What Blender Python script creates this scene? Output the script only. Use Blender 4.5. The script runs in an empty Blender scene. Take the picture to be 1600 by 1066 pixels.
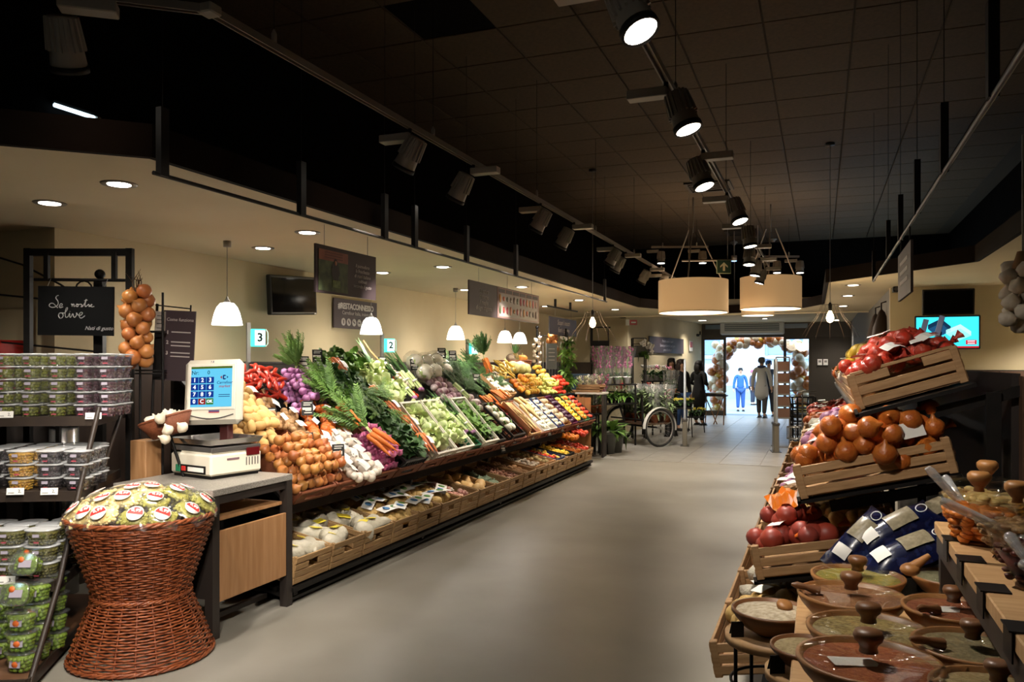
import bpy, math, random
from mathutils import Vector, Matrix, Euler, noise

# ------------------------------------------------------------------ camera, world, exposure
F, CX, HY, H = 1240.0, 800.0, 567.0, 1.55      # focal length in px (1600 wide frame), horizon row, eye height
PSI = math.radians(21.24)
SN, CN = math.sin(PSI), math.cos(PSI)
sc = bpy.context.scene
col = sc.collection
cd = bpy.data.cameras.new('camera')
cd.sensor_width = 36.0
cd.lens = F / 1600.0 * 36.0
cd.shift_y = (HY - 533.0) / 1600.0
cd.clip_start, cd.clip_end = 0.05, 200
cam = bpy.data.objects.new('camera', cd)
cam.location = (0, 0, H)
cam.rotation_euler = (math.pi / 2, 0, PSI)
col.objects.link(cam)
sc.camera = cam
vs = sc.view_settings
vs.view_transform = 'Standard'
vs.look = 'None'
vs.exposure = 0.95
vs.gamma = 1.0
vs.use_curve_mapping = False
try:
    sc.cycles.use_denoising = True
    sc.cycles.max_bounces = 6
    sc.cycles.diffuse_bounces = 3
    sc.cycles.glossy_bounces = 2
    sc.cycles.transmission_bounces = 4
    sc.cycles.transparent_max_bounces = 16
    sc.cycles.caustics_reflective = False
    sc.cycles.caustics_refractive = False
    sc.cycles.sample_clamp_indirect = 4.0
except Exception:
    pass
w = bpy.data.worlds.new('sky')
sc.world = w
w.use_nodes = True
wn = w.node_tree.nodes
bg = wn['Background']
bg.inputs[0].default_value = (0.50, 0.74, 1.0, 1)
bg.inputs[1].default_value = 2.5
sun = bpy.data.lights.new('sun', 'SUN')
sun.energy = 2.2
sun.color = (0.80, 0.92, 1.0)
sun.angle = math.radians(25)
sun_o = bpy.data.objects.new('sun', sun)
sun_o.rotation_euler = (math.radians(38), math.radians(10), 0)
col.objects.link(sun_o)

# ------------------------------------------------------------------ measuring helpers
def cf(X, Z):                       # camera-aligned plan coordinates -> world plan
    return (X * CN - Z * SN, X * SN + Z * CN)
def at_z(px, py, z):                # the point at height z seen at a pixel
    Z = F * (H - z) / (py - HY)
    X = (px - CX) / F * Z
    l, d = cf(X, Z)
    return Vector((l, d, z))
def at_x(px, py, x):                # the point on the plane x = const
    a = math.atan((px - CX) / F) - PSI
    d = x / math.tan(a)
    Z = d * CN - x * SN
    return Vector((x, d, H - (py - HY) * Z / F))
def at_y(px, py, y):
    a = math.atan((px - CX) / F) - PSI
    x = y * math.tan(a)
    Z = y * CN - x * SN
    return Vector((x, y, H - (py - HY) * Z / F))
def at_d(px, py, Z):                # at camera depth Z
    X = (px - CX) / F * Z
    l, d = cf(X, Z)
    return Vector((l, d, H - (py - HY) * Z / F))

# ------------------------------------------------------------------ scene helpers
def tag(o, label=None, cat=None, group=None, kind=None):
    if label: o['label'] = label
    if cat: o['category'] = cat
    if group: o['group'] = group
    if kind: o['kind'] = kind
    return o
def link(o, parent=None):
    col.objects.link(o)
    if parent is not None:
        o.parent = parent
    return o
def mtx(loc=(0, 0, 0), rot=(0, 0, 0), sc_=(1, 1, 1)):
    if not hasattr(sc_, '__len__'): sc_ = (sc_,) * 3
    return Matrix.LocRotScale(Vector(loc), Euler(rot), Vector(sc_))
def thing(name, label, cat, loc=(0, 0, 0), rot=(0, 0, 0), group=None, scale=1.0):
    o = bpy.data.objects.new(name, None)
    o.empty_display_size = 0.1
    o.matrix_basis = mtx(loc, rot, scale)
    link(o)
    return tag(o, label, cat, group)
def put(name, me, parent=None, loc=(0, 0, 0), rot=(0, 0, 0), scale=1.0, label=None, cat=None, group=None, kind=None):
    o = bpy.data.objects.new(name, me)
    o.matrix_basis = mtx(loc, rot, scale)
    link(o, parent)
    return tag(o, label, cat, group, kind)

class MB:
    """collects vertices and faces; mesh() makes one mesh datablock"""
    def __init__(s): s.v, s.f, s.m, s.sm = [], [], [], []
    def add(s, vs_, fs, mi=0, smooth=False, M=None):
        b = len(s.v)
        if M is not None: vs_ = [M @ Vector(p) for p in vs_]
        s.v.extend([tuple(p) for p in vs_])
        for f in fs:
            s.f.append([i + b for i in f]); s.m.append(mi); s.sm.append(smooth)
        return s
    def box(s, c, d, mi=0, M=None, bev=0.0):
        x, y, z = d[0] / 2, d[1] / 2, d[2] / 2
        if bev <= 0:
            vv = [(c[0] + i * x, c[1] + j * y, c[2] + k * z) for k in (-1, 1) for j in (-1, 1) for i in (-1, 1)]
            return s.add(vv, [(0, 2, 3, 1), (4, 5, 7, 6), (0, 1, 5, 4), (2, 6, 7, 3), (0, 4, 6, 2), (1, 3, 7, 5)], mi, False, M)
        b = min(bev, x * .9, y * .9, z * .9)
        vv = []; idx = {}
        for k in (-1, 1):
            for j in (-1, 1):
                for i in (-1, 1):
                    for ax in range(3):
                        p = [c[0] + i * (x - (0 if ax == 0 else b)), c[1] + j * (y - (0 if ax == 1 else b)), c[2] + k * (z - (0 if ax == 2 else b))]
                        idx[(i, j, k, ax)] = len(vv); vv.append(p)
        fs = []
        for sgn in (-1, 1):
            q = [(-1, -1), (1, -1), (1, 1), (-1, 1)]
            if sgn < 0: q = q[::-1]
            fs.append([idx[(sgn, a, bb, 0)] for a, bb in q])
            fs.append([idx[(bb, sgn, a, 1)] for a, bb in q])
            fs.append([idx[(a, bb, sgn, 2)] for a, bb in q])
        for i in (-1, 1):
            for j in (-1, 1):
                f = [idx[(i, j, -1, 0)], idx[(i, j, -1, 1)], idx[(i, j, 1, 1)], idx[(i, j, 1, 0)]]
                fs.append(f if i * j < 0 else f[::-1])
                f = [idx[(i, -1, j, 0)], idx[(i, -1, j, 2)], idx[(i, 1, j, 2)], idx[(i, 1, j, 0)]]
                fs.append(f if i * j > 0 else f[::-1])
                f = [idx[(-1, i, j, 1)], idx[(-1, i, j, 2)], idx[(1, i, j, 2)], idx[(1, i, j, 1)]]
                fs.append(f if i * j < 0 else f[::-1])
                for k in (-1, 1):
                    f = [idx[(i, j, k, 0)], idx[(i, j, k, 1)], idx[(i, j, k, 2)]]
                    fs.append(f if i * j * k > 0 else f[::-1])
        return s.add(vv, fs, mi, False, M)
    def tube(s, pts, r, n=6, mi=0, caps=True, M=None, smooth=True):
        pts = [Vector(p) for p in pts]
        rs = r if hasattr(r, '__len__') else [r] * len(pts)
        vv, fs = [], []
        up = None
        for i, p in enumerate(pts):
            t = (pts[min(i + 1, len(pts) - 1)] - pts[max(i - 1, 0)])
            if t.length < 1e-9: t = Vector((0, 0, 1))
            t.normalize()
            if up is None:
                up = Vector((0, 0, 1)) if abs(t.z) < .9 else Vector((1, 0, 0))
            a = (up - t * up.dot(t))
            if a.length < 1e-6:
                up = Vector((1, 0, 0)) if abs(t.x) < .9 else Vector((0, 1, 0)); a = up - t * up.dot(t)
            a.normalize(); b = t.cross(a); up = a
            for k in range(n):
                an = 2 * math.pi * k / n
                vv.append(p + (a * math.cos(an) + b * math.sin(an)) * rs[i])
        for i in range(len(pts) - 1):
            for k in range(n):
                k2 = (k + 1) % n
                fs.append((i * n + k, i * n + k2, (i + 1) * n + k2, (i + 1) * n + k))
        s.add(vv, fs, mi, smooth, M)
        if caps:
            m0 = len(pts) - 1
            s.add(vv[:n], [tuple(range(n))[::-1]], mi, False, M)
            s.add(vv[m0 * n:], [tuple(range(n))], mi, False, M)
        return s
    def lathe(s, prof, n=16, mi=0, M=None, smooth=True, sx=1.0, sy=1.0, jit=None):
        vv, fs = [], []
        for r, z in prof:
            for k in range(n):
                a = 2 * math.pi * k / n
                q = r if jit is None else r * jit(a, z)
                vv.append((q * math.cos(a) * sx, q * math.sin(a) * sy, z))
        for i in range(len(prof) - 1):
            for k in range(n):
                k2 = (k + 1) % n
                fs.append((i * n + k, i * n + k2, (i + 1) * n + k2, (i + 1) * n + k))
        shut = tuple(prof[0]) == tuple(prof[-1])
        if prof[0][0] > 1e-5 and not shut: fs.append(tuple(range(n))[::-1])
        if prof[-1][0] > 1e-5 and not shut: fs.append(tuple((len(prof) - 1) * n + k for k in range(n)))
        return s.add(vv, fs, mi, smooth, M)
    def ball(s, c, r, nu=10, nv=6, mi=0, M=None, amp=0.0, freq=1.0, seed=0.0, smooth=True):
        if not hasattr(r, '__len__'): r = (r, r, r)
        vv, fs = [], []
        for j in range(1, nv):
            th = math.pi * j / nv
            for k in range(nu):
                ph = 2 * math.pi * k / nu
                vv.append((math.sin(th) * math.cos(ph), math.sin(th) * math.sin(ph), math.cos(th)))
        vv += [(0, 0, 1), (0, 0, -1)]
        t, b = len(vv) - 2, len(vv) - 1
        for j in range(nv - 2):
            for k in range(nu):
                k2 = (k + 1) % nu
                fs.append((j * nu + k, (j + 1) * nu + k, (j + 1) * nu + k2, j * nu + k2))
        for k in range(nu):
            k2 = (k + 1) % nu
            fs.append((t, k, k2)); fs.append((b, (nv - 2) * nu + k2, (nv - 2) * nu + k))
        out = []
        for p in vv:
            q = 1.0
            if amp: q += amp * noise.noise(Vector(p) * freq + Vector((seed, seed * 1.7, -seed)))
            out.append((c[0] + p[0] * r[0] * q, c[1] + p[1] * r[1] * q, c[2] + p[2] * r[2] * q))
        return s.add(out, fs, mi, smooth, M)
    def prism(s, poly, z0, z1, mi=0, M=None):
        n = len(poly)
        vv = [(p[0], p[1], z0) for p in poly] + [(p[0], p[1], z1) for p in poly]
        fs = [tuple(range(n))[::-1], tuple(range(n, 2 * n))]
        fs += [(i, (i + 1) % n, n + (i + 1) % n, n + i) for i in range(n)]
        return s.add(vv, fs, mi, False, M)
    def quad(s, a, b, c, d, mi=0):
        return s.add([a, b, c, d], [(0, 1, 2, 3)], mi)
    def mesh(s, name, *mats):
        me = bpy.data.meshes.new(name)
        me.from_pydata(s.v, [], s.f)
        for m in mats: me.materials.append(m)
        if any(s.m): me.polygons.foreach_set('material_index', s.m)
        me.polygons.foreach_set('use_smooth', s.sm)
        me.update()
        return me

def MBX(fn, *a, **k):
    b = MB(); getattr(b, fn)(*a, **k); return b

# ------------------------------------------------------------------ procedural materials
def srgb(h):
    if isinstance(h, str):
        h = h.lstrip('#'); c = [int(h[i:i + 2], 16) / 255 for i in (0, 2, 4)]
    else: c = h
    return tuple(x / 12.92 if x <= .04045 else ((x + .055) / 1.055) ** 2.4 for x in c) + (1.0,)
MATS = {}
def mat(name, c, rough=.6, var=.0, hue=.0, c2=None, scale=8.0, bump=0.0, bscale=40.0, metal=0.0, spec=.5, emit=0.0, ecol=None,
        alpha=1.0, stretch=None, sub=0.0, detail=3.0, coat=0.0, lo=.35, hi=.65):
    if name in MATS: return MATS[name]
    m = bpy.data.materials.new(name); m.use_nodes = True
    nt = m.node_tree; N = nt.nodes; Lk = nt.links
    b = N['Principled BSDF']
    b.inputs['Roughness'].default_value = rough
    b.inputs['Metallic'].default_value = metal
    b.inputs['Specular IOR Level'].default_value = spec
    if coat: b.inputs['Coat Weight'].default_value = coat; b.inputs['Coat Roughness'].default_value = .15
    c = srgb(c); out = None
    if c2 is not None or bump:
        tc = N.new('ShaderNodeTexCoord'); mp = N.new('ShaderNodeMapping')
        Lk.new(tc.outputs['Object'], mp.inputs[0])
        if stretch: mp.inputs['Scale'].default_value = stretch
    if c2 is not None:
        nz = N.new('ShaderNodeTexNoise'); nz.inputs['Scale'].default_value = scale; nz.inputs['Detail'].default_value = detail
        Lk.new(mp.outputs[0], nz.inputs['Vector'])
        rp = N.new('ShaderNodeValToRGB'); rp.color_ramp.elements[0].color = c; rp.color_ramp.elements[1].color = srgb(c2)
        rp.color_ramp.elements[0].position = lo; rp.color_ramp.elements[1].position = hi
        Lk.new(nz.outputs['Fac'], rp.inputs[0]); out = rp.outputs[0]
    if var or hue:
        oi = N.new('ShaderNodeObjectInfo'); hs = N.new('ShaderNodeHueSaturation')
        mr = N.new('ShaderNodeMapRange'); mr.inputs[3].default_value = 1 - var; mr.inputs[4].default_value = 1 + var
        Lk.new(oi.outputs['Random'], mr.inputs[0]); Lk.new(mr.outputs[0], hs.inputs['Value'])
        if hue:
            ml = N.new('ShaderNodeMath'); ml.operation = 'MULTIPLY'; ml.inputs[1].default_value = 7.31
            fr = N.new('ShaderNodeMath'); fr.operation = 'FRACT'
            m2 = N.new('ShaderNodeMapRange'); m2.inputs[3].default_value = .5 - hue; m2.inputs[4].default_value = .5 + hue
            Lk.new(oi.outputs['Random'], ml.inputs[0]); Lk.new(ml.outputs[0], fr.inputs[0]); Lk.new(fr.outputs[0], m2.inputs[0]); Lk.new(m2.outputs[0], hs.inputs['Hue'])
        if out: Lk.new(out, hs.inputs['Color'])
        else: hs.inputs['Color'].default_value = c
        out = hs.outputs[0]
    if out: Lk.new(out, b.inputs['Base Color'])
    else: b.inputs['Base Color'].default_value = c
    if bump:
        nb = N.new('ShaderNodeTexNoise'); nb.inputs['Scale'].default_value = bscale; nb.inputs['Detail'].default_value = 4
        Lk.new(mp.outputs[0], nb.inputs['Vector'])
        bp = N.new('ShaderNodeBump'); bp.inputs['Strength'].default_value = bump; bp.inputs['Distance'].default_value = .02
        Lk.new(nb.outputs['Fac'], bp.inputs['Height']); Lk.new(bp.outputs[0], b.inputs['Normal'])
    if sub:
        b.inputs['Subsurface Weight'].default_value = sub; b.inputs['Subsurface Radius'].default_value = (.02, .01, .005)
    if emit:
        b.inputs['Emission Color'].default_value = srgb(ecol) if ecol else c
        b.inputs['Emission Strength'].default_value = emit
    if alpha < 1: b.inputs['Alpha'].default_value = alpha
    MATS[name] = m
    return m
def clear(name, tint=(1, 1, 1), amount=.12, rough=.05, gloss=(1, 1, 1), haze=0.0, edge=.32):
    """thin clear plastic or glass: lets light straight through, reflects at grazing angles, a little haze"""
    if name in MATS: return MATS[name]
    m = bpy.data.materials.new(name); m.use_nodes = True
    nt = m.node_tree; N = nt.nodes; Lk = nt.links; N.clear()
    o = N.new('ShaderNodeOutputMaterial'); t = N.new('ShaderNodeBsdfTransparent'); g = N.new('ShaderNodeBsdfGlossy')
    t.inputs[0].default_value = tint + (1,); g.inputs[0].default_value = gloss + (1,); g.inputs['Roughness'].default_value = rough
    fr = N.new('ShaderNodeLayerWeight'); fr.inputs[0].default_value = .35
    mr = N.new('ShaderNodeMapRange'); mr.inputs[3].default_value = amount; mr.inputs[4].default_value = min(1, amount + edge)
    Lk.new(fr.outputs['Fresnel'], mr.inputs[0])
    mx = N.new('ShaderNodeMixShader'); Lk.new(mr.outputs[0], mx.inputs[0]); Lk.new(t.outputs[0], mx.inputs[1]); Lk.new(g.outputs[0], mx.inputs[2])
    last = mx
    if haze:
        df = N.new('ShaderNodeBsdfDiffuse'); df.inputs[0].default_value = (.85, .86, .86, 1)
        m2 = N.new('ShaderNodeMixShader'); m2.inputs[0].default_value = haze
        Lk.new(mx.outputs[0], m2.inputs[1]); Lk.new(df.outputs[0], m2.inputs[2]); last = m2
    Lk.new(last.outputs[0], o.inputs[0])
    MATS[name] = m
    return m
def glow(name, c, strength):
    if name in MATS: return MATS[name]
    m = bpy.data.materials.new(name); m.use_nodes = True
    N = m.node_tree.nodes; N.clear()
    o = N.new('ShaderNodeOutputMaterial'); e = N.new('ShaderNodeEmission')
    e.inputs[0].default_value = srgb(c); e.inputs[1].default_value = strength
    m.node_tree.links.new(e.outputs[0], o.inputs[0])
    MATS[name] = m
    return m

# a scratch scene in which lettering and modifier shapes are turned into plain meshes; removed at the end
SCRATCH = bpy.data.scenes.new('scratch')
def baked(o):
    SCRATCH.collection.objects.link(o)
    vl = SCRATCH.view_layers[0]; vl.update()
    me = bpy.data.meshes.new_from_object(o.evaluated_get(vl.depsgraph))
    SCRATCH.collection.objects.unlink(o)
    return me
# ------------------------------------------------------------------ lettering (flat print, as thin mesh)
_TXT = {}
def text_mesh(s, size, m, shear=0.0, align='LEFT', bold=0.0, spacing=1.0):
    key = (s, size, m.name, shear, align, bold, spacing)
    if key in _TXT: return _TXT[key]
    cu = bpy.data.curves.new('lettering', 'FONT')
    cu.body = s; cu.size = size; cu.shear = shear; cu.align_x = align; cu.align_y = 'CENTER'
    cu.resolution_u = 2; cu.offset = bold; cu.space_character = spacing; cu.extrude = 0.0006
    o = bpy.data.objects.new('lettering', cu)
    me = baked(o)
    bpy.data.objects.remove(o); bpy.data.curves.remove(cu)
    me.materials.clear(); me.materials.append(m)
    _TXT[key] = me
    return me
def text(parent, s, size, m, loc, rot=(math.pi / 2, 0, 0), shear=0.0, align='CENTER', bold=0.0, spacing=1.0, name='lettering'):
    return put(name, text_mesh(s, size, m, shear, align, bold, spacing), parent, loc, rot)

def spot(parent_loc, target, energy, size_deg, color=(1, .86, .70), blend=.6, radius=.05, name='spot_beam'):
    l = bpy.data.lights.new(name, 'SPOT'); l.energy = energy; l.spot_size = math.radians(size_deg); l.spot_blend = blend
    l.shadow_soft_size = radius; l.color = color
    o = bpy.data.objects.new(name, l); o.location = parent_loc
    d = Vector(target) - Vector(parent_loc)
    o.rotation_euler = d.to_track_quat('-Z', 'Y').to_euler()
    col.objects.link(o)
    return o
def point(loc, energy, color=(1, .85, .68), radius=.05, name='bulb_light'):
    l = bpy.data.lights.new(name, 'POINT'); l.energy = energy; l.color = color; l.shadow_soft_size = radius
    o = bpy.data.objects.new(name, l); o.location = loc; col.objects.link(o)
    return o
rnd = random.Random(7)
U = rnd.uniform
# ================================================================== the setting
M_cream = mat('cream_paint', '#cbbc99', .85, c2='#c5b591', scale=2.0, bump=.03, bscale=120)
M_soff = mat('soffit_paint', '#cdbfa0', .85, c2='#c8b998', scale=1.5)
M_fascia = mat('fascia_brown', '#1c120b', .9, c2='#160e08', scale=3, spec=.1)
M_black = mat('black_void', '#0b0908', .95, spec=.05)
M_ceil = mat('ceiling_tile_brown', '#463723', .9, var=.07, c2='#3c2f1c', scale=30, bump=.1, bscale=200)
M_ceilgrid = mat('ceiling_grid', '#33281a', .9)
M_floor = mat('poured_floor', '#938e83', .42, c2='#878276', scale=1.3, bump=.015, bscale=90, detail=6)
M_ftile = mat('entrance_tile', '#a39f97', .38, var=.05, c2='#96928a', scale=4)
M_wains = mat('dark_wainscot', '#3a2b22', .55, c2='#30231b', scale=5, stretch=(1, 8, .6))
M_frame = mat('bronze_frame', '#3f3830', .5)
M_glass = clear('door_glass', (.92, .97, 1.0), .05, .02)
M_white = mat('white_paint', '#d9d6cf', .6)
M_iron = mat('black_iron', '#12100f', .5, c2='#191614', scale=20, spec=.25)
M_grey = mat('grey_metal', '#8a8680', .45)

ZS, ZC, ZV = 2.47, 3.97, 2.70           # soffit, high ceiling, entrance ceiling
LW, DEN, DT = -4.85, 24.0, 10.8         # left wall, entrance wall, wall with the screens
OUT = (-8.0, -3.0, 3.6)                 # room limits behind and beside the camera

# floor
fl = put('floor', MBX('box', (-2.2, 10.6, -.05), (11.8, 27.4, .1)).mesh('floor', M_floor), kind='structure')
tile = MBX('box', (0, 0, 0), (.594, .594, .006), bev=.002).mesh('floor_tile', M_ftile)
for i in range(8):
    for j in range(19):
        put('floor_tile', tile, fl, (-3.55 + i * .6, 12.75 + j * .6, .0025))
# high ceiling with its tiles
ce = put('ceiling', MBX('box', (-.9, 6.9, ZC + .06), (6.6, 20.2, .1)).mesh('ceiling', M_ceilgrid), kind='structure')
ctile = MBX('box', (0, 0, 0), (.588, .588, .012), bev=.004).mesh('ceiling_tile', M_ceil)
HX, HYT = None, None
for i in range(10):
    for j in range(29):
        x, y = -3.68 + i * .6, -.4 + j * .6
        if abs(x + 2.48) < .2 and abs(y - 5.0) < .2:
            HX, HYT = x, y
            continue
        put('ceiling_tile', ctile, ce, (x, y, ZC + .002))
hat = put('ceiling_hatch', MBX('box', (HX, HYT, ZC + .02), (.58, .58, .03)).mesh('ceiling_hatch', M_black), ce)
# dark walls above the soffits
for nm, c, d in (('wall_upper_left', (-4.0, 6.9, 3.28), (.1, 20.2, 1.52)), ('wall_upper_right', (2.3, 6.9, 3.28), (.1, 20.2, 1.52)),
                 ('wall_upper_back', (-.9, 16.9, 3.4), (6.6, .1, 1.28)), ('wall_upper_front', (-.9, -3.0, 3.2), (6.6, .1, 1.7))):
    put(nm, MBX('box', c, d).mesh(nm, M_black), kind='structure')
# soffit: a slab ring round the high ceiling field
ring = [(-4.4, -3.0), (-4.4, 1.2), (-3.25, 2.28), (-2.78, 2.72), (-2.78, 12.95), (-2.5, 13.6), (-1.7, 15.2), (-.47, 14.6), (.03, 13.3), (.06, 9.74), (1.31, 8.22), (1.28, -3.0)]
sb = MB()
def slab(poly, z0=ZS, z1=ZS + .04, mb=None):
    (mb or sb).prism(poly, z0, z1)
slab([(OUT[0], -3), ring[0], ring[1], (OUT[0], 1.2)])
slab([(OUT[0], 1.2), ring[1], ring[2], ring[3], (-2.78, 4.0), (OUT[0], 4.0)])
slab([(-5.0, 4.0), (-2.78, 4.0), ring[4], (-5.0, 12.95)])
slab([(-5.0, 12.95), ring[4], ring[5], ring[6], (-1.7, 15.5), (-5.0, 15.5)])
slab([(-1.7, 15.5), ring[6], ring[7], (-.47, 15.5)])
slab([(-.47, 15.5), ring[7], ring[8], (.9, 13.3), (.9, 15.5)])
slab([ring[8], ring[9], (.9, 9.74), (.9, 13.3)])
slab([ring[9], ring[10], (1.31, 10.9), (.06, 10.9)], ZS + .0005, ZS + .041)
slab([ring[10], ring[11], (OUT[2], -3), (OUT[2], 10.9), (1.31, 10.9)])
put('ceiling_soffit', sb.mesh('ceiling_soffit', M_soff), kind='structure')
fb = MB()
for k in range(len(ring) - 1):
    a, b = Vector(ring[k]), Vector(ring[k + 1])
    t = (b - a).normalized(); n = Vector((-t.y, t.x)) * .03
    hgt = .145
    fb.prism([a - n * .2, b - n * .2, b + n, a + n], ZS - .004, ZS + hgt)
put('trim_1', fb.mesh('fascia', M_fascia), kind='structure')
vb = MB(); slab([(-5.0, 15.5), (.95, 15.5), (.95, DEN + .2), (-5.0, DEN + .2)], ZV, ZV + .05, vb)
vb.box((-2, 15.48, 2.6), (6, .04, .3))
put('ceiling_entrance', vb.mesh('ceiling_entrance', M_soff), kind='structure')
# walls
def wall(nm, a, b, z0, z1, m, th=.1, side=1):
    a, b = Vector(a), Vector(b); t = (b - a).normalized(); n = Vector((-t.y, t.x)) * th * side
    return put(nm, MBX('prism', [a, b, b + n, a + n] if side > 0 else [a + n, b + n, b, a], z0, z1).mesh(nm, m), kind='structure')
wall('wall_left', (LW, 4.0), (LW, 17.6), 0, ZV, M_cream)
wall('wall_deli', (OUT[0], 3.9), (LW, 3.9), 0, ZS + .05, M_cream)
wall('wall_outer_left', (OUT[0], -3), (OUT[0], 4), 0, ZS + .05, M_cream)
wall('wall_rear', (OUT[0], -3), (OUT[2], -3), 0, ZC, M_cream, side=-1)
wall('wall_outer_right', (OUT[2], -3), (OUT[2], 11), 0, ZS + .05, M_cream, side=-1)
wall('wall_screens', (.8, DT), (OUT[2], DT), 0, ZS + .05, M_cream)
M_sidew = mat('grey_side_wall', '#6b665f', .7)
wall('wall_right', (.8, DT + .1), (.8, DEN), 0, ZV, M_sidew, side=-1)
wall('wall_flower', (-4.02, 17.5), (-3.28, DEN), 0, ZV, M_cream)
wall('wall_return', (-4.95, 17.5), (-4.02, 17.5), 0, ZV, M_cream)
# dark wainscot on the left wall and on the screen wall
wb = MB(); wb.box((LW + .012, 10.7, .77), (.024, 13.6, 1.54)); wb.box((LW + .02, 10.7, 1.55), (.04, 13.6, .02))
put('trim_2', wb.mesh('wainscot', M_wains), kind='structure')
wb = MB(); wb.box((2.2, DT - .012, .73), (2.8, .024, 1.47))
pn = put('trim_3', wb.mesh('wainscot', M_wains), kind='structure')
M_wb = mat('walnut_board', '#5a4030', .55, var=.2, c2='#48321f', scale=6, stretch=(6, 6, .6))
brd = MBX('box', (0, 0, 0), (.27, .02, 1.45), bev=.004).mesh('board', M_wb)
for k in range(9): put('board', brd, pn, (.98 + k * .28, DT - .036, .725))

# entrance front: frame, header panel, sliding glass leaves, fixed lights
X0, X1 = -3.28, .8
dl, dr = at_y(1133, 640, DEN).x, at_y(1226, 640, DEN).x       # clear opening
hd = MB(); hd.box(((X0 + X1) / 2, DEN + .05, 2.52), (X1 - X0, .14, .4))
hd.box(((X0 + X1) / 2, DEN + .02, 2.34), (X1 - X0, .2, .1))
hd.box(((-.14 + X1) / 2, DEN + .05, 1.2), (X1 + .14, .1, 2.4))
put('wall_entrance', hd.mesh('entrance_header', M_frame), kind='structure')
def leaf(nm, xa, xb, y, mid=None):
    fb_ = MB(); t = .075
    for x in (xa + t / 2, xb - t / 2): fb_.box((x, y, 1.15), (t, .06, 2.3))
    for z in (.07, 2.26): fb_.box(((xa + xb) / 2, y, z), (xb - xa - 2 * t, .055, .14 if z < 1 else .08))
    d = put(nm, fb_.mesh('door_frame', M_frame), kind='structure')
    put('pane', MBX('box', ((xa + xb) / 2, y, 1.18), (xb - xa - 2 * t, .012, 2.08)).mesh('pane', M_glass), d)
    return d
lx0 = at_y(1097, 640, DEN).x; rx1 = at_y(1268, 640, DEN).x
leaf('door_1', lx0, dl + .03, DEN)
leaf('door_2', dr - .03, rx1, DEN)
fb_ = MB(); fb_.box((rx1 + .06, DEN, 1.15), (.12, .1, 2.3)); fb_.box((lx0 - .05, DEN, 1.15), (.1, .1, 2.3))
put('trim_4', fb_.mesh('jamb', M_frame), kind='structure')
# grey-blue transom window strip above the doors
tb = MB(); tb.box(((lx0 + rx1) / 2, DEN - .03, 2.6), (rx1 - lx0 - .2, .02, .13))
put('window_1', tb.mesh('transom', mat('transom_glass', '#5d7488', .2, spec=.6)), kind='structure')
# outside: street, kerb and the pale house across
M_street = mat('street_paving', '#8f979c', .8, c2='#868e94', scale=2)
M_facade = mat('pale_facade', '#e6e9ea', .8, c2='#dfe3e5', scale=1)
put('street', MBX('box', (-3, 40, -.42), (60, 31.4, .1)).mesh('street', M_street), kind='structure')
st = MB(); st.box((-1.5, 24.6, -.08), (8, 1.0, .14)); st.box((-1.5, 25.1, -.24), (8, .4, .3))
put('doorstep', st.mesh('doorstep', M_street), kind='structure')
fc = thing('town_house', 'pale rendered house across the street with blue shuttered windows', 'building', (-4, 44, -.37))
put('wall', MBX('box', (0, .25, 5), (40, .5, 10)).mesh('facade', M_facade), fc)
put('plinth', MBX('box', (0, -.02, .35), (40, .1, .7)).mesh('plinth', mat('plinth_grey', '#9aa0a5', .8)), fc)
M_sh = mat('blue_shutter', '#8c9cc0', .6); M_ledge = mat('stone_ledge', '#b8bcc0', .7)
for k in range(-4, 5):
    wx = -2.0 + k * 4.2
    wi = put('window', MBX('box', (wx, -.02, 3.4), (1.9, .1, 2.1), bev=.02).mesh('window', M_sh), fc)
    put('ledge', MBX('box', (wx, -.1, 2.2), (2.5, .3, .14)).mesh('ledge', M_ledge), wi)
fc2 = thing('down_pipe', 'blue grey downpipe on the pale house across the street', 'pipe', (0, 0, 0))
p = at_y(1198, 640, 43.9)
put('pipe', MBX('tube', [(p.x, 43.9, -.37), (p.x, 43.9, 9)], .07, 8).mesh('pipe', M_sh), fc2)
put('bracket', MBX('box', (p.x, 43.95, 2.5), (.22, .1, .06)).mesh('bracket', M_sh), fc2)
# ================================================================== ceiling fixtures
M_track = mat('track_grey', '#6e675f', .45)
M_head = mat('spot_grey', '#8b857d', .45)
M_headb = mat('spot_light_grey', '#8b857c', .5)
G_lens = glow('spot_lens', '#fff4e2', 9.0)
G_down = glow('downlight_lens', '#fff6e8', 7.0)
WARM = (1.0, .92, .82)
ZT = 2.95
XL, XR = -2.26, -.71
def track(label, pts, wires, group='suspended light tracks'):
    t = thing('light_track', label, 'light track', pts[0], group=group)
    o = Vector(pts[0])
    for a, b in zip(pts[:-1], pts[1:]):
        a, b = Vector(a), Vector(b); d = (b - a); L = d.length; ang = math.atan2(d.y, d.x)
        mb = MB(); mb.box((L / 2, 0, .012), (L, .034, .008)); mb.box((L / 2, -.014, -.004), (L, .007, .026)); mb.box((L / 2, .014, -.004), (L, .007, .026))
        put('rail', mb.mesh('rail', M_track), t, a - o, (0, 0, ang))
    for p in pts[1:-1]: put('joint', MBX('box', (0, 0, 0), (.07, .07, .04), bev=.006).mesh('joint', M_headb), t, Vector(p) - o)
    for wv in wires:
        wv = Vector(wv)
        put('hanging_wire', MBX('tube', [wv - o, Vector((wv.x, wv.y, ZC)) - o], .0022, 4).mesh('hanging_wire', M_iron), t)
        put('clip', MBX('lathe', [(.012, 0), (.012, .04), (.003, .06)], 8).mesh('clip', M_grey), t, wv - o)
    return t
track('long grey light track above the vegetable display', [(-4.2, .95, ZT), (XL, 2.5, ZT), (XL, 13.9, ZT)], [(XL, y, ZT + .02) for y in (2.9, 4.45, 6.4, 8.3, 10.2, 12.1)])
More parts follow.
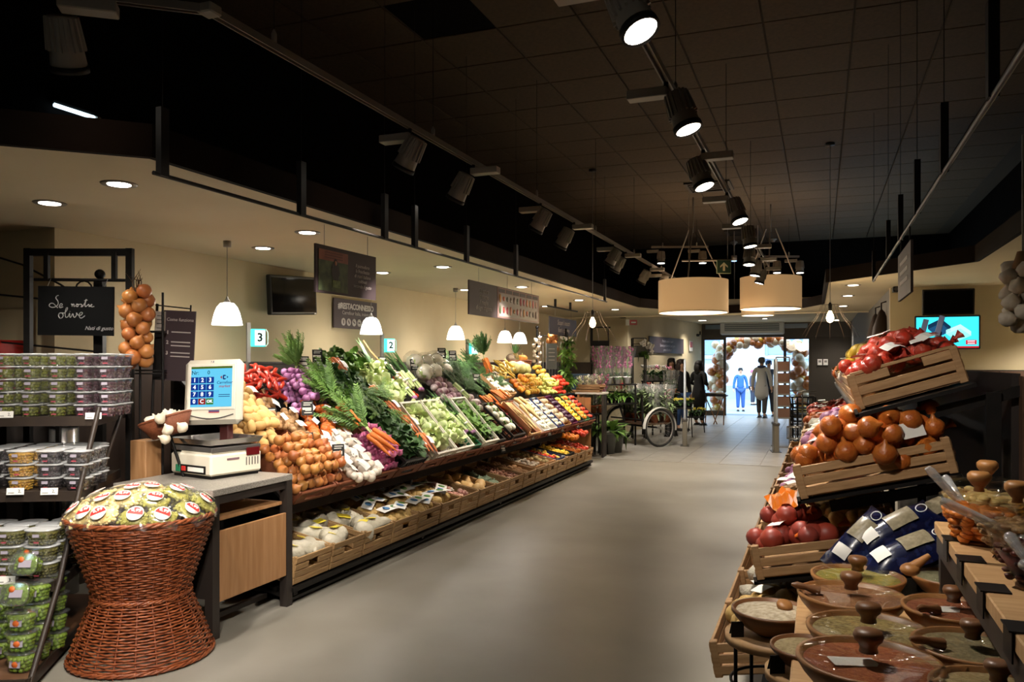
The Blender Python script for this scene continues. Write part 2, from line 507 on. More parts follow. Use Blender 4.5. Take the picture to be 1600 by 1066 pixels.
track('long grey light track above the central aisle', [(XR, -1.0, ZT), (XR, 12.25, ZT)], [(XR, y, ZT + .02) for y in (1.5, 4.2, 6.6, 9, 11.4)])

# one spotlight: adapter + driver box, stem, ribbed tapering head, lens
hp = MB()
hp.lathe([(.0, -.01), (.045, -.01), (.05, 0), (.052, .02), (.066, .17), (.07, .185), (.066, .187)], 20)
for k in range(16):
    a = 2 * math.pi * k / 16
    hp.box((0, 0, 0), (.018, .008, .12), M=Matrix.Rotation(a, 4, 'Z') @ Matrix.Translation((.058, 0, .055)) @ Matrix.Rotation(.1, 4, 'Y'))
ME_head = hp.mesh('spot_head', M_head)
ME_lens = MBX('lathe', [(.0, .178), (.061, .178), (.061, .19), (0, .19)], 20).mesh('lens', G_lens)
ME_ring = MBX('lathe', [(.061, .17), (.071, .17), (.071, .196), (.061, .196), (.061, .17)], 20).mesh('rim_ring', M_iron)
ME_box = MBX('box', (0, 0, -.05), (.2, .075, .045), bev=.004).mesh('driver_box', M_headb)
ME_stem = MBX('tube', [(0, 0, 0), (0, 0, -.06)], .012, 8).mesh('stem', M_iron)
def spotlight(x, y, aim, label, group, flip=1, energy=60, size=58, z=ZT, box=True, lens=ME_lens, rz=0.0, color=WARM):
    t = thing('track_spotlight', label, 'spotlight', (x, y, z - .018), group=group)
    put('stem', ME_stem, t)
    if box: put('driver_box', ME_box, t, (-flip * .09, 0, 0), (0, 0, rz))
    piv = Vector((flip * .05, 0, -.07))
    d = (Vector(aim) - (Vector((x, y, z)) + piv)).normalized()
    q = d.to_track_quat('Z', 'Y').to_euler()
    h = put('head', ME_head, t, piv, q)
    put('rim_ring', ME_ring, h); put('lens', lens, h)
    if energy:
        spot(Vector((x, y, z - .018)) + piv + d * .2, aim, energy, size, color=color)
    return t
ORD = ['first', 'second', 'third', 'fourth', 'fifth', 'sixth', 'seventh', 'eighth', 'ninth', 'tenth', 'eleventh', 'twelfth', 'thirteenth', 'fourteenth', 'fifteenth', 'sixteenth', 'seventeenth', 'eighteenth', 'nineteenth', 'twentieth', 'twenty-first', 'twenty-second', 'twenty-third', 'twenty-fourth']
# left track: aimed at the vegetables
for k, (d, fl_) in enumerate([(4.15, 1), (5.07, -1), (6.5, 1), (7.5, -1), (9.08, 1), (9.73, -1), (11.3, -1), (12.1, 1), (13.0, 1)]):
    spotlight(XL, d, (-3.66, d + .2, .7) if d < 12 else (-3.1, 14.6 + (d - 12), .9), f'{ORD[k]} grey spotlight counted along the track above the vegetables', 'spotlights over the vegetables', fl_, 115 if d < 8 else 155, 41)
spotlight(-2.643, 2.194, (-3.36, 3.22, .8), 'grey ribbed spotlight on the angled track near the hanging olive board', 'spotlights over the vegetables', -1, 110, 50, rz=.66)
# aisle track: aimed at the stand of netted onions
for k, (d, fl_, ax, ay, az, en) in enumerate([(.3, -1, -3.8, 3.5, .3, 190), (.9, -1, -3.36, 3.2, .7, 150), (1.5, 1, .15, 3.4, 1.0, 60), (2.75, 1, .3, 2.3, .9, 60), (3.92, 1, .0, 3.7, 1.0, 110), (5.25, -1, -.05, 4.9, .9, 110), (6.64, 1, .0, 6.2, .9, 75), (8.0, 1, -.3, 7.8, .5, 90), (9.5, -1, -.8, 9.0, 0, 70), (10.7, -1, -1.2, 10.4, 0, 70), (11.8, -1, -1.6, 11.6, 0, 70)]):
    spotlight(XR, d, (ax, ay, az), f'{ORD[k]} lit spotlight counted along the aisle track', 'spotlights over the aisle', fl_, en, 50)
# short cross tracks far down the hall
def short_track(c, L, ang, label, heads):
    a = Vector((c[0] - L / 2 * math.cos(ang), c[1] - L / 2 * math.sin(ang), c[2])); b = Vector(c) * 2 - a
    track(label, [tuple(a), tuple(b)], [tuple(a.lerp(b, .2) + Vector((0, 0, .02))), tuple(a.lerp(b, .8) + Vector((0, 0, .02)))])
    for j, u in enumerate(heads):
        p = a.lerp(b, u)
        spotlight(p.x, p.y, (p.x + .1, p.y - .3, .5), f'{"near" if j else "outer"} spotlight on the {label.split(" light")[0]} track', 'spotlights on short tracks', 1, 14, 70, z=p.z)
p1 = at_d(1062, 386, 13.4); short_track(tuple(p1), .95, PSI * .9, 'short dark light track above the pale drum lampshades', (.12, .85))
p2 = at_d(1209, 401, 13.3); short_track(tuple(p2), .85, PSI, 'short pale light track above the drum lampshade by the aisle', (.5, .95))

# recessed downlights
ME_dring = MBX('lathe', [(.058, -.004), (.085, -.006), (.09, 0), (.058, .0), (.058, -.004)], 20).mesh('downlight_ring', mat('downlight_grey', '#77726a', .4, metal=.4))
ME_dlens = MBX('lathe', [(0, -.007), (.056, -.007), (.058, -.002), (0, -.002)], 20).mesh('downlight_lens', G_down)
def downlight(x, y, z, label, group, e=30, size=120):
    t = thing('recessed_downlight', label, 'downlight', (x, y, z), group=group)
    put('ring', ME_dring, t); put('lens', ME_dlens, t)
    if e: spot((x, y, z - .02), (x, y, 0), e, size, color=WARM, blend=.8, radius=.06)
for k, (x, y) in enumerate([(-3.36, 3.07), (-3.37, 4.69), (-3.37, 6.84), (-3.37, 9.0), (-3.3, 11.2), (-3.3, 13.4)]):
    downlight(x, y, ZS, f'{ORD[k]} recessed downlight of the row by the soffit edge over the vegetables', 'soffit downlights', 30 if y < 10 else 70)
for k, (x, y) in enumerate([(-4.13, 3.29), (-4.16, 5.2), (-4.16, 7.06), (-4.17, 9.1), (-4.15, 12.2)]):
    downlight(x, y, ZS, f'{ORD[k]} recessed downlight of the row by the cream wall', 'soffit downlights', 30 if y < 10 else 60)
for k, (x, y) in enumerate([(.36, 10.2), (.35, 11.8), (.34, 13.9)]):
    downlight(x, y, ZS, f'{ORD[k]} recessed downlight in the soffit beside the black screens', 'soffit downlights', 45)
downlight(2.7, 9.9, ZS, 'unseen recessed downlight added in the soffit beyond the picture edge by the screens', 'soffit downlights', 240)  # out-of-view lamp added to brighten the cream wall round the screens
for k, (px, py) in enumerate([(1095, 501), (1195, 498), (1307, 500), (1305, 507)]):
    p = at_z(px, py, ZV); downlight(p.x, min(p.y, 23.2), ZV, f'{["", "", "", ""][k]}recessed downlight in the entrance ceiling, {["above the people", "above the doors", "nearer of two by the dark partition", "farther of two by the dark partition"][k]}', 'entrance downlights', 40)
for k, (x, y) in enumerate([(-3.45, 17.2), (-3.2, 19.6), (-2.95, 22.0)]): downlight(x, y, ZV, f'{ORD[k]} added recessed downlight along the flower wall of the entrance ceiling', 'entrance downlights', 60)  # extra lamps added to brighten the flower area and its wall

# hanging rails on flat bars, either side of the aisle
def hung_rail(label, x, y0, y1, posts):
    t = thing('hanging_rail', label, 'rail', (x, y0, 2.345), group='hanging sign rails')
    put('rail', MBX('tube', [(0, 0, 0), (0, y1 - y0, 0)], .0095, 8).mesh('rail', M_iron if x < 0 else mat('rail_grey', '#2a2624', .5)), t)
    for y in posts:
        b = put('bar', MBX('box', (0, y - y0, .14), (.03, .045, .29)).mesh('bar', M_iron), t)
        put('wire', MBX('tube', [(0, y - y0, .28), (0, y - y0, ZC - 2.345)], .0018, 4).mesh('wire', M_iron), b)
hung_rail('thin black rail hung in front of the cream soffit', -2.6, 2.55, 10.1, [at_x(px, 300, -2.6).y for px in (254, 471, 601, 648, 729, 806)] + [10.0])
hung_rail('thin dark rail hung over the netted onion stand', .48, 2.25, 8.5, [at_x(px, 300, .48).y for px in (1551, 1475, 1433, 1407, 1388)] + [8.4])
# small rail on the soffit near the grey sign
t = thing('ceiling_rail', 'short black rail fixed below the soffit near the grey sign', 'rail', (0, 0, 0))
a, b = at_z(855, 478, ZS - .12), at_z(902, 487, ZS - .12)
put('rail', MBX('tube', [a, b], .012, 6).mesh('rail', M_iron), t)
for u in (.25, .75):
    q = a.lerp(b, u); put('bar', MBX('box', (q.x, q.y, ZS - .06), (.03, .03, .13)).mesh('bar', M_iron), t)

# white glass pendants over the vegetables
G_pend = glow('pendant_glass', '#fffaf0', 2.6)
pm = MB(); pm.lathe([(.022, .17), (.05, .165), (.075, .135), (.093, .09), (.105, .04), (.112, .0), (.106, .0), (.09, .085), (.07, .13), (.02, .16)], 24)
ME_pend = pm.mesh('shade', G_pend)
ME_pcap = MBX('lathe', [(.024, .165), (.024, .18), (.012, .195), (.006, .215)], 12).mesh('socket', M_grey)
ME_pcan = MBX('lathe', [(.03, -.045), (.03, 0)], 12).mesh('canopy', M_grey)
for k, (px, D) in enumerate([(355, 4.81), (580, 6.9), (712, 8.88), (789, 10.5), (812, 11.15)]):
    p = at_y(px, 500, D)
    t = thing('pendant_lamp', ['white glass dome pendant lamp hanging above the touchscreen scale', 'white glass dome pendant lamp hanging in front of the hashtag sign', 'white glass dome pendant lamp hanging left of the fruit calendar sign', 'white glass dome pendant lamp, nearer of the close pair', 'white glass dome pendant lamp, farther of the close pair'][k], 'pendant lamp', (p.x, D, 1.835), group='dome pendants over the vegetables')
    s_ = put('shade', ME_pend, t); put('socket', ME_pcap, t)
    put('cord', MBX('tube', [(0, 0, .21), (0, 0, ZS - 1.835)], .003, 5).mesh('cord', M_grey), t)
    put('canopy', ME_pcan, t, (0, 0, ZS - 1.835))
    point((p.x, D, 1.80), 7, WARM, .08)

# big fabric drum lampshades near the entrance
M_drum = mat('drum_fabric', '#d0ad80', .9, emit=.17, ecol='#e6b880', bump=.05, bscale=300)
G_drum = glow('drum_diffuser', '#ffe9c8', 2.6)
def drum(px, py_b, Z, dia, h, label, e=28):
    p = at_d(px, py_b, Z); r = dia / 2
    t = thing('drum_lampshade', label, 'lampshade', tuple(p), group='fabric drum lampshades')
    mb = MB(); mb.lathe([(r, 0), (r, h)], 40); mb.f = mb.f[:40]; mb.m = mb.m[:40]; mb.sm = mb.sm[:40]
    mb.lathe([(r - .012, h), (r - .012, 0)], 40); mb.f = mb.f[:80]; mb.m = mb.m[:80]; mb.sm = mb.sm[:80]
    put('shade', mb.mesh('shade', M_drum), t)
    put('diffuser', MBX('lathe', [(0, -.001), (r - .014, -.001), (r - .014, .01), (0, .01)], 40).mesh('diffuser', G_drum), t)
    rb = MB(); rb.lathe([(r - .013, -.004), (r + .003, -.004), (r + .003, .012), (r - .013, .012), (r - .013, -.004)], 40)
    put('hem', rb.mesh('hem', mat('drum_hem', '#e2c69c', .8)), t)
    for a in (.5, 2.6, 4.7):
        put('hanging_strap', MBX('tube', [(r * .9 * math.cos(a), r * .9 * math.sin(a), h), (.08 * math.cos(a), .08 * math.sin(a), min(h + .75, ZC - p.z - .01))], .01, 6).mesh('strap', M_track), t)
    put('ceiling_rod', MBX('tube', [(0, 0, min(h + .7, ZC - p.z - .02)), (0, 0, ZC - p.z)], .012, 6).mesh('rod', M_track), t)
    point((p.x, p.y, p.z - .05), e, (1, .8, .58), .3)
drum(1083, 489, 11.6, 1.0, .47, 'wide pale fabric drum lampshade with straps beside the arrow sign')
drum(1204, 483, 12.1, .9, .48, 'pale fabric drum lampshade hanging at the end of the aisle track')
drum(1184, 493, 13.9, .56, .3, 'smaller pale drum lampshade behind the one at the aisle track', 12)

# bare bulb cage pendants
G_bulb = glow('bulb_glow', '#ffd9a0', 22.0)
M_wire = mat('cage_wire', '#3a2c22', .5)
def cage(px, py, x, y, label):
    p = at_y(px, py, y)
    t = thing('cage_pendant', label, 'pendant lamp', tuple(p), group='wire cage pendants')
    put('bulb', MBX('lathe', [(.0, -.075), (.028, -.06), (.04, -.025), (.034, .01), (.018, .045), (.014, .06)], 14).mesh('bulb', G_bulb), t)
    put('socket', MBX('lathe', [(.018, .055), (.02, .13), (.008, .15)], 10).mesh('socket', M_iron), t)
    for k in range(12):
        a = 2 * math.pi * k / 12
        put('cage_wire', MBX('tube', [(.02 * math.cos(a), .02 * math.sin(a), .13), (.09 * math.cos(a), .09 * math.sin(a), .125), (.14 * math.cos(a), .14 * math.sin(a), .0), (.25 * math.cos(a), .25 * math.sin(a), -.14), (.3 * math.cos(a), .3 * math.sin(a), -.24)], .0018, 4).mesh('cage_wire', M_wire), t)
    put('cord', MBX('tube', [(0, 0, .14), (0, 0, ZC - p.z)], .004, 5).mesh('cord', M_grey), t)
    put('canopy', MBX('lathe', [(.05, -.03), (.05, 0)], 12).mesh('canopy', M_iron), t, (0, 0, ZC - p.z))
    point((p.x, p.y, p.z - .12), 6, (1, .72, .42), .04)
cage(926, 503, -2.65, 9.6, 'bare glowing bulb in a wire cage above the flowers')
cage(1297, 494, .1, 9.4, 'bare glowing bulb in a wire cage above the netted onions')

# ceiling vents, detector, tube lamp, boxes
M_vent = mat('vent_brown', '#241c14', .7)
for (px, py, lab) in ((1108, 290, 'square air vent in the dark ceiling nearer the camera'), (1160, 362, 'square air vent in the dark ceiling near the drum lampshades')):
    p = at_z(px, py, ZC)
    t = thing('ceiling_vent', lab, 'vent', (p.x, p.y, ZC - .005), group='ceiling vents')
    fr = MB()
    for s_ in (-1, 1):
        fr.box((s_ * .28, 0, -.012), (.04, .6, .02)); fr.box((0, s_ * .28, -.012), (.52, .04, .02))
    put('frame', fr.mesh('frame', M_vent), t)
    for j in range(4): put('slat', MBX('box', (0, -.15 + j * .1, -.012), (.5, .05, .012), M=None).mesh('slat', M_vent), t, (0, 0, 0))
for (px, py, lab) in ((1157, 391, 'small white smoke detector on the dark ceiling near the arrow sign'), (1208, 372, 'small pale disc detector on the dark ceiling above the aisle track')):
    p = at_z(px, py, ZC); p.y = min(p.y, 16.3)
    t = thing('smoke_detector', lab, 'detector', (p.x, p.y, ZC - .01)); put('base', MBX('lathe', [(.05, 0), (.07, -.01), (.07, -.03)][::-1], 12).mesh('base', M_headb), t); put('sensor', MBX('lathe', [(.0, -.07), (.035, -.065), (.045, -.03)], 12).mesh('sensor', M_headb), t)
t = thing('tube_lamp', 'thin glowing strip lamp in the dark void above the olive stand', 'lamp')
a, b = at_x(85, 164, -3.9), at_x(147, 184, -3.9)
put('tube', MBX('tube', [a, b], .012, 6).mesh('tube', glow('tube_glow', '#cfeeff', 2.0)), t)
e = b + (b - a) * .05; put('end_cap', MBX('tube', [e, e + (b - a) * .1], .014, 6).mesh('end_cap', M_headb), t)
put('batten', MBX('tube', [a + Vector((-.02, 0, .03)), e + Vector((-.02, 0, .03))], .02, 4).mesh('batten', M_black), t)
# ================================================================== produce: shared meshes
def frame(o, v, u=None):
    """matrix with local x = along the row, y = up the slope, z = out of the slope"""
    v = Vector(v).normalized(); u = Vector(u or (0, 1, 0)); n = u.cross(v)
    m = Matrix((u, v, n)).transposed().to_4x4(); m.translation = Vector(o)
    return m
AL = math.radians(42)
SL = frame((-3.42, 0, .64), (-math.cos(AL), 0, math.sin(AL))) @ Matrix.Scale(1.069, 4)        # upper slope: (D, s, h)
LO = frame((-3.16, 0, .12), (-math.cos(.2), 0, math.sin(.2)))       # lower deck
def lm(x=0, y=0, z=0, rx=0, ry=0, rz=0, s=1.0): return mtx((x, y, z), (rx, ry, rz), s)
def inst(name, me, M, label=None, cat=None, group=None, parent=None):
    o = bpy.data.objects.new(name, me); o.matrix_basis = M; link(o, parent)
    return tag(o, label, cat, group)
def thingM(name, label, cat, M, group=None):
    o = bpy.data.objects.new(name, None); o.empty_display_size = .1; o.matrix_basis = M; link(o)
    return tag(o, label, cat, group)
HID = {}
def variants(key, n, fn):
    if key not in HID: HID[key] = [fn(i) for i in range(n)]
    return HID[key]

# colours
P_onion = mat('onion_skin', '#b97a42', .4, var=.16, hue=.012, c2='#a2602c', scale=14, stretch=(1, 1, .3))
P_red = mat('red_onion_skin', '#8d4a78', .35, var=.18, c2='#b987b8', scale=8, stretch=(1, 1, .3))
P_shal = mat('pink_shallot', '#c2477f', .4, var=.15, c2='#e08cb0', scale=20)
P_chili = mat('red_pepper_skin', '#b8321f', .3, var=.15, c2='#a02413', scale=6)
P_pot = mat('potato_skin', '#d6b070', .7, var=.12, c2='#c69a58', scale=12, bump=.1, bscale=60)
P_rpot = mat('red_potato_skin', '#a8564a', .6, var=.12, c2='#8f4237', scale=12)
P_spot = mat('brown_potato_skin', '#9b7248', .75, var=.15, c2='#7d5834', scale=14)
P_carrot = mat('carrot_orange', '#e07a2c', .5, var=.1, c2='#cc651c', scale=10, stretch=(1, 1, 6))
P_leafd = mat('dark_leaf', '#4a7036', .55, var=.2, c2='#2f5226', scale=9, sub=.0)
P_leafm = mat('mid_leaf', '#6f953e', .55, var=.2, c2='#4f742e', scale=9)
P_leafl = mat('pale_leaf', '#b9cf7e', .5, var=.08, c2='#93b257', scale=14)
P_lettuce = mat('lettuce_pale', '#e4ebba', .5, var=.06, c2='#c3d98a', scale=18)
P_stem = mat('pale_stem', '#cdd8a0', .5, c2='#b5c87c', scale=10)
P_white = mat('cream_white_veg', '#ece7d4', .55, var=.05, c2='#dcd4b8', scale=16)
P_garlic = mat('garlic_skin', '#e7ddca', .55, var=.06, c2='#cfbfa6', scale=16, stretch=(2, 2, .4))
P_lemon = mat('lemon_skin', '#eac33a', .4, var=.1, bump=.1, bscale=90)
P_orange = mat('orange_skin', '#e88a26', .45, var=.1, hue=.01, bump=.12, bscale=90)
P_apple = mat('yellow_apple', '#e3c24c', .3, var=.1, c2='#d99a3a', scale=5)
P_greenp = mat('green_pear', '#b9bf58', .4, var=.1, c2='#cfc870', scale=6)
P_redap = mat('red_apple', '#b42a22', .25, var=.15, c2='#c8542c', scale=5)
P_tom = mat('tomato_red', '#c4341e', .25, var=.1)
P_parsnip = mat('parsnip_skin', '#cdb27c', .6, var=.1, c2='#b99a62', scale=10)
P_kiwi = mat('kiwi_skin', '#7d6a42', .9, var=.1)
P_purp = mat('radicchio_purple', '#6b2440', .45, var=.15, c2='#e0cfd0', scale=7)
P_squash = mat('butternut_skin', '#d9b073', .5, var=.06)
P_gsquash = mat('green_squash_skin', '#56664a', .6, var=.1, c2='#76856a', scale=9)
P_chest = mat('chestnut_skin', '#7a4a34', .4, var=.2, c2='#9c6a50', scale=8)
P_melon = mat('melon_skin', '#d8d39a', .6, var=.05, c2='#bdb672', scale=20)
W_label = mat('paper_label', '#e9e6de', .6)
W_blue = mat('label_blue', '#4d82b4', .6); W_green = mat('label_green', '#5d8f45', .6); W_yel = mat('label_yellow', '#d8c23a', .5)
W_redp = mat('label_red', '#c22a24', .5)
C_film = clear('film', (.98, .98, .98), .04, .12, haze=.02, edge=.16)
N_org = mat('orange_net', '#d5702a', .5, var=.12, c2='#b8581c', scale=60)
N_brown = mat('brown_net', '#8d6a45', .6, var=.15, c2='#b08a5c', scale=50)
N_white = mat('white_net', '#e9dfd0', .6, var=.05, c2='#d8c6b4', scale=40)
N_red = mat('red_net', '#a8231f', .4, var=.2, c2='#c44a34', scale=30)
N_cloth = mat('white_cloth_bag', '#c4bdaa', .8, var=.08, c2='#a69e89', scale=14, bump=.8, bscale=26)
N_pot = mat('potato_net', '#c9a868', .6, var=.1, c2='#ab8a4e', scale=50)
N_pink = mat('pink_net', '#d98f86', .5, var=.1, c2='#c26a64', scale=40)

def m_onion(i):
    return MBX('lathe', [(.0, -.032), (.014, -.032), (.028, -.022), (.036, -.004), (.034, .012), (.022, .026), (.009, .034), (.005, .046), (0, .05)], 12).mesh('onion', P_onion)
def m_like(i, me, m, s=1.0):
    q = me.copy(); q.materials.clear(); q.materials.append(m); return q
def m_potato(m):
    return lambda i: MBX('ball', (0, 0, 0), (.042, .03, .027), 12, 8, amp=.22, freq=1.3, seed=i * 3.1 + 1).mesh('potato', m)
def m_round(m, r, fl=1.0):
    return lambda i: MBX('ball', (0, 0, 0), (r, r, r * fl), 12, 8, amp=.05, freq=1.2, seed=i + 2).mesh('fruit', m)
def m_pepper(i):
    mb = MB(); mb.tube([(-.06, 0, 0), (-.045, 0, .002), (0, .006 * (i - 1), .006), (.045, .004, .003), (.07, .0, 0), (.078, 0, 0)], [.006, .016, .017, .013, .006, .001], 8); return mb.mesh('pepper', P_chili)
def m_chest(i):
    return MBX('lathe', [(0, -.012), (.012, -.011), (.018, -.002), (.013, .008), (0, .017)], 8).mesh('chestnut', P_chest)
def lumpy(cs, rs, nu=20, nv=12, c0=(0, 0, 0), soft=.0):
    """the shape of a thin bag pulled over round things: outermost sphere along each ray"""
    mb = MB(); vv = []; fs = []
    c0 = Vector(c0)
    def ext(d):
        best = .012
        for c, r in zip(cs, rs):
            v = Vector(c) - c0; b = v.dot(d); q = b * b - v.length_squared + r * r
            if q > 0: best = max(best, b + math.sqrt(q))
            else: best = max(best, b * .75)
        return best
    for j in range(1, nv):
        th = math.pi * j / nv
        for k in range(nu):
            ph = 2 * math.pi * k / nu
            d = Vector((math.sin(th) * math.cos(ph), math.sin(th) * math.sin(ph), math.cos(th))); vv.append(c0 + d * ext(d))
    for d in (Vector((0, 0, 1)), Vector((0, 0, -1))): vv.append(c0 + d * ext(d))
    t, b = len(vv) - 2, len(vv) - 1
    for j in range(nv - 2):
        for k in range(nu):
            k2 = (k + 1) % nu; fs.append((j * nu + k, (j + 1) * nu + k, (j + 1) * nu + k2, j * nu + k2))
    for k in range(nu):
        k2 = (k + 1) % nu; fs.append((t, k, k2)); fs.append((b, (nv - 2) * nu + k2, (nv - 2) * nu + k))
    mb.add(vv, fs, 0, True)
    return mb
def bag_balls(n, L, W, r, seed):
    q = random.Random(seed); cs = []; rs = []
    for k in range(n):
        cs.append((q.uniform(-L, L), q.uniform(-W, W), q.uniform(0, r * .6))); rs.append(r * q.uniform(.85, 1.15))
    return cs, rs
def m_bag(m, n, L, W, r, sd=0):
    def f(i):
        cs, rs = bag_balls(n, L, W, r, sd + i * 13 + 5)
        if m is N_cloth or m is C_film: return lumpy(cs, rs, 22, 12).mesh('net_bag', m)
        mb = lumpy([(c[0] * .9, c[1] * .9, c[2] * .9) for c in cs], [q * .86 for q in rs], 18, 10)
        for c, q in zip(cs, rs): mb.ball(c, (q, q, q * .95), 10, 7)
        return mb.mesh('net_bag', m)
    return f
def m_tail(m):
    def f(i):
        mb = MB(); mb.lathe([(.004, 0), (.006, .015), (.015, .034)], 8, jit=lambda a, z: 1 + .35 * math.sin(3 * a + i)); mb.f.pop(); mb.f.pop(); mb.m = mb.m[:len(mb.f)]; mb.sm = mb.sm[:len(mb.f)]
        return mb.mesh('net_tail', m)
    return f
def leaf(mb, base, dirv, L, Wd, curl=.4, up=Vector((0, 0, 1)), mi=0, seg=3, fold=.25):
    d = Vector(dirv).normalized(); side = d.cross(up)
    if side.length < 1e-3: side = Vector((1, 0, 0))
    side.normalize(); nrm = side.cross(d)
    vv = []; fs = []
    p = Vector(base)
    for k in range(seg + 1):
        u = k / seg; wd = Wd * math.sin(math.pi * min(.97, .12 + .86 * u)) * .5
        a = curl * u
        q = p + (d * math.cos(a) - nrm * math.sin(a)) * (L * u)
        vv += [q - side * wd + nrm * wd * fold, q, q + side * wd + nrm * wd * fold]
    for k in range(seg):
        b = k * 3; fs += [(b, b + 1, b + 4, b + 3), (b + 1, b + 2, b + 5, b + 4)]
    mb.add(vv, fs, mi, True)
def m_leafbunch(m, n, L, Wd, spread, seed0=0, stem=None, flat=1.0):
    def f(i):
        q = random.Random(seed0 + i * 31); mb = MB()
        for k in range(n):
            a = q.uniform(0, 2 * math.pi); e = q.uniform(.25, 1.35)
            d = Vector((math.cos(a) * math.cos(e), math.sin(a) * math.cos(e), math.sin(e) * flat))
            b = Vector((q.uniform(-1, 1), q.uniform(-1, 1), q.uniform(-.2, .6))) * spread
            leaf(mb, b, d, L * q.uniform(.6, 1.2), Wd * q.uniform(.7, 1.2), q.uniform(.2, 1.4), seg=2)
        return mb.mesh('leaves', m)
    return f
def m_feather(m, n, L, seed0=0):
    """feathery fronds: stalks carrying many narrow leaflets (carrot tops, dill)"""
    def f(i):
        q = random.Random(seed0 + i * 17); mb = MB()
        for k in range(n):
            a = q.uniform(-.75, .75); e = q.uniform(-.15, .5)
            d = Vector((math.sin(a), math.cos(a), math.sin(e))).normalized()
            p0 = Vector((q.uniform(-.01, .01), 0, 0)); LL = L * q.uniform(.65, 1.1); cur = q.uniform(.0, .5)
            pts = [p0 + d * LL * u + Vector((0, 0, -cur * LL * u * u * .5)) for u in (0, .33, .66, 1)]
            mb.tube(pts, [.003, .0025, .002, .001], 3, caps=False)
            for j in range(14):
                u = .22 + .78 * j / 13; b = pts[0].lerp(pts[-1], u) + Vector((0, 0, cur * LL * .12 * math.sin(u * 3)))
                for sgn in (-1, 1):
                    dd = (d + Vector((math.cos(a) * sgn, -math.sin(a) * sgn, q.uniform(-.4, .5))) * .9)
                    leaf(mb, b, dd, LL * .19 * (1.2 - u * .7), .011, .5, seg=2)
        return mb.mesh('greens', m)
    return f
def m_lettuce(m):
    def f(i):
        q = random.Random(50 + i); mb = MB()
        mb.ball((0, 0, 0), (.07, .08, .06), 14, 9, amp=.35, freq=4.0, seed=i * 2.2)
        for k in range(22):
            a = q.uniform(0, 6.28); e = q.uniform(-.2, 1.2)
            b = Vector((math.cos(a) * .05, math.sin(a) * .055, q.uniform(-.02, .035)))
            leaf(mb, b, (math.cos(a) * math.cos(e), math.sin(a) * math.cos(e), math.sin(e)), q.uniform(.05, .08), .075, -.7, seg=3, fold=.5)
        return mb.mesh('lettuce', m)
    return f
def m_cauli(i):
    q = random.Random(i); cs = [(0, 0, 0)]; rs = [.062]
    for k in range(26):
        a = q.uniform(0, 6.28); e = q.uniform(0.1, 1.5)
        cs.append((.055 * math.cos(a) * math.cos(e), .055 * math.sin(a) * math.cos(e), .05 * math.sin(e))); rs.append(q.uniform(.016, .024))
    return lumpy(cs, rs, 28, 16).mesh('cauliflower', P_white)
def m_leaves_round(m, n, r, L):
    def f(i):
        q = random.Random(i + 9); mb = MB()
        for k in range(n):
            a = 6.283 * k / n + q.uniform(-.2, .2)
            leaf(mb, (math.cos(a) * r * .75, math.sin(a) * r * .75, -.03), (math.cos(a) * .5, math.sin(a) * .5, .8), L, .06, -.4, seg=3)
        return mb.mesh('outer_leaves', m)
    return f
def m_carrot(i):
    r = random.Random(i); L = .17; mb = MB()
    mb.tube([(0, 0, 0), (0, -.01, 0), (r.uniform(-.004, .004), -L * .4, .003), (r.uniform(-.006, .006), -L * .8, 0), (0, -L, 0)], [.008, .0165, .0145, .008, .0015], 9)
    return mb.mesh('carrot', P_carrot)
def m_leekgreen(i):
    q = random.Random(i); mb = MB()
    for k in range(12):
        a = q.uniform(-.22, .22); leaf(mb, (q.uniform(-.015, .015), .2, q.uniform(-.008, .02)), (math.sin(a), math.cos(a), q.uniform(-.05, .18)), q.uniform(.24, .36), .03, q.uniform(-.1, .35), seg=3)
    return mb.mesh('leek_greens', P_leafd)
def m_leekwhite(i):
    mb = MB()
    for dx, dz in ((-.02, 0), (.005, .004), (.025, 0), (-.008, .02), (.015, .02)):
        mb.tube([(dx, 0, dz), (dx, .02, dz), (dx * .8, .22, dz)], [.008, .0115, .011], 7)
    return mb.mesh('leek_shanks', P_stem)
ONION = m_onion(0)
V_on = [ONION]; V_rd = [m_like(0, ONION, P_red)]; V_sh = [m_like(0, ONION, P_shal)]
V_ga = [MBX('lathe', [(0, -.022), (.012, -.022), (.026, -.008), (.025, .006), (.012, .02), (.005, .027), (.004, .034), (0, .035)], 12, jit=lambda a, z: 1 + .07 * math.cos(6 * a)).mesh('garlic', P_garlic)]
V_pt = [m_potato(P_pot)(i) for i in range(3)]; V_rp = [m_potato(P_rpot)(i) for i in range(3)]; V_sp = [m_potato(P_spot)(i) for i in range(3)]
V_pep = [m_pepper(i) for i in range(3)]
V_le = [m_lettuce(P_lettuce)(i) for i in range(3)]; V_lg = [m_lettuce(P_leafm)(i + 5) for i in range(2)]
V_car = [m_carrot(i) for i in range(3)]
V_lem = [MBX('lathe', [(0, -.04), (.006, -.036), (.02, -.024), (.027, 0), (.02, .024), (.006, .036), (0, .042)], 10).mesh('lemon', P_lemon)]
V_org = [m_round(P_orange, .036, .95)(i) for i in range(2)]; V_yap = [m_round(P_apple, .037, .9)(i) for i in range(2)]
V_tom = [m_round(P_tom, .03, .85)(i) for i in range(2)]; V_rap = [m_round(P_redap, .036, .92)(i) for i in range(2)]
V_kiw = [m_round(P_kiwi, .026, 1.25)(i) for i in range(2)]
V_pear = [MBX('lathe', [(0, -.04), (.018, -.038), (.033, -.018), (.03, .008), (.017, .034), (.012, .05), (.004, .056), (0, .056)], 12).mesh('pear', P_greenp)]
V_mus = [MBX('lathe', [(.0, -.02), (.009, -.02), (.008, -.002), (.02, -.004), (.024, .004), (.017, .016), (0, .021)], 12).mesh('mushroom', P_white)]
V_chs = [m_chest(0)]
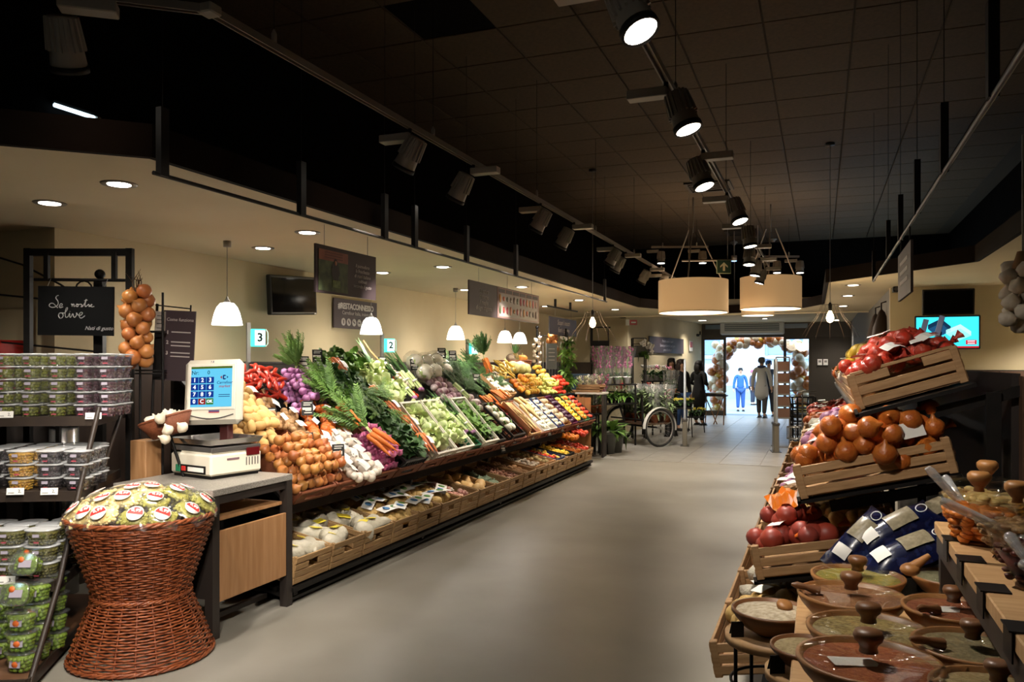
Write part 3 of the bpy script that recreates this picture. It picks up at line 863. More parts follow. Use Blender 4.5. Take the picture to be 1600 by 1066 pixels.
V_cau = [m_cauli(i) for i in range(2)]; V_caul = [m_leaves_round(P_leafl, 6, .07, .06)(0)]
V_rad = [m_round(P_purp, .045, .9)(i) for i in range(2)]
V_par = [m_like(0, c, P_parsnip) for c in V_car]
V_squ = [MBX('lathe', [(0, -.1), (.03, -.098), (.055, -.07), (.056, -.035), (.038, .0), (.033, .05), (.03, .085), (.012, .1), (.008, .112), (0, .112)], 14).mesh('butternut_squash', P_squash)]
V_gsq = [MBX('lathe', [(0, -.05), (.04, -.05), (.075, -.02), (.075, .02), (.04, .045), (.01, .045), (.008, .065), (0, .065)], 20, jit=lambda a, z: 1 + .06 * math.cos(9 * a)).mesh('green_squash', P_gsquash)]
V_kale = [m_leafbunch(P_leafd, 85, .075, .055, .055, 3)(i) for i in range(3)]
V_herb = [m_leafbunch(P_leafm, 70, .08, .05, .05, 40)(i) for i in range(3)]
V_dill = [m_feather(P_leafd, 22, .26, 90)(i) for i in range(3)]
V_top = [m_feather(P_leafm, 16, .27, 60)(i) for i in range(3)]
V_lkg = [m_leekgreen(i) for i in range(3)]; V_lkw = [m_leekwhite(0)]

def pile(F_, kind, vs_, D0, D1, s0, s1, nu, nv, h, label, cat, group, layers=1, rot='any', scale=(.92, 1.08), jit=.3, lean=0.0):
    """single items laid in staggered rows on a slope; every item its own object"""
    for ly in range(layers):
        a, b = nu - ly, nv - ly
        if a < 1 or b < 1: break
        for j in range(b):
            for i in range(a):
                du, dv = (D1 - D0) / nu, (s1 - s0) / nv
                x = D0 + du * (i + .5 + ly * .5 + (.25 if j % 2 else -.05)) + U(-jit, jit) * du * .5
                y = s0 + dv * (j + .5 + ly * .5) + U(-jit, jit) * dv * .5
                z = h + ly * h * 1.35 + U(-.1, .1) * h
                if rot == 'any': r = (U(-.5, .5), U(-.5, .5), U(0, 6.28))
                elif rot == 'wild': r = (U(0, 6.28), U(0, 6.28), U(0, 6.28))
                elif rot == 'flat': r = (U(-.15, .15), U(-.15, .15), U(0, 6.28))
                elif rot == 'down': r = (U(-.1, .1) + lean, U(-.12, .12), U(-.25, .25))
                else: r = rot
                inst(kind, rnd.choice(vs_), F_ @ lm(x, y, z, *r, s=U(*scale)), label, cat, group)
# bags: body, label patch, tail
ME_patch = MB().add([(x * .035 + .0, y * .028, .004 * (1 - x * x)) for y in (-1, 0, 1) for x in (-1, -.5, 0, .5, 1)], [(j * 5 + i, j * 5 + i + 1, j * 5 + i + 6, j * 5 + i + 5) for j in range(2) for i in range(4)]).mesh('label_patch', W_label)
def bagpile(F_, kind, vs_, tails, spots, h, label, cat, group, top=.06, lab=True, patch=None, sc_=(1, 1), rz=(-.4, .4), tail_at=(.0, .09, .02), lies=None):
    for (x, y) in spots:
        s = U(*sc_)
        M = F_ @ lm(x, y, h, U(-.12, .12), U(-.12, .12), U(*rz), s)
        t = thingM(kind, label, cat, M, group)
        put('net' if 'net' in kind else 'wrap', rnd.choice(vs_), t)
        if tails: put('tied_end', rnd.choice(tails), t, tail_at, (-1.3, 0, U(-.3, .3)))
        if lab: put('paper_label', patch or ME_patch, t, (U(-.02, .02), U(-.03, .03), top), (U(-.15, .15), U(-.15, .15), U(-.5, .5)))
def grid(D0, D1, s0, s1, nu, nv, j=.25):
    du, dv = (D1 - D0) / nu, (s1 - s0) / nv
    return [(D0 + du * (i + .5 + U(-j, j)), s0 + dv * (k + .5 + U(-j, j))) for k in range(nv) for i in range(nu)]
T_org = [m_tail(N_org)(0)]; T_brn = [m_tail(N_brown)(0)]; T_wht = [m_tail(N_white)(0)]; T_red = [m_tail(N_red)(0)]; T_cl = [m_tail(N_cloth)(0)]; T_pt = [m_tail(N_pot)(0)]
B_org = [m_bag(N_org, 9, .075, .055, .036)(i) for i in range(3)]
B_brn = [m_bag(N_brown, 16, .07, .06, .026)(i) for i in range(3)]
B_gar = [m_bag(N_white, 5, .06, .03, .028)(i) for i in range(3)]
B_red = [m_bag(N_red, 9, .08, .06, .038)(i) for i in range(3)]
B_wht = [m_bag(N_white, 10, .08, .06, .035)(i) for i in range(3)]
B_pnk = [m_bag(N_pink, 8, .07, .055, .036)(i) for i in range(3)]
B_pot = [m_bag(N_pot, 12, .085, .07, .038)(i) for i in range(3)]
B_clo = [m_bag(N_cloth, 7, .115, .035, .04)(i) for i in range(3)]
B_rsh = [m_bag(mat('rose_net', '#9c5a50', .5, var=.2, c2='#c9a08c', scale=18), 12, .06, .06, .026)(i) for i in range(2)]
def m_onions(m, n, L, W, r, sd):
    def f(i):
        q = random.Random(sd + i); mb = MB(); cs = []
        for k in range(n):
            c = (q.uniform(-L, L), q.uniform(-W, W), q.uniform(0, r * .9)); s_ = r / .036 * q.uniform(.88, 1.12)
            R = Euler((q.uniform(-1.5, 1.5), q.uniform(-1.5, 1.5), 0)).to_matrix().to_4x4(); cs.append(c)
            mb.lathe([(0, -.034 * s_), (.016 * s_, -.032 * s_), (.03 * s_, -.02 * s_), (.036 * s_, 0), (.032 * s_, .016 * s_), (.018 * s_, .03 * s_), (.006 * s_, .038 * s_), (0, .046 * s_)], 12, M=Matrix.Translation(c) @ R)
        return mb.mesh('onions_in_net', m)
    return f
M_rednet = mat('red_net_onion', '#a04630', .3, var=.2, c2='#b8301f', scale=22, bump=.2, bscale=140)
M_orgnet = mat('orange_net_onion', '#c0702c', .3, var=.15, c2='#a65420', scale=20, bump=.2, bscale=140)
M_pnknet = mat('pink_net_onion', '#c9806c', .35, var=.15, c2='#b05a4a', scale=20, bump=.2, bscale=140)
B_red = [m_onions(M_rednet, 16, .09, .062, .030, 300)(i) for i in range(3)]; B_pnk = [m_onions(M_pnknet, 10, .075, .055, .036, 330)(i) for i in range(3)]
B_orgr = [m_onions(M_orgnet, 10, .08, .06, .036, 360)(i) for i in range(3)]
B_film = [m_bag(C_film, 6, .05, .08, .03)(i) for i in range(2)]

def carrot_bunch(M, label, n=6, tops=V_top, gs=1.0):
    t = thingM('carrot_bunch', label, 'carrots', M, 'bunches of carrots')
    for k in range(n):
        put('carrot', rnd.choice(V_car), t, (U(-.035, .035), U(-.01, .02), .012 + .018 * (k % 3)), (U(-.12, .05), 0, U(-.32, .32)), U(.9, 1.1))
    stem = MB()
    for k in range(7): stem.tube([(U(-.02, .02), -.005, .02), (U(-.015, .015), .06, .035), (U(-.05, .05), .16, .05)], .0035, 4, caps=False)
    put('stalks', stem.mesh('stalks', P_stem), t)
    put('greens', rnd.choice(tops), t, (0, .06, .03), (.15, .0, U(-.15, .15)), gs)
    put('greens', rnd.choice(tops), t, (.01, .05, .04), (.0, .9, U(-.3, .3)), gs)
    put('greens', rnd.choice(tops), t, (-.01, .05, .04), (.0, -.9, U(-.3, .3)), gs * .9)
    return t
def leek_bunch(M, label, purple=False):
    t = thingM('leek_bunch', label, 'leeks', M, 'bunches of leeks and spring onions')
    put('greens', rnd.choice(V_lkg), t); put('shanks', V_lkw[0], t)
    if purple:
        for k in range(5): put('bulb', MBX('ball', (0, 0, 0), (.014, .02, .014), 8, 6).mesh('bulb', P_red), t, (-.03 + .015 * k, -.01, .006 + .01 * (k % 2)))
    put('band', MBX('lathe', [(.034, -.008), (.034, .008)], 14).mesh('band', W_label), t, (0, .1, .008), (math.pi / 2, 0, 0), (1, .8, 1))
    return t
def film_carrots(M, label):
    t = thingM('carrot_bag', label, 'bag of carrots', M, 'film bags of carrots')
    for k in range(5): put('carrot', rnd.choice(V_car), t, (-.04 + .02 * k, .08, .014 + .012 * (k % 2)), (0, 0, U(-.08, .08)))
    f = MB(); f.ball((0, 0, .018), (.062, .105, .027), 16, 9, amp=.12, freq=3, seed=U(0, 9)); put('film', f.mesh('film', C_film), t)
    put('paper_label', ME_patch, t, (.02, .0, .046), (0, 0, 1.45), (1.0, .8, 1))
    return t

# crates: plastic lattice crate (white or black)
def lattice_crate(M, label, m, Wd=.36, Ld=.55, Hh=.13, group='plastic crates', nb=9):
    t = thingM('plastic_crate', label, 'crate', M, group)
    put('base', MBX('box', (0, Ld / 2, .006), (Wd, Ld, .012)).mesh('base', m), t)
    for nm, a, ln, rz in (('end_wall', (0, 0), Wd, 0), ('end_wall', (0, Ld), Wd, 0), ('side_wall', (-Wd / 2, Ld / 2), Ld, math.pi / 2), ('side_wall', (Wd / 2, Ld / 2), Ld, math.pi / 2)):
        mb = MB(); mb.box((0, 0, Hh - .012), (ln, .018, .024)); mb.box((0, 0, .012), (ln, .014, .024)); mb.box((0, 0, Hh * .52), (ln, .01, .012))
        for k in range(nb + 1): mb.box((-ln / 2 + ln * k / nb, 0, Hh / 2), (.01 if 0 < k < nb else .024, .012, Hh))
        put(nm, mb.mesh(nm, m), t, (a[0], a[1], 0), (0, 0, rz))
    return t
def tray(M, label, m, Wd=.3, Ld=.4, Hh=.09, group='cardboard fruit trays', m2=None):
    t = thingM('cardboard_tray', label, 'tray', M, group)
    put('base', MBX('box', (0, Ld / 2, .004), (Wd, Ld, .008)).mesh('base', m2 or m), t)
    for nm, c, d in (('end_panel', (0, 0), (Wd, .008)), ('end_panel', (0, Ld), (Wd, .008)), ('side_panel', (-Wd / 2, Ld / 2), (.008, Ld)), ('side_panel', (Wd / 2, Ld / 2), (.008, Ld))):
        put(nm, MBX('box', (c[0], c[1], Hh / 2), (d[0], d[1], Hh)).mesh(nm, m), t)
    return t
M_wplas = mat('white_plastic', '#cfc9ba', .5); M_bplas = mat('black_plastic', '#1a1919', .45); M_card = mat('cardboard', '#b98d60', .8, c2='#a87c50', scale=5)
M_cnavy = mat('navy_print_card', '#263a6e', .5, c2='#d6dbe4', scale=9, lo=.55, hi=.6); M_cpurp = mat('purple_print_card', '#6b2355', .5); M_cgrn = mat('green_print_card', '#2f6b3e', .5, c2='#d9d9c8', scale=8, lo=.58, hi=.62)
M_cwhite = mat('white_card', '#ddd8cc', .6); M_cblack = mat('black_print_card', '#1d1c22', .5); M_kraft = mat('kraft_paper', '#d5a97c', .8)

# ================================================================== the long vegetable bench
M_rust = mat('rust_wicker', '#84482a', .65, var=.1, c2='#653317', scale=30, stretch=(1, 6, 6), bump=.3, bscale=60)
M_oak = mat('oak_slat', '#a5845a', .6, var=.12, c2='#8c6c45', scale=9, stretch=(1, 10, 10))
M_oakv = mat('wood_panel_warm', '#a9764a', .5, c2='#966539', scale=5, stretch=(8, 8, .7))
D0B, D1B = 4.22, 11.36
bn = thing('produce_bench', 'long two-tier vegetable bench with dark frame along the cream wall', 'display stand', (-3.6, D0B, 0))
bo = Vector((-3.6, D0B, 0)); LB = D1B - D0B
def bp(nm, c, d, m, rot=(0, 0, 0)): return put(nm, MBX('box', (0, 0, 0), d).mesh(nm, m), bn, c, rot)
bp('lower_deck', (.12, LB / 2, .10), (.66, LB, .02), M_iron, (0, .2, 0))
bp('front_rail', (.45, LB / 2, .095), (.03, LB, .03), M_iron)
LU0, LU1 = 4.49 - D0B, 12.15 - D0B; LUm = (LU0 + LU1) / 2
bp('upper_deck', (-.30, LUm, 1.03), (1.30, LU1 - LU0, .02), M_iron, (0, AL, 0))
bp('back_panel', (-.80, LUm, .74), (.03, LU1 - LU0, 1.46), M_iron)
bp('price_rail', (.225, LUm, .545), (.02, LU1 - LU0, .06), M_fascia)
for k in range(5):
    y = LB * k / 4 * .985 + .04
    bp('upright', (-.4, y + .27, .5), (.05, .04, 1.0), M_iron); bp('foot_beam', (.1, y, .075), (.7, .04, .04), M_iron); bp('bracket', (-.1, y + .27, .55), (.6, .03, .06), M_iron, (0, .2, 0))
ME_wheel = MBX('tube', [(0, -.012, 0), (0, .012, 0)], .032, 12).mesh('wheel', M_bplas); ME_fork = MBX('box', (0, 0, .03), (.03, .04, .05)).mesh('fork', M_grey)
for k in range(8):
    y = .08 + (LB - .16) * k / 7
    c = put('caster', ME_fork, bn, (.38, y, .03)); put('wheel', ME_wheel, c, (0, 0, .003))
ep = bp('end_panel', (-.1, LU1 + .012, .55), (.62, .02, .9), M_oakv)

# lower row: crates of wooden slats with hand holes
CW = .42
def slat_crate(M, label, group, Wd=.405, Ld=.58, Hh=.185, m=M_oak, ns=4, hole=True, flare=0.0):
    t = thingM('slatted_crate', label, 'crate', M, group)
    key = ('crate', Wd, Ld, Hh, m.name, ns, hole)
    if key not in HID:
        hs = Hh / ns
        sl = MBX('box', (0, 0, 0), (Wd - .012, .012, hs * .82), bev=.002).mesh('slat', m)
        half = MBX('box', (0, 0, 0), ((Wd - .012) * .36, .012, hs * .82), bev=.002).mesh('slat', m)
        sd = MBX('box', (0, 0, 0), (.012, Ld - .02, hs * .82), bev=.002).mesh('slat', m)
        ps = MBX('box', (0, 0, Hh / 2), (.022, .022, Hh + .004), bev=.002).mesh('corner_post', m)
        bs = MBX('box', (0, Ld / 2, .005), (Wd - .02, Ld - .02, .01)).mesh('base', m)
        HID[key] = (sl, half, sd, ps, bs, hs)
    sl, half, sd, ps, bs, hs = HID[key]
    put('base', bs, t)
    for k in range(ns):
        z = hs * (k + .5)
        if hole and k == ns - 2:
            w2 = (Wd - .012) * .32
            put('slat', half, t, (-w2, 0, z)); put('slat', half, t, (w2, 0, z))
        else: put('slat', sl, t, (0, 0, z))
        put('slat', sl, t, (0, Ld, z))
        put('slat', sd, t, (-Wd / 2 + .01, Ld / 2, z)); put('slat', sd, t, (Wd / 2 - .01, Ld / 2, z))
    for x in (-1, 1):
        for y in (.012, Ld - .012): put('corner_post', ps, t, (x * (Wd / 2 - .014), y, 0))
    return t
LOWTXT = ['the white cloth bags nearest the counter', 'white cloth bags, second from the counter', 'white cloth bags, third from the counter', 'the netted potatoes beside the cloth bags', 'netted potatoes under white labels', 'the far netted potatoes', 'the netted shallots', 'butternut squash', 'green squash', 'chestnuts', 'brown potatoes', 'mushrooms', 'empty cardboard', 'red fruit and yellow apples', 'yellow fruit trays', 'oranges and apples', 'red apples at the far end']
for k in range(17):
    slat_crate(LO @ lm(D0B + .21 + k * CW, .0, .0), f'oak slatted crate on the lower shelf holding {LOWTXT[k]}', 'lower shelf crates')
# lower contents
Lh = .06
def lowx(k, a, b): return D0B + CW * k + a * CW, D0B + CW * k + b * CW
sp = []
for k in range(3):
    x0, x1 = lowx(k, .1, .95); sp += [(x0 + .11, .12), (x1 - .09, .16), (x0 + .12, .30), (x1 - .08, .36), (x0 + .1, .47)]
ME_ylab = MB().add([(x * .035, y * .022, .003) for y in (-1, 1) for x in (-1, 1)], [(0, 1, 3, 2)]).mesh('yellow_label', W_yel)
for kk in range(3): bagpile(LO, 'white_cloth_bag', B_clo, T_cl, sp[kk * 5:kk * 5 + 5], .13, f'cream cloth bag with yellow label in the {ORD[kk]} lower crate from the counter', 'bag', 'cloth bags on the lower shelf', lab=True, patch=ME_ylab, sc_=(1.3, 1.5), rz=(-1.0, 1.0), top=.05, tail_at=(.1, 0, .02))
sp = []
for k in (3, 4, 5):
    x0, x1 = lowx(k, .1, .95); sp += [(x0 + .12, .14), (x1 - .08, .15), (x0 + .12, .33), (x1 - .08, .35), (x0 + .15, .5)]
wl = MB(); wl.add([(x * .12, y * .04, .012 * (1 - x * x)) for y in (-1, 1) for x in (-1, -.5, 0, .5, 1)], [(i, i + 1, i + 6, i + 5) for i in range(4)])
for (cx, m_) in ((-.06, 1), (.02, 2)): wl.lathe([(0, .0), (.026, .0), (.026, .001), (0, .0012)], 10, m_, M=Matrix.Translation((cx, 0, .0125)), sx=1, sy=1)
ME_wlab = wl.mesh('wide_label', W_label, W_blue, W_green)
for kk in range(3): bagpile(LO, 'potato_net', B_pot, T_pt, sp[kk * 5:kk * 5 + 5], .14, f'net of potatoes with wide white label in the {ORD[kk + 3]} lower crate from the counter', 'potato net', 'potato nets on the lower shelf', lab=True, patch=ME_wlab, sc_=(1.15, 1.3), rz=(-.3, .3), top=.07)
x0, x1 = lowx(6, .1, .9)
bagpile(LO, 'shallot_net', B_rsh, T_wht, grid(x0, x1, .06, .5, 2, 3, .15), .13, 'net of rosy shallots on the lower shelf beside the potatoes', 'shallot net', 'shallot nets on the lower shelf', lab=False)
x0, x1 = lowx(7, .1, .95); pile(LO, 'butternut_squash', V_squ, x0, x1, .05, .52, 3, 3, .12, 'pale butternut squash in a lower shelf crate', 'squash', 'butternut squash', rot='wild', scale=(.9, 1.1))
x0, x1 = lowx(8, .12, .95); pile(LO, 'green_squash', V_gsq, x0, x1, .05, .5, 2, 3, .11, 'ribbed green squash in a lower shelf crate', 'squash', 'green squash', rot='flat')
x0, x1 = lowx(9, .1, .95); pile(LO, 'chestnut', V_chs, x0, x1, .05, .5, 10, 11, .14, 'small brown chestnut loose in a lower shelf crate', 'chestnut', 'chestnuts', rot='wild', scale=(1.1, 1.4))
x0, x1 = lowx(10, .1, .95); pile(LO, 'brown_potato', V_sp, x0, x1, .05, .5, 4, 5, .13, 'brown sweet potato in a lower shelf crate', 'potato', 'sweet potatoes', rot='any', scale=(1.1, 1.4))
x0, x1 = lowx(11, .1, .95); tray(LO @ lm((x0 + x1) / 2, .04, .12), 'low cardboard tray of dark mushrooms on the lower shelf', M_card, .36, .5, .07)
pile(LO, 'mushroom', [m_like(0, V_mus[0], mat('dark_mushroom', '#8d7d68', .7, var=.2))], x0 + .03, x1 - .03, .08, .5, 6, 7, .16, 'grey brown mushroom in the cardboard tray on the lower shelf', 'mushroom', 'dark mushrooms', rot='flat', scale=(1.1, 1.4))
x0, x1 = lowx(12, .1, .95); tray(LO @ lm((x0 + x1) / 2, .04, .12), 'low cardboard tray of kiwis on the lower shelf', M_card, .36, .5, .07)
pile(LO, 'kiwi', V_kiw, x0 + .02, x1 - .02, .08, .5, 5, 6, .155, 'brown kiwi in a cardboard tray on the lower shelf', 'kiwi', 'kiwis')
x0, x1 = lowx(13, .1, .95); tray(LO @ lm((x0 + x1) / 2, .04, .12), 'navy printed tray of red fruit and yellow apples on the lower shelf', M_cnavy, .36, .5, .07)
pile(LO, 'red_apple', V_rap, x0 + .02, x0 + .2, .08, .5, 2, 6, .165, 'small red apple beside the yellow apples on the lower shelf', 'apple', 'red apples in the navy tray', scale=(.75, .9))
pile(LO, 'yellow_apple', V_yap, x0 + .2, x1 - .02, .08, .5, 2, 6, .165, 'small yellow apple beside the red apples on the lower shelf', 'apple', 'yellow apples in the navy tray', scale=(.75, .9))
x0, x1 = lowx(14, .1, .95); tray(LO @ lm((x0 + x1) / 2, .04, .12), 'black printed tray of lemons on the lower shelf', M_cblack, .36, .5, .08)
pile(LO, 'lemon', V_lem, x0 + .02, x1 - .02, .08, .5, 5, 6, .17, 'yellow lemon in a black tray on the lower shelf', 'lemon', 'lower shelf lemons', rot='wild')
x0, x1 = lowx(15, .1, .95); pile(LO, 'orange', V_org, x0, x1, .06, .5, 5, 6, .15, 'orange in the crate near the far end of the lower shelf', 'orange', 'lower shelf oranges', layers=2)
x0, x1 = lowx(16, .1, .95); pile(LO, 'red_apple', V_rap, x0, x1, .06, .5, 5, 6, .16, 'red apple in the last crate of the lower shelf', 'apple', 'lower shelf red apples', layers=2)

# upper row: rust wicker trays along the front edge
def wicker_tray(M, label):
    t = thingM('wicker_tray', label, 'tray', M, 'wicker trays on the upper shelf')
    if 'wtray' not in HID:
        W_, L_, H_ = .41, .56, .1
        f1 = MB(); f1.box((0, 0, .015), (W_ - .02, .012, .03)); f1.box((0, 0, .078), (W_ - .02, .012, .026)); f1.box((-.15, 0, .047), (.1, .012, .036)); f1.box((.15, 0, .047), (.1, .012, .036))
        rim = MB(); rim.tube([(-W_ / 2 + .01, 0, H_), (W_ / 2 - .01, 0, H_)], .011, 6); rim.tube([(-W_ / 2 + .01, 0, H_), (-W_ / 2 + .01, L_, H_)], .009, 6); rim.tube([(W_ / 2 - .01, 0, H_), (W_ / 2 - .01, L_, H_)], .009, 6)
        sd = MB(); sd.box((-W_ / 2 + .008, L_ / 2, .05), (.01, L_, .1)); sd.box((W_ / 2 - .008, L_ / 2, .05), (.01, L_, .1)); sd.box((0, L_, .05), (W_, .01, .1))
        HID['wtray'] = (f1.mesh('front', M_rust), rim.mesh('rim', M_rust), sd.mesh('sides', M_rust), MBX('box', (0, L_ / 2, .004), (W_ - .02, L_, .008)).mesh('base', M_rust))
    for nm, me in zip(('front', 'rim', 'sides', 'base'), HID['wtray']): put(nm, me, t)
for k in range(17):
    wicker_tray(SL @ lm(D0B + .21 + k * CW, -.07, -.02), f'rust brown wicker tray, {ORD[k]} along the upper shelf front from the counter')
gU = 'upper shelf produce'
pile(SL, 'golden_onion', V_on, 4.2, 4.74, -.05, .36, 7, 6, .085, 'golden onion in the front wicker tray beside the counter', 'onion', 'golden onions by the counter', layers=2)
pile(SL, 'potato', V_pt, 4.12, 4.50, .42, .92, 5, 8, .07, 'pale yellow potato in the heap behind the weighing scale', 'potato', 'loose potatoes behind the scale', layers=2, scale=(1.0, 1.3))
pile(SL, 'potato', V_pt, 4.24, 4.42, .34, .46, 2, 2, .1, 'pale yellow potato between the onions and the weighing scale', 'potato', 'loose potatoes by the onions', scale=(1.0, 1.3))
bagpile(SL, 'small_potato_net', B_brn, T_brn, [(4.70, .42), (4.60, .55), (4.62, .70), (4.50, .82), (4.45, .95), (4.74, .56)], .1, 'brown net of small potatoes between the onions and the red peppers', 'potato net', 'brown potato nets', sc_=(1.0, 1.15))
bagpile(SL, 'onion_net', B_org, T_org, [(4.86, .44), (4.96, .58), (5.08, .44), (5.16, .58), (5.24, .40), (4.98, .36)], .11, 'orange net of onions behind the white garlic bags', 'onion net', 'orange onion nets', sc_=(.85, 1.0))
bagpile(SL, 'garlic_net', B_gar, T_wht, grid(4.78, 5.22, -.06, .34, 3, 5, .12), .1, 'white net of garlic bulbs in the upper shelf front', 'garlic net', 'white garlic nets', sc_=(1.1, 1.25), top=.038, rz=(1.2, 1.9))
pile(SL, 'pink_shallot', V_sh, 5.24, 5.5, -.05, .34, 5, 8, .09, 'bright pink shallot at the front of the upper shelf', 'shallot', 'pink shallots', layers=2, scale=(.62, .8))
pile(SL, 'red_pepper', V_pep, 4.5, 4.92, .78, 1.05, 5, 6, .08, 'long red pepper in the heap behind the potato nets', 'pepper', 'long red peppers', rot='flat', layers=2, scale=(.9, 1.1))
pile(SL, 'red_onion', V_rd, 4.9, 5.32, .62, 1.02, 6, 7, .08, 'purple onion in the heap below the carrot greens', 'onion', 'purple onions', layers=2, scale=(.75, .95))
carrot_bunch(SL @ lm(5.2, 1.0, .12, .62, 0, .2, 1.25), 'bunch of carrots with tall greens standing against the dark wainscot', 8, gs=.72)
carrot_bunch(SL @ lm(5.2, .52, .2, -.05, .0, .12, 1.3), 'bunch of carrots lying above the onion nets', 5, gs=1.0)
carrot_bunch(SL @ lm(5.27, .2, .2, -.05, .0, .2, 1.4), 'bunch of carrots hanging over the pink shallots', 5, gs=.95)
# kale in black crates
lattice_crate(SL @ lm(5.72, -.06, .0), 'black crate full of curly kale on the upper shelf', M_bplas, .37, .58, .16)
def leafy(D0, D1, s0, s1, nu, nv, h, vs_, kind, label, cat, group, sc_=(.9, 1.2)):
    for (x, y) in grid(D0, D1, s0, s1, nu, nv, .2):
        inst(kind, rnd.choice(vs_), SL @ lm(x, y, h + U(-.01, .02), U(-.3, .3), U(-.3, .3), U(0, 6.28), U(*sc_)), label, cat, group)
leafy(5.56, 5.9, .0, .58, 3, 6, .15, V_kale, 'kale_bunch', 'dark green curly kale bunch in the black crate', 'kale', 'kale in the black crate')
leafy(5.45, 5.95, .6, 1.0, 4, 4, .13, V_kale, 'parsley_bunch', 'dark green parsley bunch heaped behind the kale crate', 'parsley', 'parsley behind the kale', (1.0, 1.3))
leafy(5.62, 5.95, .35, .75, 2, 2, .2, V_top, 'dill_bunch', 'feathery green herb bunch lying between kale and lettuce', 'herb', 'feathery herbs', (.8, .95))
for k, (x, y) in enumerate(((5.8, 1.02), (5.98, .66), (6.02, .5), (6.06, .28), (6.02, .06))):
    film_carrots(SL @ lm(x, y, .16, .0, 0, U(-.2, .5), 1.25), f'film bag of carrots, {ORD[k]} from the top beside the lettuce')
# lettuce in white crates
for k, x in enumerate((6.26, 6.65)):
    lattice_crate(SL @ lm(x, -.05, .02, .12), f'white plastic lattice crate of pale lettuce, {["nearer", "farther"][k]} of the two', M_wplas, .36, .56, .15)
    pile(SL, 'lettuce_head', V_le, x - .15, x + .15, .03, .5, 2, 4, .13, f'pale frilly lettuce head in the {["nearer", "farther"][k]} white crate', 'lettuce', f'lettuce in the {["nearer", "farther"][k]} white crate', scale=(1.0, 1.2))
pile(SL, 'lettuce_head', V_le, 6.0, 6.5, .58, 1.1, 3, 4, .1, 'pale lettuce head heaped above the white crates', 'lettuce', 'lettuce above the crates', scale=(1.0, 1.25))
pile(SL, 'chard_head', V_lg, 5.75, 6.3, 1.0, 1.25, 5, 2, .1, 'green leafy chard head along the back of the shelf', 'chard', 'chard at the back', scale=(1.0, 1.25))
for k, (x, y, rz, pu) in enumerate(((6.6, .62, .05, True), (6.88, .72, -.1, True), (6.95, .12, .12, True), (7.08, .10, .0, True), (6.3, .86, -.3, False), (6.75, .74, -.2, False))):
    leek_bunch(SL @ lm(x, y, .15, .05, 0, rz, 1.0), ['spring onion bunch with purple bulbs above the white crates', 'spring onion bunch beside the tomatoes', 'long leek bunch with purple ends beside the far lettuce crate', 'leek bunch lying beside the green crate of herbs', 'leek bunch standing at the back among the chard', 'dark leek bunch at the back beside the cauliflowers'][k], pu)
pile(SL, 'tomato', V_tom, 6.72, 6.84, .66, .98, 2, 6, .1, 'red tomato in the row below the leek greens', 'tomato', 'tomatoes', scale=(.8, 1))
t = thingM('garlic_braid', 'braid of garlic hanging at the back beside the leeks', 'garlic', SL @ lm(6.62, .95, .15))
put('stalk', MBX('tube', [(0, .1, 0), (-.03, .3, .02), (-.05, .42, .05)], .009, 6).mesh('stalk', mat('dry_stalk', '#8d6a42', .8)), t)
for k in range(9): put('garlic_bulb', V_ga[0], t, (U(-.025, .025), .1 - .035 * k, .02 + U(0, .02)), (U(0, 6), U(0, 6), 0), U(.9, 1.1))
# green crate of herbs, white crate of salad
lattice_crate(SL @ lm(6.98, -.05, .01), 'green plastic crate of herbs and leeks', mat('green_plastic', '#1f6b4a', .4), .2, .52, .12, nb=5)
leafy(6.9, 7.06, .02, .42, 1, 4, .11, V_herb, 'herb_bunch', 'bright green herb bunch in the green crate', 'herb', 'herbs in the green crate')
lattice_crate(SL @ lm(7.28, -.05, .02, .1), 'white plastic lattice crate of green salad beside the green crate', M_wplas, .34, .56, .15)
leafy(7.16, 7.4, .05, .5, 2, 4, .12, V_herb, 'salad_bunch', 'green salad bunch in the white crate', 'salad', 'salad in the white crate')
for (x, y), s_ in zip(grid(7.25, 8.0, .92, 1.22, 3, 2, .1), range(9)):
    t = thingM('cauliflower', 'cauliflower wrapped in clear film at the back of the shelf', 'cauliflower', SL @ lm(x, y, .12, U(.1, .6), U(-.3, .3), U(-.4, .4), 1.35), 'wrapped cauliflowers')
    put('head', rnd.choice(V_cau), t); put('outer_leaves', V_caul[0], t); put('film', MBX('ball', (0, 0, .0), (.095, .095, .085), 14, 9, amp=.12, freq=3, seed=s_).mesh('film', C_film), t)
pile(SL, 'radicchio', V_rad, 7.3, 7.75, .6, .92, 4, 4, .09, 'purple and white radicchio below the cauliflowers', 'radicchio', 'radicchio')
lattice_crate(SL @ lm(7.6, -.05, .0), 'black crate of mixed greens beside the white salad crate', M_bplas, .26, .56, .12)
leafy(7.5, 7.7, .05, .5, 2, 3, .1, V_herb, 'salad_bunch', 'green salad bunch in the black crate', 'salad', 'salad in the black crate')
pile(SL, 'turnip', [m_like(0, V_rad[0], mat('turnip_skin', '#e6dfd2', .5, var=.05, c2='#a05a86', scale=5))], 7.8, 8.0, .4, .62, 2, 3, .1, 'white turnip with purple shoulder beside the spring greens', 'turnip', 'turnips')
leek_bunch(SL @ lm(7.75, .55, .14, 0, 0, .1), 'leek bunch above the turnips', False)
leafy(7.95, 9.0, .66, 1.22, 6, 4, .1, V_dill, 'dill_bunch', 'dark feathery fennel bunch in the broad heap at the back', 'fennel greens', 'fennel greens at the back', (.8, 1.05))
carrot_bunch(SL @ lm(8.98, 1.1, .2, .5, 0, .1, 1.15), 'bunch of carrots hanging among the dark fennel greens', 7, V_dill, .9)
pile(SL, 'carrot', V_car, 8.15, 8.5, .42, .66, 6, 2, .1, 'loose carrot in the small heap below the fennel greens', 'carrot', 'loose carrots', rot='down', lean=-.1, layers=2)
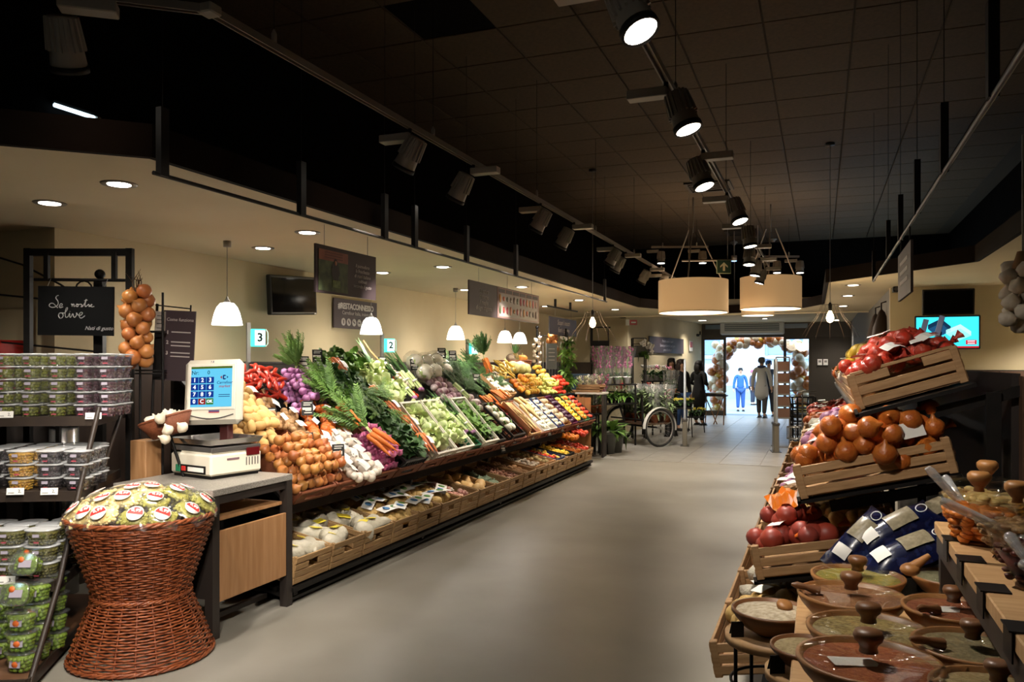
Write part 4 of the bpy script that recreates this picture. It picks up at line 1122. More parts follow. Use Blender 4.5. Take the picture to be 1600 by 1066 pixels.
lattice_crate(SL @ lm(8.12, -.05, .0), 'black crate of white fennel bulbs', M_bplas, .36, .5, .14)
V_fen = [MBX('ball', (0, 0, 0), (.045, .05, .035), 12, 8, amp=.15, freq=2, seed=4).mesh('fennel', P_white)]
for (x, y) in grid(7.98, 8.26, .03, .42, 2, 4, .1):
    t = thingM('fennel_bulb', 'white fennel bulb with green shoots in the black crate', 'fennel', SL @ lm(x, y, .12, 0, 0, U(-.5, .5)), 'fennel bulbs'); put('bulb', V_fen[0], t)
    sh = HID.setdefault('fsh', MB().tube([(0, .03, .01), (.01, .08, .03)], .01, 6).tube([(.015, .03, .01), (.03, .075, .02)], .008, 6).mesh('shoot', P_leafm)); put('shoot', sh, t)
pile(SL, 'radish', [m_like(0, V_tom[0], mat('radish_red', '#b22a3a', .35, var=.1))], 8.36, 8.46, .02, .4, 2, 8, .1, 'small red radish beside the fennel crate', 'radish', 'radishes', scale=(.5, .65))
t = tray(SL @ lm(8.68, -.07, .0), 'open brown paper lined box of parsnips', M_kraft, .36, .5, .12)
put('paper_flap', MBX('box', (0, 0, 0), (.004, .46, .14)).mesh('flap', M_kraft), t, (-.22, .25, .13), (0, -.6, 0))
pile(SL, 'parsnip', V_par, 8.55, 8.85, .16, .5, 4, 3, .1, 'pale parsnip in the brown paper lined box', 'parsnip', 'parsnips', rot='down', scale=(1.3, 1.6), layers=2)
for k, (x, s0) in enumerate(((8.85, .52), (9.1, .56))):
    tray(SL @ lm(x, s0, .06), f'cardboard tray of white mushrooms, {["nearer", "farther"][k]} of the upper pair', M_card, .24, .4, .08)
    pile(SL, 'white_mushroom', V_mus, x - .1, x + .1, s0 + .03, s0 + .38, 4, 6, .13, f'white mushroom in the {["nearer", "farther"][k]} upper cardboard tray', 'mushroom', f'white mushrooms {k}', rot='flat', scale=(1.0, 1.3))
for k, x in enumerate((9.12, 9.38)):
    tray(SL @ lm(x, -.06, .03), f'white tray of mushrooms at the shelf front, {["nearer", "farther"][k]} of two', M_cwhite, .24, .52, .08)
    pile(SL, 'white_mushroom', V_mus, x - .1, x + .1, -.02, .42, 4, 7, .1, f'white mushroom in the {["nearer", "farther"][k]} white front tray', 'mushroom', f'front mushrooms {k}', rot='flat', scale=(1.0, 1.3))
def fruit_tray(x, s0, Ld, Wd, m, lab, kind, vs_, fl, cat, nu, nv, sc_=(.9, 1.05), h=.1, **k):
    tray(SL @ lm(x, s0, .03), lab, m, Wd, Ld, .09)
    pile(SL, kind, vs_, x - Wd / 2 + .02, x + Wd / 2 - .02, s0 + .03, s0 + Ld - .03, nu, nv, h, fl, cat, fl[:40], scale=sc_, **k)
fruit_tray(9.66, -.06, .52, .25, M_cnavy, 'navy and white printed tray of pale mushrooms', 'pale_mushroom', V_mus, 'pale mushroom in the navy printed tray', 'mushroom', 4, 7, (1.0, 1.3), rot='flat')
fruit_tray(9.95, -.06, .52, .28, M_card, 'cardboard tray of white turnips beside the purple tray', 'white_turnip', V_rad and [m_like(0, V_rad[0], mat('pale_turnip', '#e9e2cc', .5, var=.06, c2='#d9b27a', scale=4))], 'pale turnip in the cardboard tray beside the purple tray', 'turnip', 3, 5, (.8, .95))
fruit_tray(10.26, -.06, .52, .26, M_cpurp, 'purple printed tray of dark plums', 'plum', [m_like(0, V_rap[0], mat('plum_skin', '#43203a', .35, var=.2))], 'dark plum in the purple printed tray', 'plum', 4, 7, (.7, .85))
fruit_tray(10.56, -.06, .52, .28, M_cblack, 'black tray of lemons and oranges on the upper shelf', 'lemon', V_lem, 'lemon in the black tray on the upper shelf', 'lemon', 4, 7, rot='wild')
fruit_tray(10.86, -.06, .52, .26, M_cgrn, 'green printed tray of oranges', 'orange', V_org, 'orange in the green printed tray', 'orange', 3, 6)
fruit_tray(11.16, -.06, .52, .28, M_cblack, 'black tray of red and yellow fruit at the upper shelf end', 'red_apple', V_rap, 'red apple in the black tray at the upper shelf end', 'apple', 4, 6, (.75, .9))
pile(SL, 'yellow_apple', V_yap, 9.75, 10.25, .56, .84, 6, 4, .09, 'yellow apple in the heap above the navy tray', 'apple', 'yellow apple heap', layers=2)
pile(SL, 'orange', V_org, 9.55, 9.75, .62, .84, 3, 3, .09, 'orange beside the heap of yellow apples', 'orange', 'oranges by the apples', layers=2)
pile(SL, 'green_pear', V_pear, 10.3, 10.8, .52, .82, 6, 4, .09, 'green pear in the heap above the purple tray', 'pear', 'green pear heap', layers=2, rot='wild')
pile(SL, 'tomato', V_tom, 10.85, 11.3, .5, .8, 6, 4, .09, 'red tomato in the far heap of the upper shelf', 'tomato', 'far tomatoes', layers=2)
V_ban = [MBX('tube', [(-.07, .03, 0), (-.05, .008, 0), (0, -.006, 0), (.05, .008, 0), (.075, .035, 0)], [.006, .015, .017, .015, .005], 7).mesh('banana', mat('banana_skin', '#e0c050', .5, var=.08))]
pile(SL, 'banana', V_ban, 9.3, 9.9, .88, 1.12, 5, 4, .08, 'yellow banana heaped at the back beside the melons', 'banana', 'bananas', rot='flat', layers=2)
V_mel = [MBX('lathe', [(0, -.1), (.05, -.09), (.085, -.04), (.09, .02), (.06, .075), (0, .1)], 18, jit=lambda a, z: 1 + .03 * math.cos(10 * a)).mesh('melon', P_melon)]
pile(SL, 'melon', V_mel, 10.1, 10.8, 1.0, 1.15, 3, 1, .08, 'pale ribbed melon at the back of the upper shelf', 'melon', 'melons', rot='wild', scale=(.9, 1.05))
pile(SL, 'yellow_apple', V_yap, 10.95, 11.3, .85, 1.1, 4, 3, .09, 'small yellow fruit at the back corner of the upper shelf', 'apple', 'back corner fruit')
# basket of pineapple, coconut and squash on the wall shelf
p = at_x(805, 584, -4.5)
bk = thing('fruit_basket', 'rust wicker basket on a shelf above the far vegetables', 'basket', (p.x, p.y, p.z))
put('body', MBX('lathe', [(.0, 0), (.2, 0), (.235, .1), (.255, .2), (.24, .2), (.22, .1), (.19, .02), (0, .02)], 24, sy=1.2, jit=lambda a, z: 1 + .015 * math.cos(24 * a)).mesh('body', M_rust), bk)
rr = MB(); rr.tube([(.25 * math.cos(a * .262), .30 * math.sin(a * .262), .2) for a in range(25)], .015, 6); put('rim', rr.mesh('rim', M_rust), bk)
sh = thing('wall_shelf', 'narrow dark shelf carrying the rust fruit basket', 'shelf', (p.x, p.y, p.z - .03))
put('board', MBX('box', (-.12, 0, .012), (.8, .9, .02)).mesh('board', M_iron), sh)
for y in (-.3, .3): put('bracket', MBX('box', (-.4, y, -.06), (.2, .03, .13)).mesh('bracket', M_iron), sh)
pa = thing('pineapple', 'pineapple with spiky crown in the rust basket', 'pineapple', (p.x + .02, p.y - .05, p.z + .22))
put('body', MBX('lathe', [(0, -.08), (.05, -.07), (.065, 0), (.055, .08), (.03, .1)], 14, jit=lambda a, z: 1 + .05 * math.cos(7 * a + z * 90)).mesh('body', mat('pineapple_skin', '#8a6a34', .7, c2='#5d5a2c', scale=30)), pa)
cr = MB()
for k in range(18):
    a = k * 2.4; e = .5 + .05 * k; leaf(cr, (0, 0, .09), (math.cos(a) * math.cos(e), math.sin(a) * math.cos(e), math.sin(e)), .17, .03, -.3, seg=3)
put('crown', cr.mesh('crown', P_leafd), pa)
co = thing('coconut', 'brown coconut in the rust basket', 'coconut', (p.x, p.y - .2, p.z + .24)); put('husk', MBX('ball', (0, 0, 0), .075, 12, 8, amp=.08, freq=4).mesh('husk', mat('coconut_husk', '#5a4634', .9, c2='#8a7a66', scale=20)), co); put('eye', MBX('ball', (.07, 0, .02), .012, 6, 4).mesh('eye', M_iron), co)
sq = thing('orange_squash', 'ribbed orange squash in the rust basket', 'squash', (p.x + .05, p.y + .17, p.z + .23))
put('body', MBX('lathe', [(0, -.07), (.05, -.07), (.09, -.02), (.09, .03), (.05, .065), (.01, .06)], 24, jit=lambda a, z: 1 + .07 * math.cos(8 * a)).mesh('body', mat('squash_orange', '#d98a34', .5)), sq); put('stem', MBX('tube', [(0, 0, .05), (.01, 0, .1)], .01, 6).mesh('stem', P_stem), sq)

# black price cards on clips
M_card_b = mat('black_card', '#151413', .6); M_chalk = mat('chalk_white', '#d8d4ca', .7)
ME_card = MBX('box', (0, 0, 0), (.1, .004, .125)).mesh('card', M_card_b)
cl = MB()
for k, (w_, z) in enumerate(((.07, .045), (.06, .028), (.075, -.005), (.05, -.02), (.065, -.04))): cl.box((U(-.006, .006), -.003, z), (w_, .002, .008 if k != 2 else .02))
ME_lines = cl.mesh('chalk_lines', M_chalk)
def card(pos, rz, label, rx=-.2, price=None, ry=0, s=1.0, stick=.16):
    t = thing('price_card', label, 'price card', pos, (rx, ry, rz), 'black price cards', s)
    put('card', ME_card, t); 
    if price:
        text(t, price, .045, M_chalk, (0, -.003, -.02)); put('chalk_lines', MBX('box', (0, -.003, .035), (.07, .002, .012)).mesh('chalk_lines', M_chalk), t)
    else: put('chalk_lines', ME_lines, t)
    if stick: put('stick', MBX('tube', [(0, .004, -.05), (0, .02, -.06 - stick)], .003, 5).mesh('stick', M_grey), t)
def slope_card(px, py, sl_, label, h=.25, **k):
    # on the slope surface at distance s up the slope, lifted by h
    best = None
    for i in range(400):
        D = 4.0 + i * .02
        q = SL @ Vector((D, sl_, h)); X = q.y * SN + q.x * CN; Z = q.y * CN - q.x * SN; x = CX + F * X / Z
        if best is None or abs(x - px) < best[0]: best = (abs(x - px), q, Z)
    q = best[1]; z = H - (py - HY) * best[2] / F
    card((q.x, q.y, z), math.radians(52) + U(-.15, .15), label, **k)
CARDS = [(368, 600, 1.05, 'black price card on a stick above the red peppers'), (413, 598, 1.0, 'black price card beside the standing carrot bunch'), (423, 649, .72, 'black price card among the purple onions'),
         (480, 638, .6, 'black price card below the carrot greens'), (480, 688, .33, 'black price card with a yellow header among the onion nets'), (474, 567, 1.15, 'black price card standing above the potato basket'),
         (497, 556, 1.2, 'black price card highest against the cream wall'), (529, 567, 1.2, 'black price card tilted above the chard'), (597, 566, 1.2, 'black price card beside the garlic stalk'), (648, 570, 1.2, 'black price card above the far leeks'),
         (690, 552, 1.2, 'black price card, nearer of the two raised above the cauliflowers'), (707, 556, 1.2, 'black price card, farther of the two raised above the cauliflowers'), (528, 706, .12, 'black price card between garlic and pink shallots'),
         (745, 592, .95, 'black price card among the fennel greens'), (770, 590, 1.0, 'black price card beside the hanging carrots'), (830, 597, .85, 'black price card above the yellow apples'), (855, 596, .8, 'black price card above the green pears')]
for k, (px, py, s, lab) in enumerate(CARDS): slope_card(px, py, s, lab, price='3,98' if k == 1 else None, s=.9 if px < 620 else 1.0)
for k, px in enumerate((786, 803, 832, 858, 878, 902)):
    q = at_x(px, {786: 700, 803: 688, 832: 682, 858: 676, 878: 670, 902: 664}[px], -3.33)
    card((q.x, q.y, q.z), math.radians(70), f'black price card hooked on the upper shelf front, {ORD[k]} from the near end', s=.75, stick=0)
# ================================================================== counter with the weighing scale
M_gran = mat('grey_granite', '#a09a90', .35, c2='#6f6a62', scale=160, detail=2)
M_ply = mat('birch_panel', '#ab8057', .5, c2='#9a6f47', scale=4, stretch=(8, 8, .7))
M_dbr = mat('dark_bronze_steel', '#2b2420', .5)
CT = .84
ct = thing('weighing_counter', 'small counter with grey granite top, dark posts and birch panel', 'counter', (-3.52, 3.87, 0))
def cp(nm, c, d, m, bev=0): return put(nm, MBX('box', c, d, bev=bev).mesh(nm, m), ct)
cp('worktop', (0, 0, CT - .02), (.74, .72, .04), M_gran, .004)
for x in (-.33, .34):
    for y in (-.33, .33): cp('post', (x, y, .4), (.055, .055, .8), M_dbr)
cp('drawer_front', (.355, 0, .40), (.02, .60, .40), M_ply, .003)
cp('shelf', (.02, 0, .66), (.62, .6, .02), M_ply); cp('back_board', (-.3, 0, .45), (.02, .6, .7), M_dbr); cp('rail', (.34, 0, .775), (.03, .62, .05), M_dbr)
cp('side_board', (0, -.335, .5), (.6, .012, .56), M_dbr); cp('foot_rail', (.2, 0, .06), (.03, .6, .03), M_dbr)

M_scale = mat('cream_plastic', '#ddd5c2', .45); M_sdark = mat('dark_grey_plastic', '#4a4744', .4); M_chrome = mat('steel_pan', '#b9b7b4', .18, metal=.9)
sa = thing('touchscreen_scale', 'cream weighing scale with steel pan and blue number screen on the counter', 'scale', (-3.585, 4.03, CT), (0, 0, -.20))
b = MB(); b.box((0, 0, .085), (.40, .38, .13), bev=.012); b.box((.04, 0, .155), (.3, .36, .02), bev=.006)
put('body', b.mesh('body', M_scale), sa)
put('foot_plate', MBX('box', (0, 0, .012), (.37, .35, .022)).mesh('foot_plate', M_iron), sa)
put('top_plate', MBX('box', (0, .0, .178), (.40, .37, .03), bev=.006).mesh('top_plate', M_sdark), sa)
pb = MB(); pb.add([(x * .19, y * .18, .0) for x, y in ((-1, -1), (1, -1), (1, 1), (-1, 1))] + [(x * .21, y * .195, .035) for x, y in ((-1, -1), (1, -1), (1, 1), (-1, 1))] + [(x * .225, y * .21, .036) for x, y in ((-1, -1), (1, -1), (1, 1), (-1, 1))],
       [(0, 1, 2, 3), (0, 4, 5, 1), (1, 5, 6, 2), (2, 6, 7, 3), (3, 7, 4, 0), (4, 8, 9, 5), (5, 9, 10, 6), (6, 10, 11, 7), (7, 11, 8, 4)])
put('pan', pb.mesh('pan', M_chrome), sa, (0, .0, .205))
put('display_window', MBX('box', (.2005, .12, .15), (.012, .10, .05), bev=.003).mesh('display_window', mat('dark_red_window', '#5a1216', .2)), sa)
for k in range(5): put('vent_slot', MBX('box', (.201, .07 + .022 * k, .09), (.004, .005, .05)).mesh('vent_slot', M_sdark), sa)
put('brand_badge', MBX('box', (.201, -.03, .115), (.003, .09, .012)).mesh('badge', mat('badge_grey_red', '#7a6068', .4)), sa)
pr = put('printer_slot', MBX('box', (.03, -.191, .055), (.24, .006, .05)).mesh('printer_slot', M_iron), sa)
put('paper_roll', MBX('box', (.06, -.196, .055), (.15, .006, .026)).mesh('paper', W_label), pr)
put('button', MBX('box', (-.06, -.196, .055), (.04, .008, .03), bev=.003).mesh('button', W_redp), pr)
put('button', MBX('box', (-.115, -.196, .055), (.045, .008, .045), bev=.003).mesh('button', mat('button_green', '#1f7a55', .4)), pr)
put('column', MBX('box', (-.06, .12, .28), (.085, .045, .22), bev=.005).mesh('column', mat('maroon_column', '#4a1a18', .4)), sa)
# touchscreen head
hd_ = put('screen_head', MBX('box', (0, 0, .0), (.385, .075, .42), bev=.028).mesh('screen_head', M_scale), sa, (-.09, .05, .52), (-.13, -.03, .48))
put('bezel', MBX('box', (.0, -.036, .03), (.32, .012, .30), bev=.005).mesh('bezel', mat('bezel_cream', '#e6dfd0', .4)), hd_)
G_scr = glow('screen_cyan', '#63c3e6', .62); G_key = glow('screen_key_blue', '#1a3f9c', .45); G_kr = glow('screen_key_red', '#a02a20', .45); G_kg = glow('screen_key_green', '#3f8a3a', .45); G_st = glow('screen_bar', '#5f7a2c', .4)
G_txtw = glow('screen_white', '#eef4ff', .7); G_txtd = glow('screen_navy', '#26408c', .35); G_txtr = glow('screen_red', '#c23030', .4); G_txtk = glow('screen_black', '#203040', .2)
put('screen', MBX('box', (0, -.0425, .03), (.275, .002, .26)).mesh('screen', G_scr), hd_)
put('status_bar', MBX('box', (0, -.0438, .155), (.275, .001, .014)).mesh('status_bar', G_st), hd_)
text(hd_, 'Nr:', .036, G_txtk, (-.11, -.0445, .122)); text(hd_, '0', .036, G_txtk, (-.02, -.0445, .122))
for r, row in enumerate((('1', '2', '3'), ('4', '5', '6'), ('7', '8', '9'), ('0', 'C', 'OK'))):
    for c_, ch in enumerate(row):
        kx, kz = -.112 + c_ * .052, .074 - r * .046
        k_ = put('key', MBX('box', (kx, -.0442, kz), (.049, .001, .04)).mesh('key', {'C': G_kr, 'OK': G_kg}.get(ch, G_key)), hd_)
        text(k_, ch, .036 if ch != 'OK' else .026, G_txtw, (kx, -.0452, kz), bold=.001)
lg = MB(); lg.add([(.058, 0, .09), (.073, 0, .103), (.070, 0, .094), (.070, 0, .086), (.073, 0, .077)], [(0, 4, 3, 2, 1)], 1)
lg.add([(.078, 0, .105), (.092, 0, .105), (.1, 0, .096), (.088, 0, .098), (.082, 0, .09), (.088, 0, .082), (.1, 0, .084), (.092, 0, .075), (.078, 0, .075), (.074, 0, .09)], [tuple(range(9, -1, -1))], 0)
lg.add([(.113, 0, .09), (.103, 0, .098), (.103, 0, .082)], [(0, 1, 2)], 0)
put('emblem', lg.mesh('emblem', G_txtd, G_txtr), hd_, (0, -.0446, 0))
text(hd_, 'Carrefour', .026, G_txtd, (.088, -.0446, .056), shear=.2); text(hd_, 'market', .026, G_txtr, (.088, -.0446, .032), shear=.2)
for z in (-.022, -.034): put('small_print', MBX('box', (.088, -.0446, z), (.075, .001, .004)).mesh('small_print', G_txtd), hd_)
sm = MB(); sm.tube([(-.15 + .3 * u, -.039, -.148 - .028 * math.sin(math.pi * u)) for u in [i / 10 for i in range(11)]], .004, 5); put('smile_groove', sm.mesh('smile_groove', M_sdark), hd_)
put('badge', MBX('box', (.02, -.0385, -.128), (.07, .003, .014)).mesh('badge', mat('badge_blue_red', '#4a4a78', .4)), hd_)
put('badge_stripe', MBX('box', (.02, -.0388, -.134), (.07, .003, .005)).mesh('badge_stripe', W_redp), hd_)
text(hd_, '7-8', .018, G_txtd, (.0, -.039, .192))

# birch post, garlic basket
t = thing('wooden_post', 'squared light wooden post standing behind the counter', 'post', tuple(at_d(228, 750, 5.05).xy) + (0,)); put('post', MBX('box', (0, 0, .53), (.13, .13, 1.06), bev=.004).mesh('post', M_ply), t); put('foot', MBX('box', (0, 0, .01), (.16, .16, .02)).mesh('foot', M_dbr), t)
p = at_d(262, 668, 4.95)
gb = thing('garlic_basket', 'terracotta wicker basket tipped forward on its stand behind the scale', 'basket', (p.x, p.y, p.z), (0, -.3, .35), None, .85)
put('body', MBX('lathe', [(0, -.06), (.1, -.06), (.16, .07), (.15, .07), (.09, -.05), (0, -.05)], 20, sx=1.2, jit=lambda a, z: 1 + .02 * math.cos(20 * a)).mesh('body', M_rust), gb)
rr = MB(); rr.tube([(.187 * math.cos(a * .262), .156 * math.sin(a * .262), .07) for a in range(25)], .01, 6); put('rim', rr.mesh('rim', M_rust), gb)
put('stand_leg', MBX('tube', [(0, 0, -.06), (.02, 0, -p.z / 1.05)], .012, 6).mesh('stand_leg', M_iron), gb)
for k in range(16):
    a = U(0, 6.28); r_ = U(0, .12)
    q = Vector((p.x, p.y, p.z)) + Vector((r_ * math.cos(a) * 1.1 - .02 + (.0), r_ * math.sin(a), .045 + .03 * (1 - r_ / .12) + .3 * r_ * math.cos(a)))
    inst('garlic_bulb', V_ga[0], mtx(q, (U(-1, 1), U(-1, 1), U(0, 6)), U(1.15, 1.4)), 'white garlic bulb in the terracotta basket behind the scale', 'garlic', 'garlic bulbs in the basket')
for k in range(4):
    q = at_d((250, 262, 258, 285)[k], (655, 672, 686, 668)[k], 4.78)
    inst('garlic_bulb', V_ga[0], mtx(q, (U(-1, 1), U(-1, 1), 0), 1.3), 'white garlic bulb in the terracotta basket behind the scale', 'garlic', 'garlic bulbs in the basket')

# ================================================================== wicker basket of snack bags
BX, BY = -3.36, 3.22
M_wick = mat('red_brown_wicker', '#98532f', .36, c2='#75391c', scale=26, stretch=(1, 1, 1), bump=.2, bscale=80)
M_stake = mat('wicker_stake', '#7a3f22', .5)
def brad(z):
    P = [(0, .353), (.03, .350), (.2, .288), (.30, .248), (.335, .238), (.37, .243), (.5, .285), (.65, .337), (.735, .362)]
    for (a, ra), (b_, rb) in zip(P[:-1], P[1:]):
        if z <= b_: return ra + (rb - ra) * (z - a) / (b_ - a)
    return P[-1][1]
wk = thing('wicker_basket', 'hourglass shaped red brown wicker basket full of snack bags', 'basket', (BX, BY, 0))
wv = MB(); NS = 44
for j in range(54):
    z = .02 + j * .0132; r0 = brad(z); ph = math.pi * (j % 2)
    pts = []
    for k in range(NS * 2):
        a = math.pi * k / NS
        pts.append(((r0 + .0065 * math.cos(a * NS / 2 + ph)) * math.cos(a), (r0 + .0065 * math.cos(a * NS / 2 + ph)) * math.sin(a), z + .0015 * math.sin(a * 7 + j)))
    n = 4; vv = []; fs = []
    for k, p_ in enumerate(pts):
        a = math.pi * k / NS; er = Vector((math.cos(a), math.sin(a), 0)); P0 = Vector(p_)
        vv += [P0 + er * .0042, P0 + Vector((0, 0, .0060)), P0 - er * .0042, P0 - Vector((0, 0, .0060))]
    m_ = len(pts)
    for k in range(m_):
        k2 = (k + 1) % m_
        for q in range(4): fs.append((k * 4 + q, k2 * 4 + q, k2 * 4 + (q + 1) % 4, k * 4 + (q + 1) % 4))
    wv.add(vv, fs, 0, True)
tag(put('weave', wv.mesh('weave', M_wick), wk), kind='stuff')
for k in range(22):
    a = 2 * math.pi * k / 22
    put('stake', MBX('tube', [(brad(z) * math.cos(a), brad(z) * math.sin(a), z) for z in (.0, .1, .2, .3, .335, .37, .5, .62, .73)], .005, 5).mesh('stake', M_stake), wk)
def braid(z, r, th, nm):
    mb = MB()
    for s_ in range(3):
        pts = []
        for k in range(90):
            a = 2 * math.pi * k / 90; q = a * 15 + s_ * 2.094
            pts.append(((r + th * .55 * math.cos(q)) * math.cos(a), (r + th * .55 * math.cos(q)) * math.sin(a), z + th * .55 * math.sin(q)))
        pts.append(pts[0]); mb.tube(pts, th * .55, 5, caps=False)
    put(nm, mb.mesh(nm, M_wick), wk)
braid(.745, .362, .014, 'rim'); braid(.018, .353, .012, 'foot_rim'); braid(.335, .242, .011, 'waist_band'); braid(.71, .352, .009, 'second_rim')
put('inner_floor', MBX('lathe', [(0, .66), (.34, .66), (.34, .67), (0, .67)], 24).mesh('inner_floor', M_stake), wk)
# snack bags
P_lup = mat('lupini_yellow', '#f6e2a4', .4, var=.08, c2='#e4c87c', scale=30); P_olg = mat('olive_green', '#a3a04a', .35, var=.1, c2='#a8a04c', scale=20)
def m_fill(m, r, sd):
    q = random.Random(sd); mb = MB(); mb.ball((0, 0, 0), (.07, .05, .02), 12, 7)
    for k in range(110):
        x, y = q.uniform(-.065, .065), q.uniform(-.045, .045); hgt = .022 * (1 - (x / .075) ** 2) * (1 - (y / .055) ** 2)
        mb.ball((x, y, q.uniform(-hgt, hgt)), (r, r, r * .7), 6, 4)
    return mb.mesh('filling', m)
FIL = [[m_fill(P_lup, .0095, i) for i in range(2)], [m_fill(P_olg, .0095, 7 + i) for i in range(2)]]
fmb = MB(); vv = []; fs = []
for sg in (1, -1):
    b0 = len(vv)
    for j in range(7):
        for i in range(9):
            x, y = -1 + i / 4, -1 + j / 3
            vv.append((x * .085, y * .062, sg * .030 * max(0, 1 - x ** 4) * max(0, 1 - y ** 4) + .002 * math.sin(9 * x + 5 * y)))
    for j in range(6):
        for i in range(8):
            q = (b0 + j * 9 + i, b0 + j * 9 + i + 1, b0 + j * 9 + i + 10, b0 + j * 9 + i + 9); fs.append(q if sg > 0 else q[::-1])
fmb.add(vv, fs, 0, True); ME_pil = fmb.mesh('film', C_film)
ov = MB(); ov.lathe([(0, 0), (.043, 0), (.043, .0015), (0, .0015)], 20, sx=.88); ME_oval = ov.mesh('oval_label', W_label)
rdm = MB(); n_ = 12; rdm.add([(.035 * math.cos(math.pi * k / n_), .040 * math.sin(math.pi * k / n_) - .006, .0022) for k in range(n_ + 1)], [tuple(range(n_ + 1))]); ME_redh = rdm.mesh('red_half', W_redp)
def snack(x, y, z, kind, tilt, rz, lab):
    t = thingM('snack_bag', lab, 'snack bag', mtx((x, y, z), tilt) @ lm(rz=rz, s=1.05), 'snack bags in the wicker basket')
    put('filling', rnd.choice(FIL[kind]), t); put('film', ME_pil, t)
    o = put('oval_label', ME_oval, t, (U(-.015, .015), U(-.008, .008), .033), (0, 0, U(-.25, .25)))
    r_ = put('red_half', ME_redh, o); put('lettering', text_mesh('0,99', .026, W_label, align='CENTER', bold=.0006), r_, (0, .016, .003))
vdir = Vector((0 - BX, 0 - BY)).normalized()
for ring_r, cnt, zz, tl in ((.315, 14, .785, .70), (.2, 9, .84, .40), (.07, 4, .875, .18)):
    for k in range(cnt):
        a = 2 * math.pi * (k + .3 * (cnt % 2)) / cnt + U(-.08, .08)
        x, y = BX + ring_r * math.cos(a), BY + ring_r * math.sin(a)
        rt = (x - BX) * CN + (y - BY) * SN          # to the right as the camera sees it
        kind = 1 if rt > .07 + U(-.03, .03) else 0
        rot_up = PSI                                # labels stand upright towards the aisle
        tilt = (tl * -math.sin(a), tl * math.cos(a), 0)
        lean = Euler((.32, 0, 0))
        M = Euler((0, 0, 0)).to_matrix()
        snack(x, y, zz + U(-.01, .015), kind, (-.0 + tl * -math.sin(a) * -1 * .0 + tilt[0] * -1 * -1, tilt[1], 0), rot_up + U(-.35, .35),
              f'clear snack bag of {"green olives" if kind else "yellow lupin beans"} with red label, {"along the basket rim" if cnt > 10 else "halfway up the heap" if cnt > 5 else "on top of the heap"}')

# ================================================================== olive stand
OS = thing('olive_stand', 'dark metal tiered stand stacked with tubs of olives', 'display stand', (0, 0, 0), (0, 0, PSI))
M_std = mat('stand_brown_metal', '#33281f', .5, c2='#2a2019', scale=12)
M_stray = mat('stand_wood', '#6b4a32', .6, c2='#5a3c26', scale=6)
SHF = [(1.245, 4.42, -2.32), (.865, 4.2, -2.30), (.445, 4.0, -2.30), (.075, 3.68, -2.25)]
BACKZ = 5.06
for k, (z, Zf, Xc) in enumerate(SHF):
    poly = [(-3.5, Zf - .12), (Xc, Zf), (Xc - (BACKZ - Zf) * .24, BACKZ), (-3.7, BACKZ)]
    sh_ = put('shelf', MBX('prism', poly, z - .02, z).mesh('shelf', M_std if k < 3 else M_stray), OS)
    d = Vector(poly[1]) - Vector(poly[0]); mb = MB()
    mb.prism([poly[0], poly[1], (poly[1][0], poly[1][1] - .012), (poly[0][0], poly[0][1] - .012)], z - .045, z + .008)
    mb.prism([poly[1], poly[2], (poly[2][0] + .012, poly[2][1]), (poly[1][0] + .012, poly[1][1])], z - .045, z + .008)
    put('edge_rail', mb.mesh('edge_rail', M_std), sh_)
put('front_leg', MBX('tube', [(-2.30, 4.42, 1.3), (-2.29, 4.2, .87), (-2.28, 4.0, .45), (-2.245, 3.66, .0)], .014, 6).mesh('front_leg', M_std), OS)
put('front_leg', MBX('tube', [(-3.44, 4.3, 1.3), (-3.46, 3.56, .0)], .014, 6).mesh('front_leg', M_std), OS)
put('brace', MBX('tube', [(-2.44, 5.04, 1.35), (-2.30, 4.2, .6)], .012, 6).mesh('brace', M_std), OS)
for x in (-2.44, -3.09): put('back_post', MBX('box', (x, 5.07, 1.14), (.04, .04, 2.28)).mesh('back_post', M_iron), OS)
put('top_bar', MBX('box', (-2.765, 5.07, 2.255), (.69, .04, .045)).mesh('top_bar', M_iron), OS)
for x in (-2.53, -2.96): put('drop_bar', MBX('box', (x, 5.05, 2.165), (.028, .028, .18)).mesh('drop_bar', M_iron), OS)
put('hang_rod', MBX('tube', [(-3.04, 5.05, 2.08), (-2.46, 5.05, 2.075)], .01, 6).mesh('hang_rod', M_iron), OS)
for z in (1.93, 1.62): put('cross_rod', MBX('tube', [(-3.7, 5.2, z + .1), (-2.7, 5.2, z)], .007, 5).mesh('cross_rod', M_iron), OS)
put('centre_post', MBX('box', (-2.70, 5.2, 1.03), (.06, .05, 2.06)).mesh('centre_post', M_iron), OS)
put('finial', MBX('ball', (-2.70, 5.2, 2.13), .033, 12, 8).mesh('finial', M_iron), OS)
put('finial_neck', MBX('box', (-2.70, 5.2, 2.075), (.055, .055, .04)).mesh('finial_neck', M_iron), OS)
sc1 = MB(); sc1.tube([(-2.80 + .055 * math.cos(a * .5), 5.19, 2.03 + .055 * math.sin(a * .5)) for a in range(12)], .006, 5); sc1.tube([(-3.75, 5.19, 2.36), (-3.2, 5.19, 2.19), (-2.95, 5.19, 2.06), (-2.86, 5.19, 2.0), (-2.78, 5.19, 1.99)], .007, 5)
put('scroll', sc1.mesh('scroll', M_iron), OS)
for x in (-3.22, -2.95): put('slat_post', MBX('box', (x - .05, 5.25, .8), (.025, .025, 1.6)).mesh('slat_post', M_iron), OS)
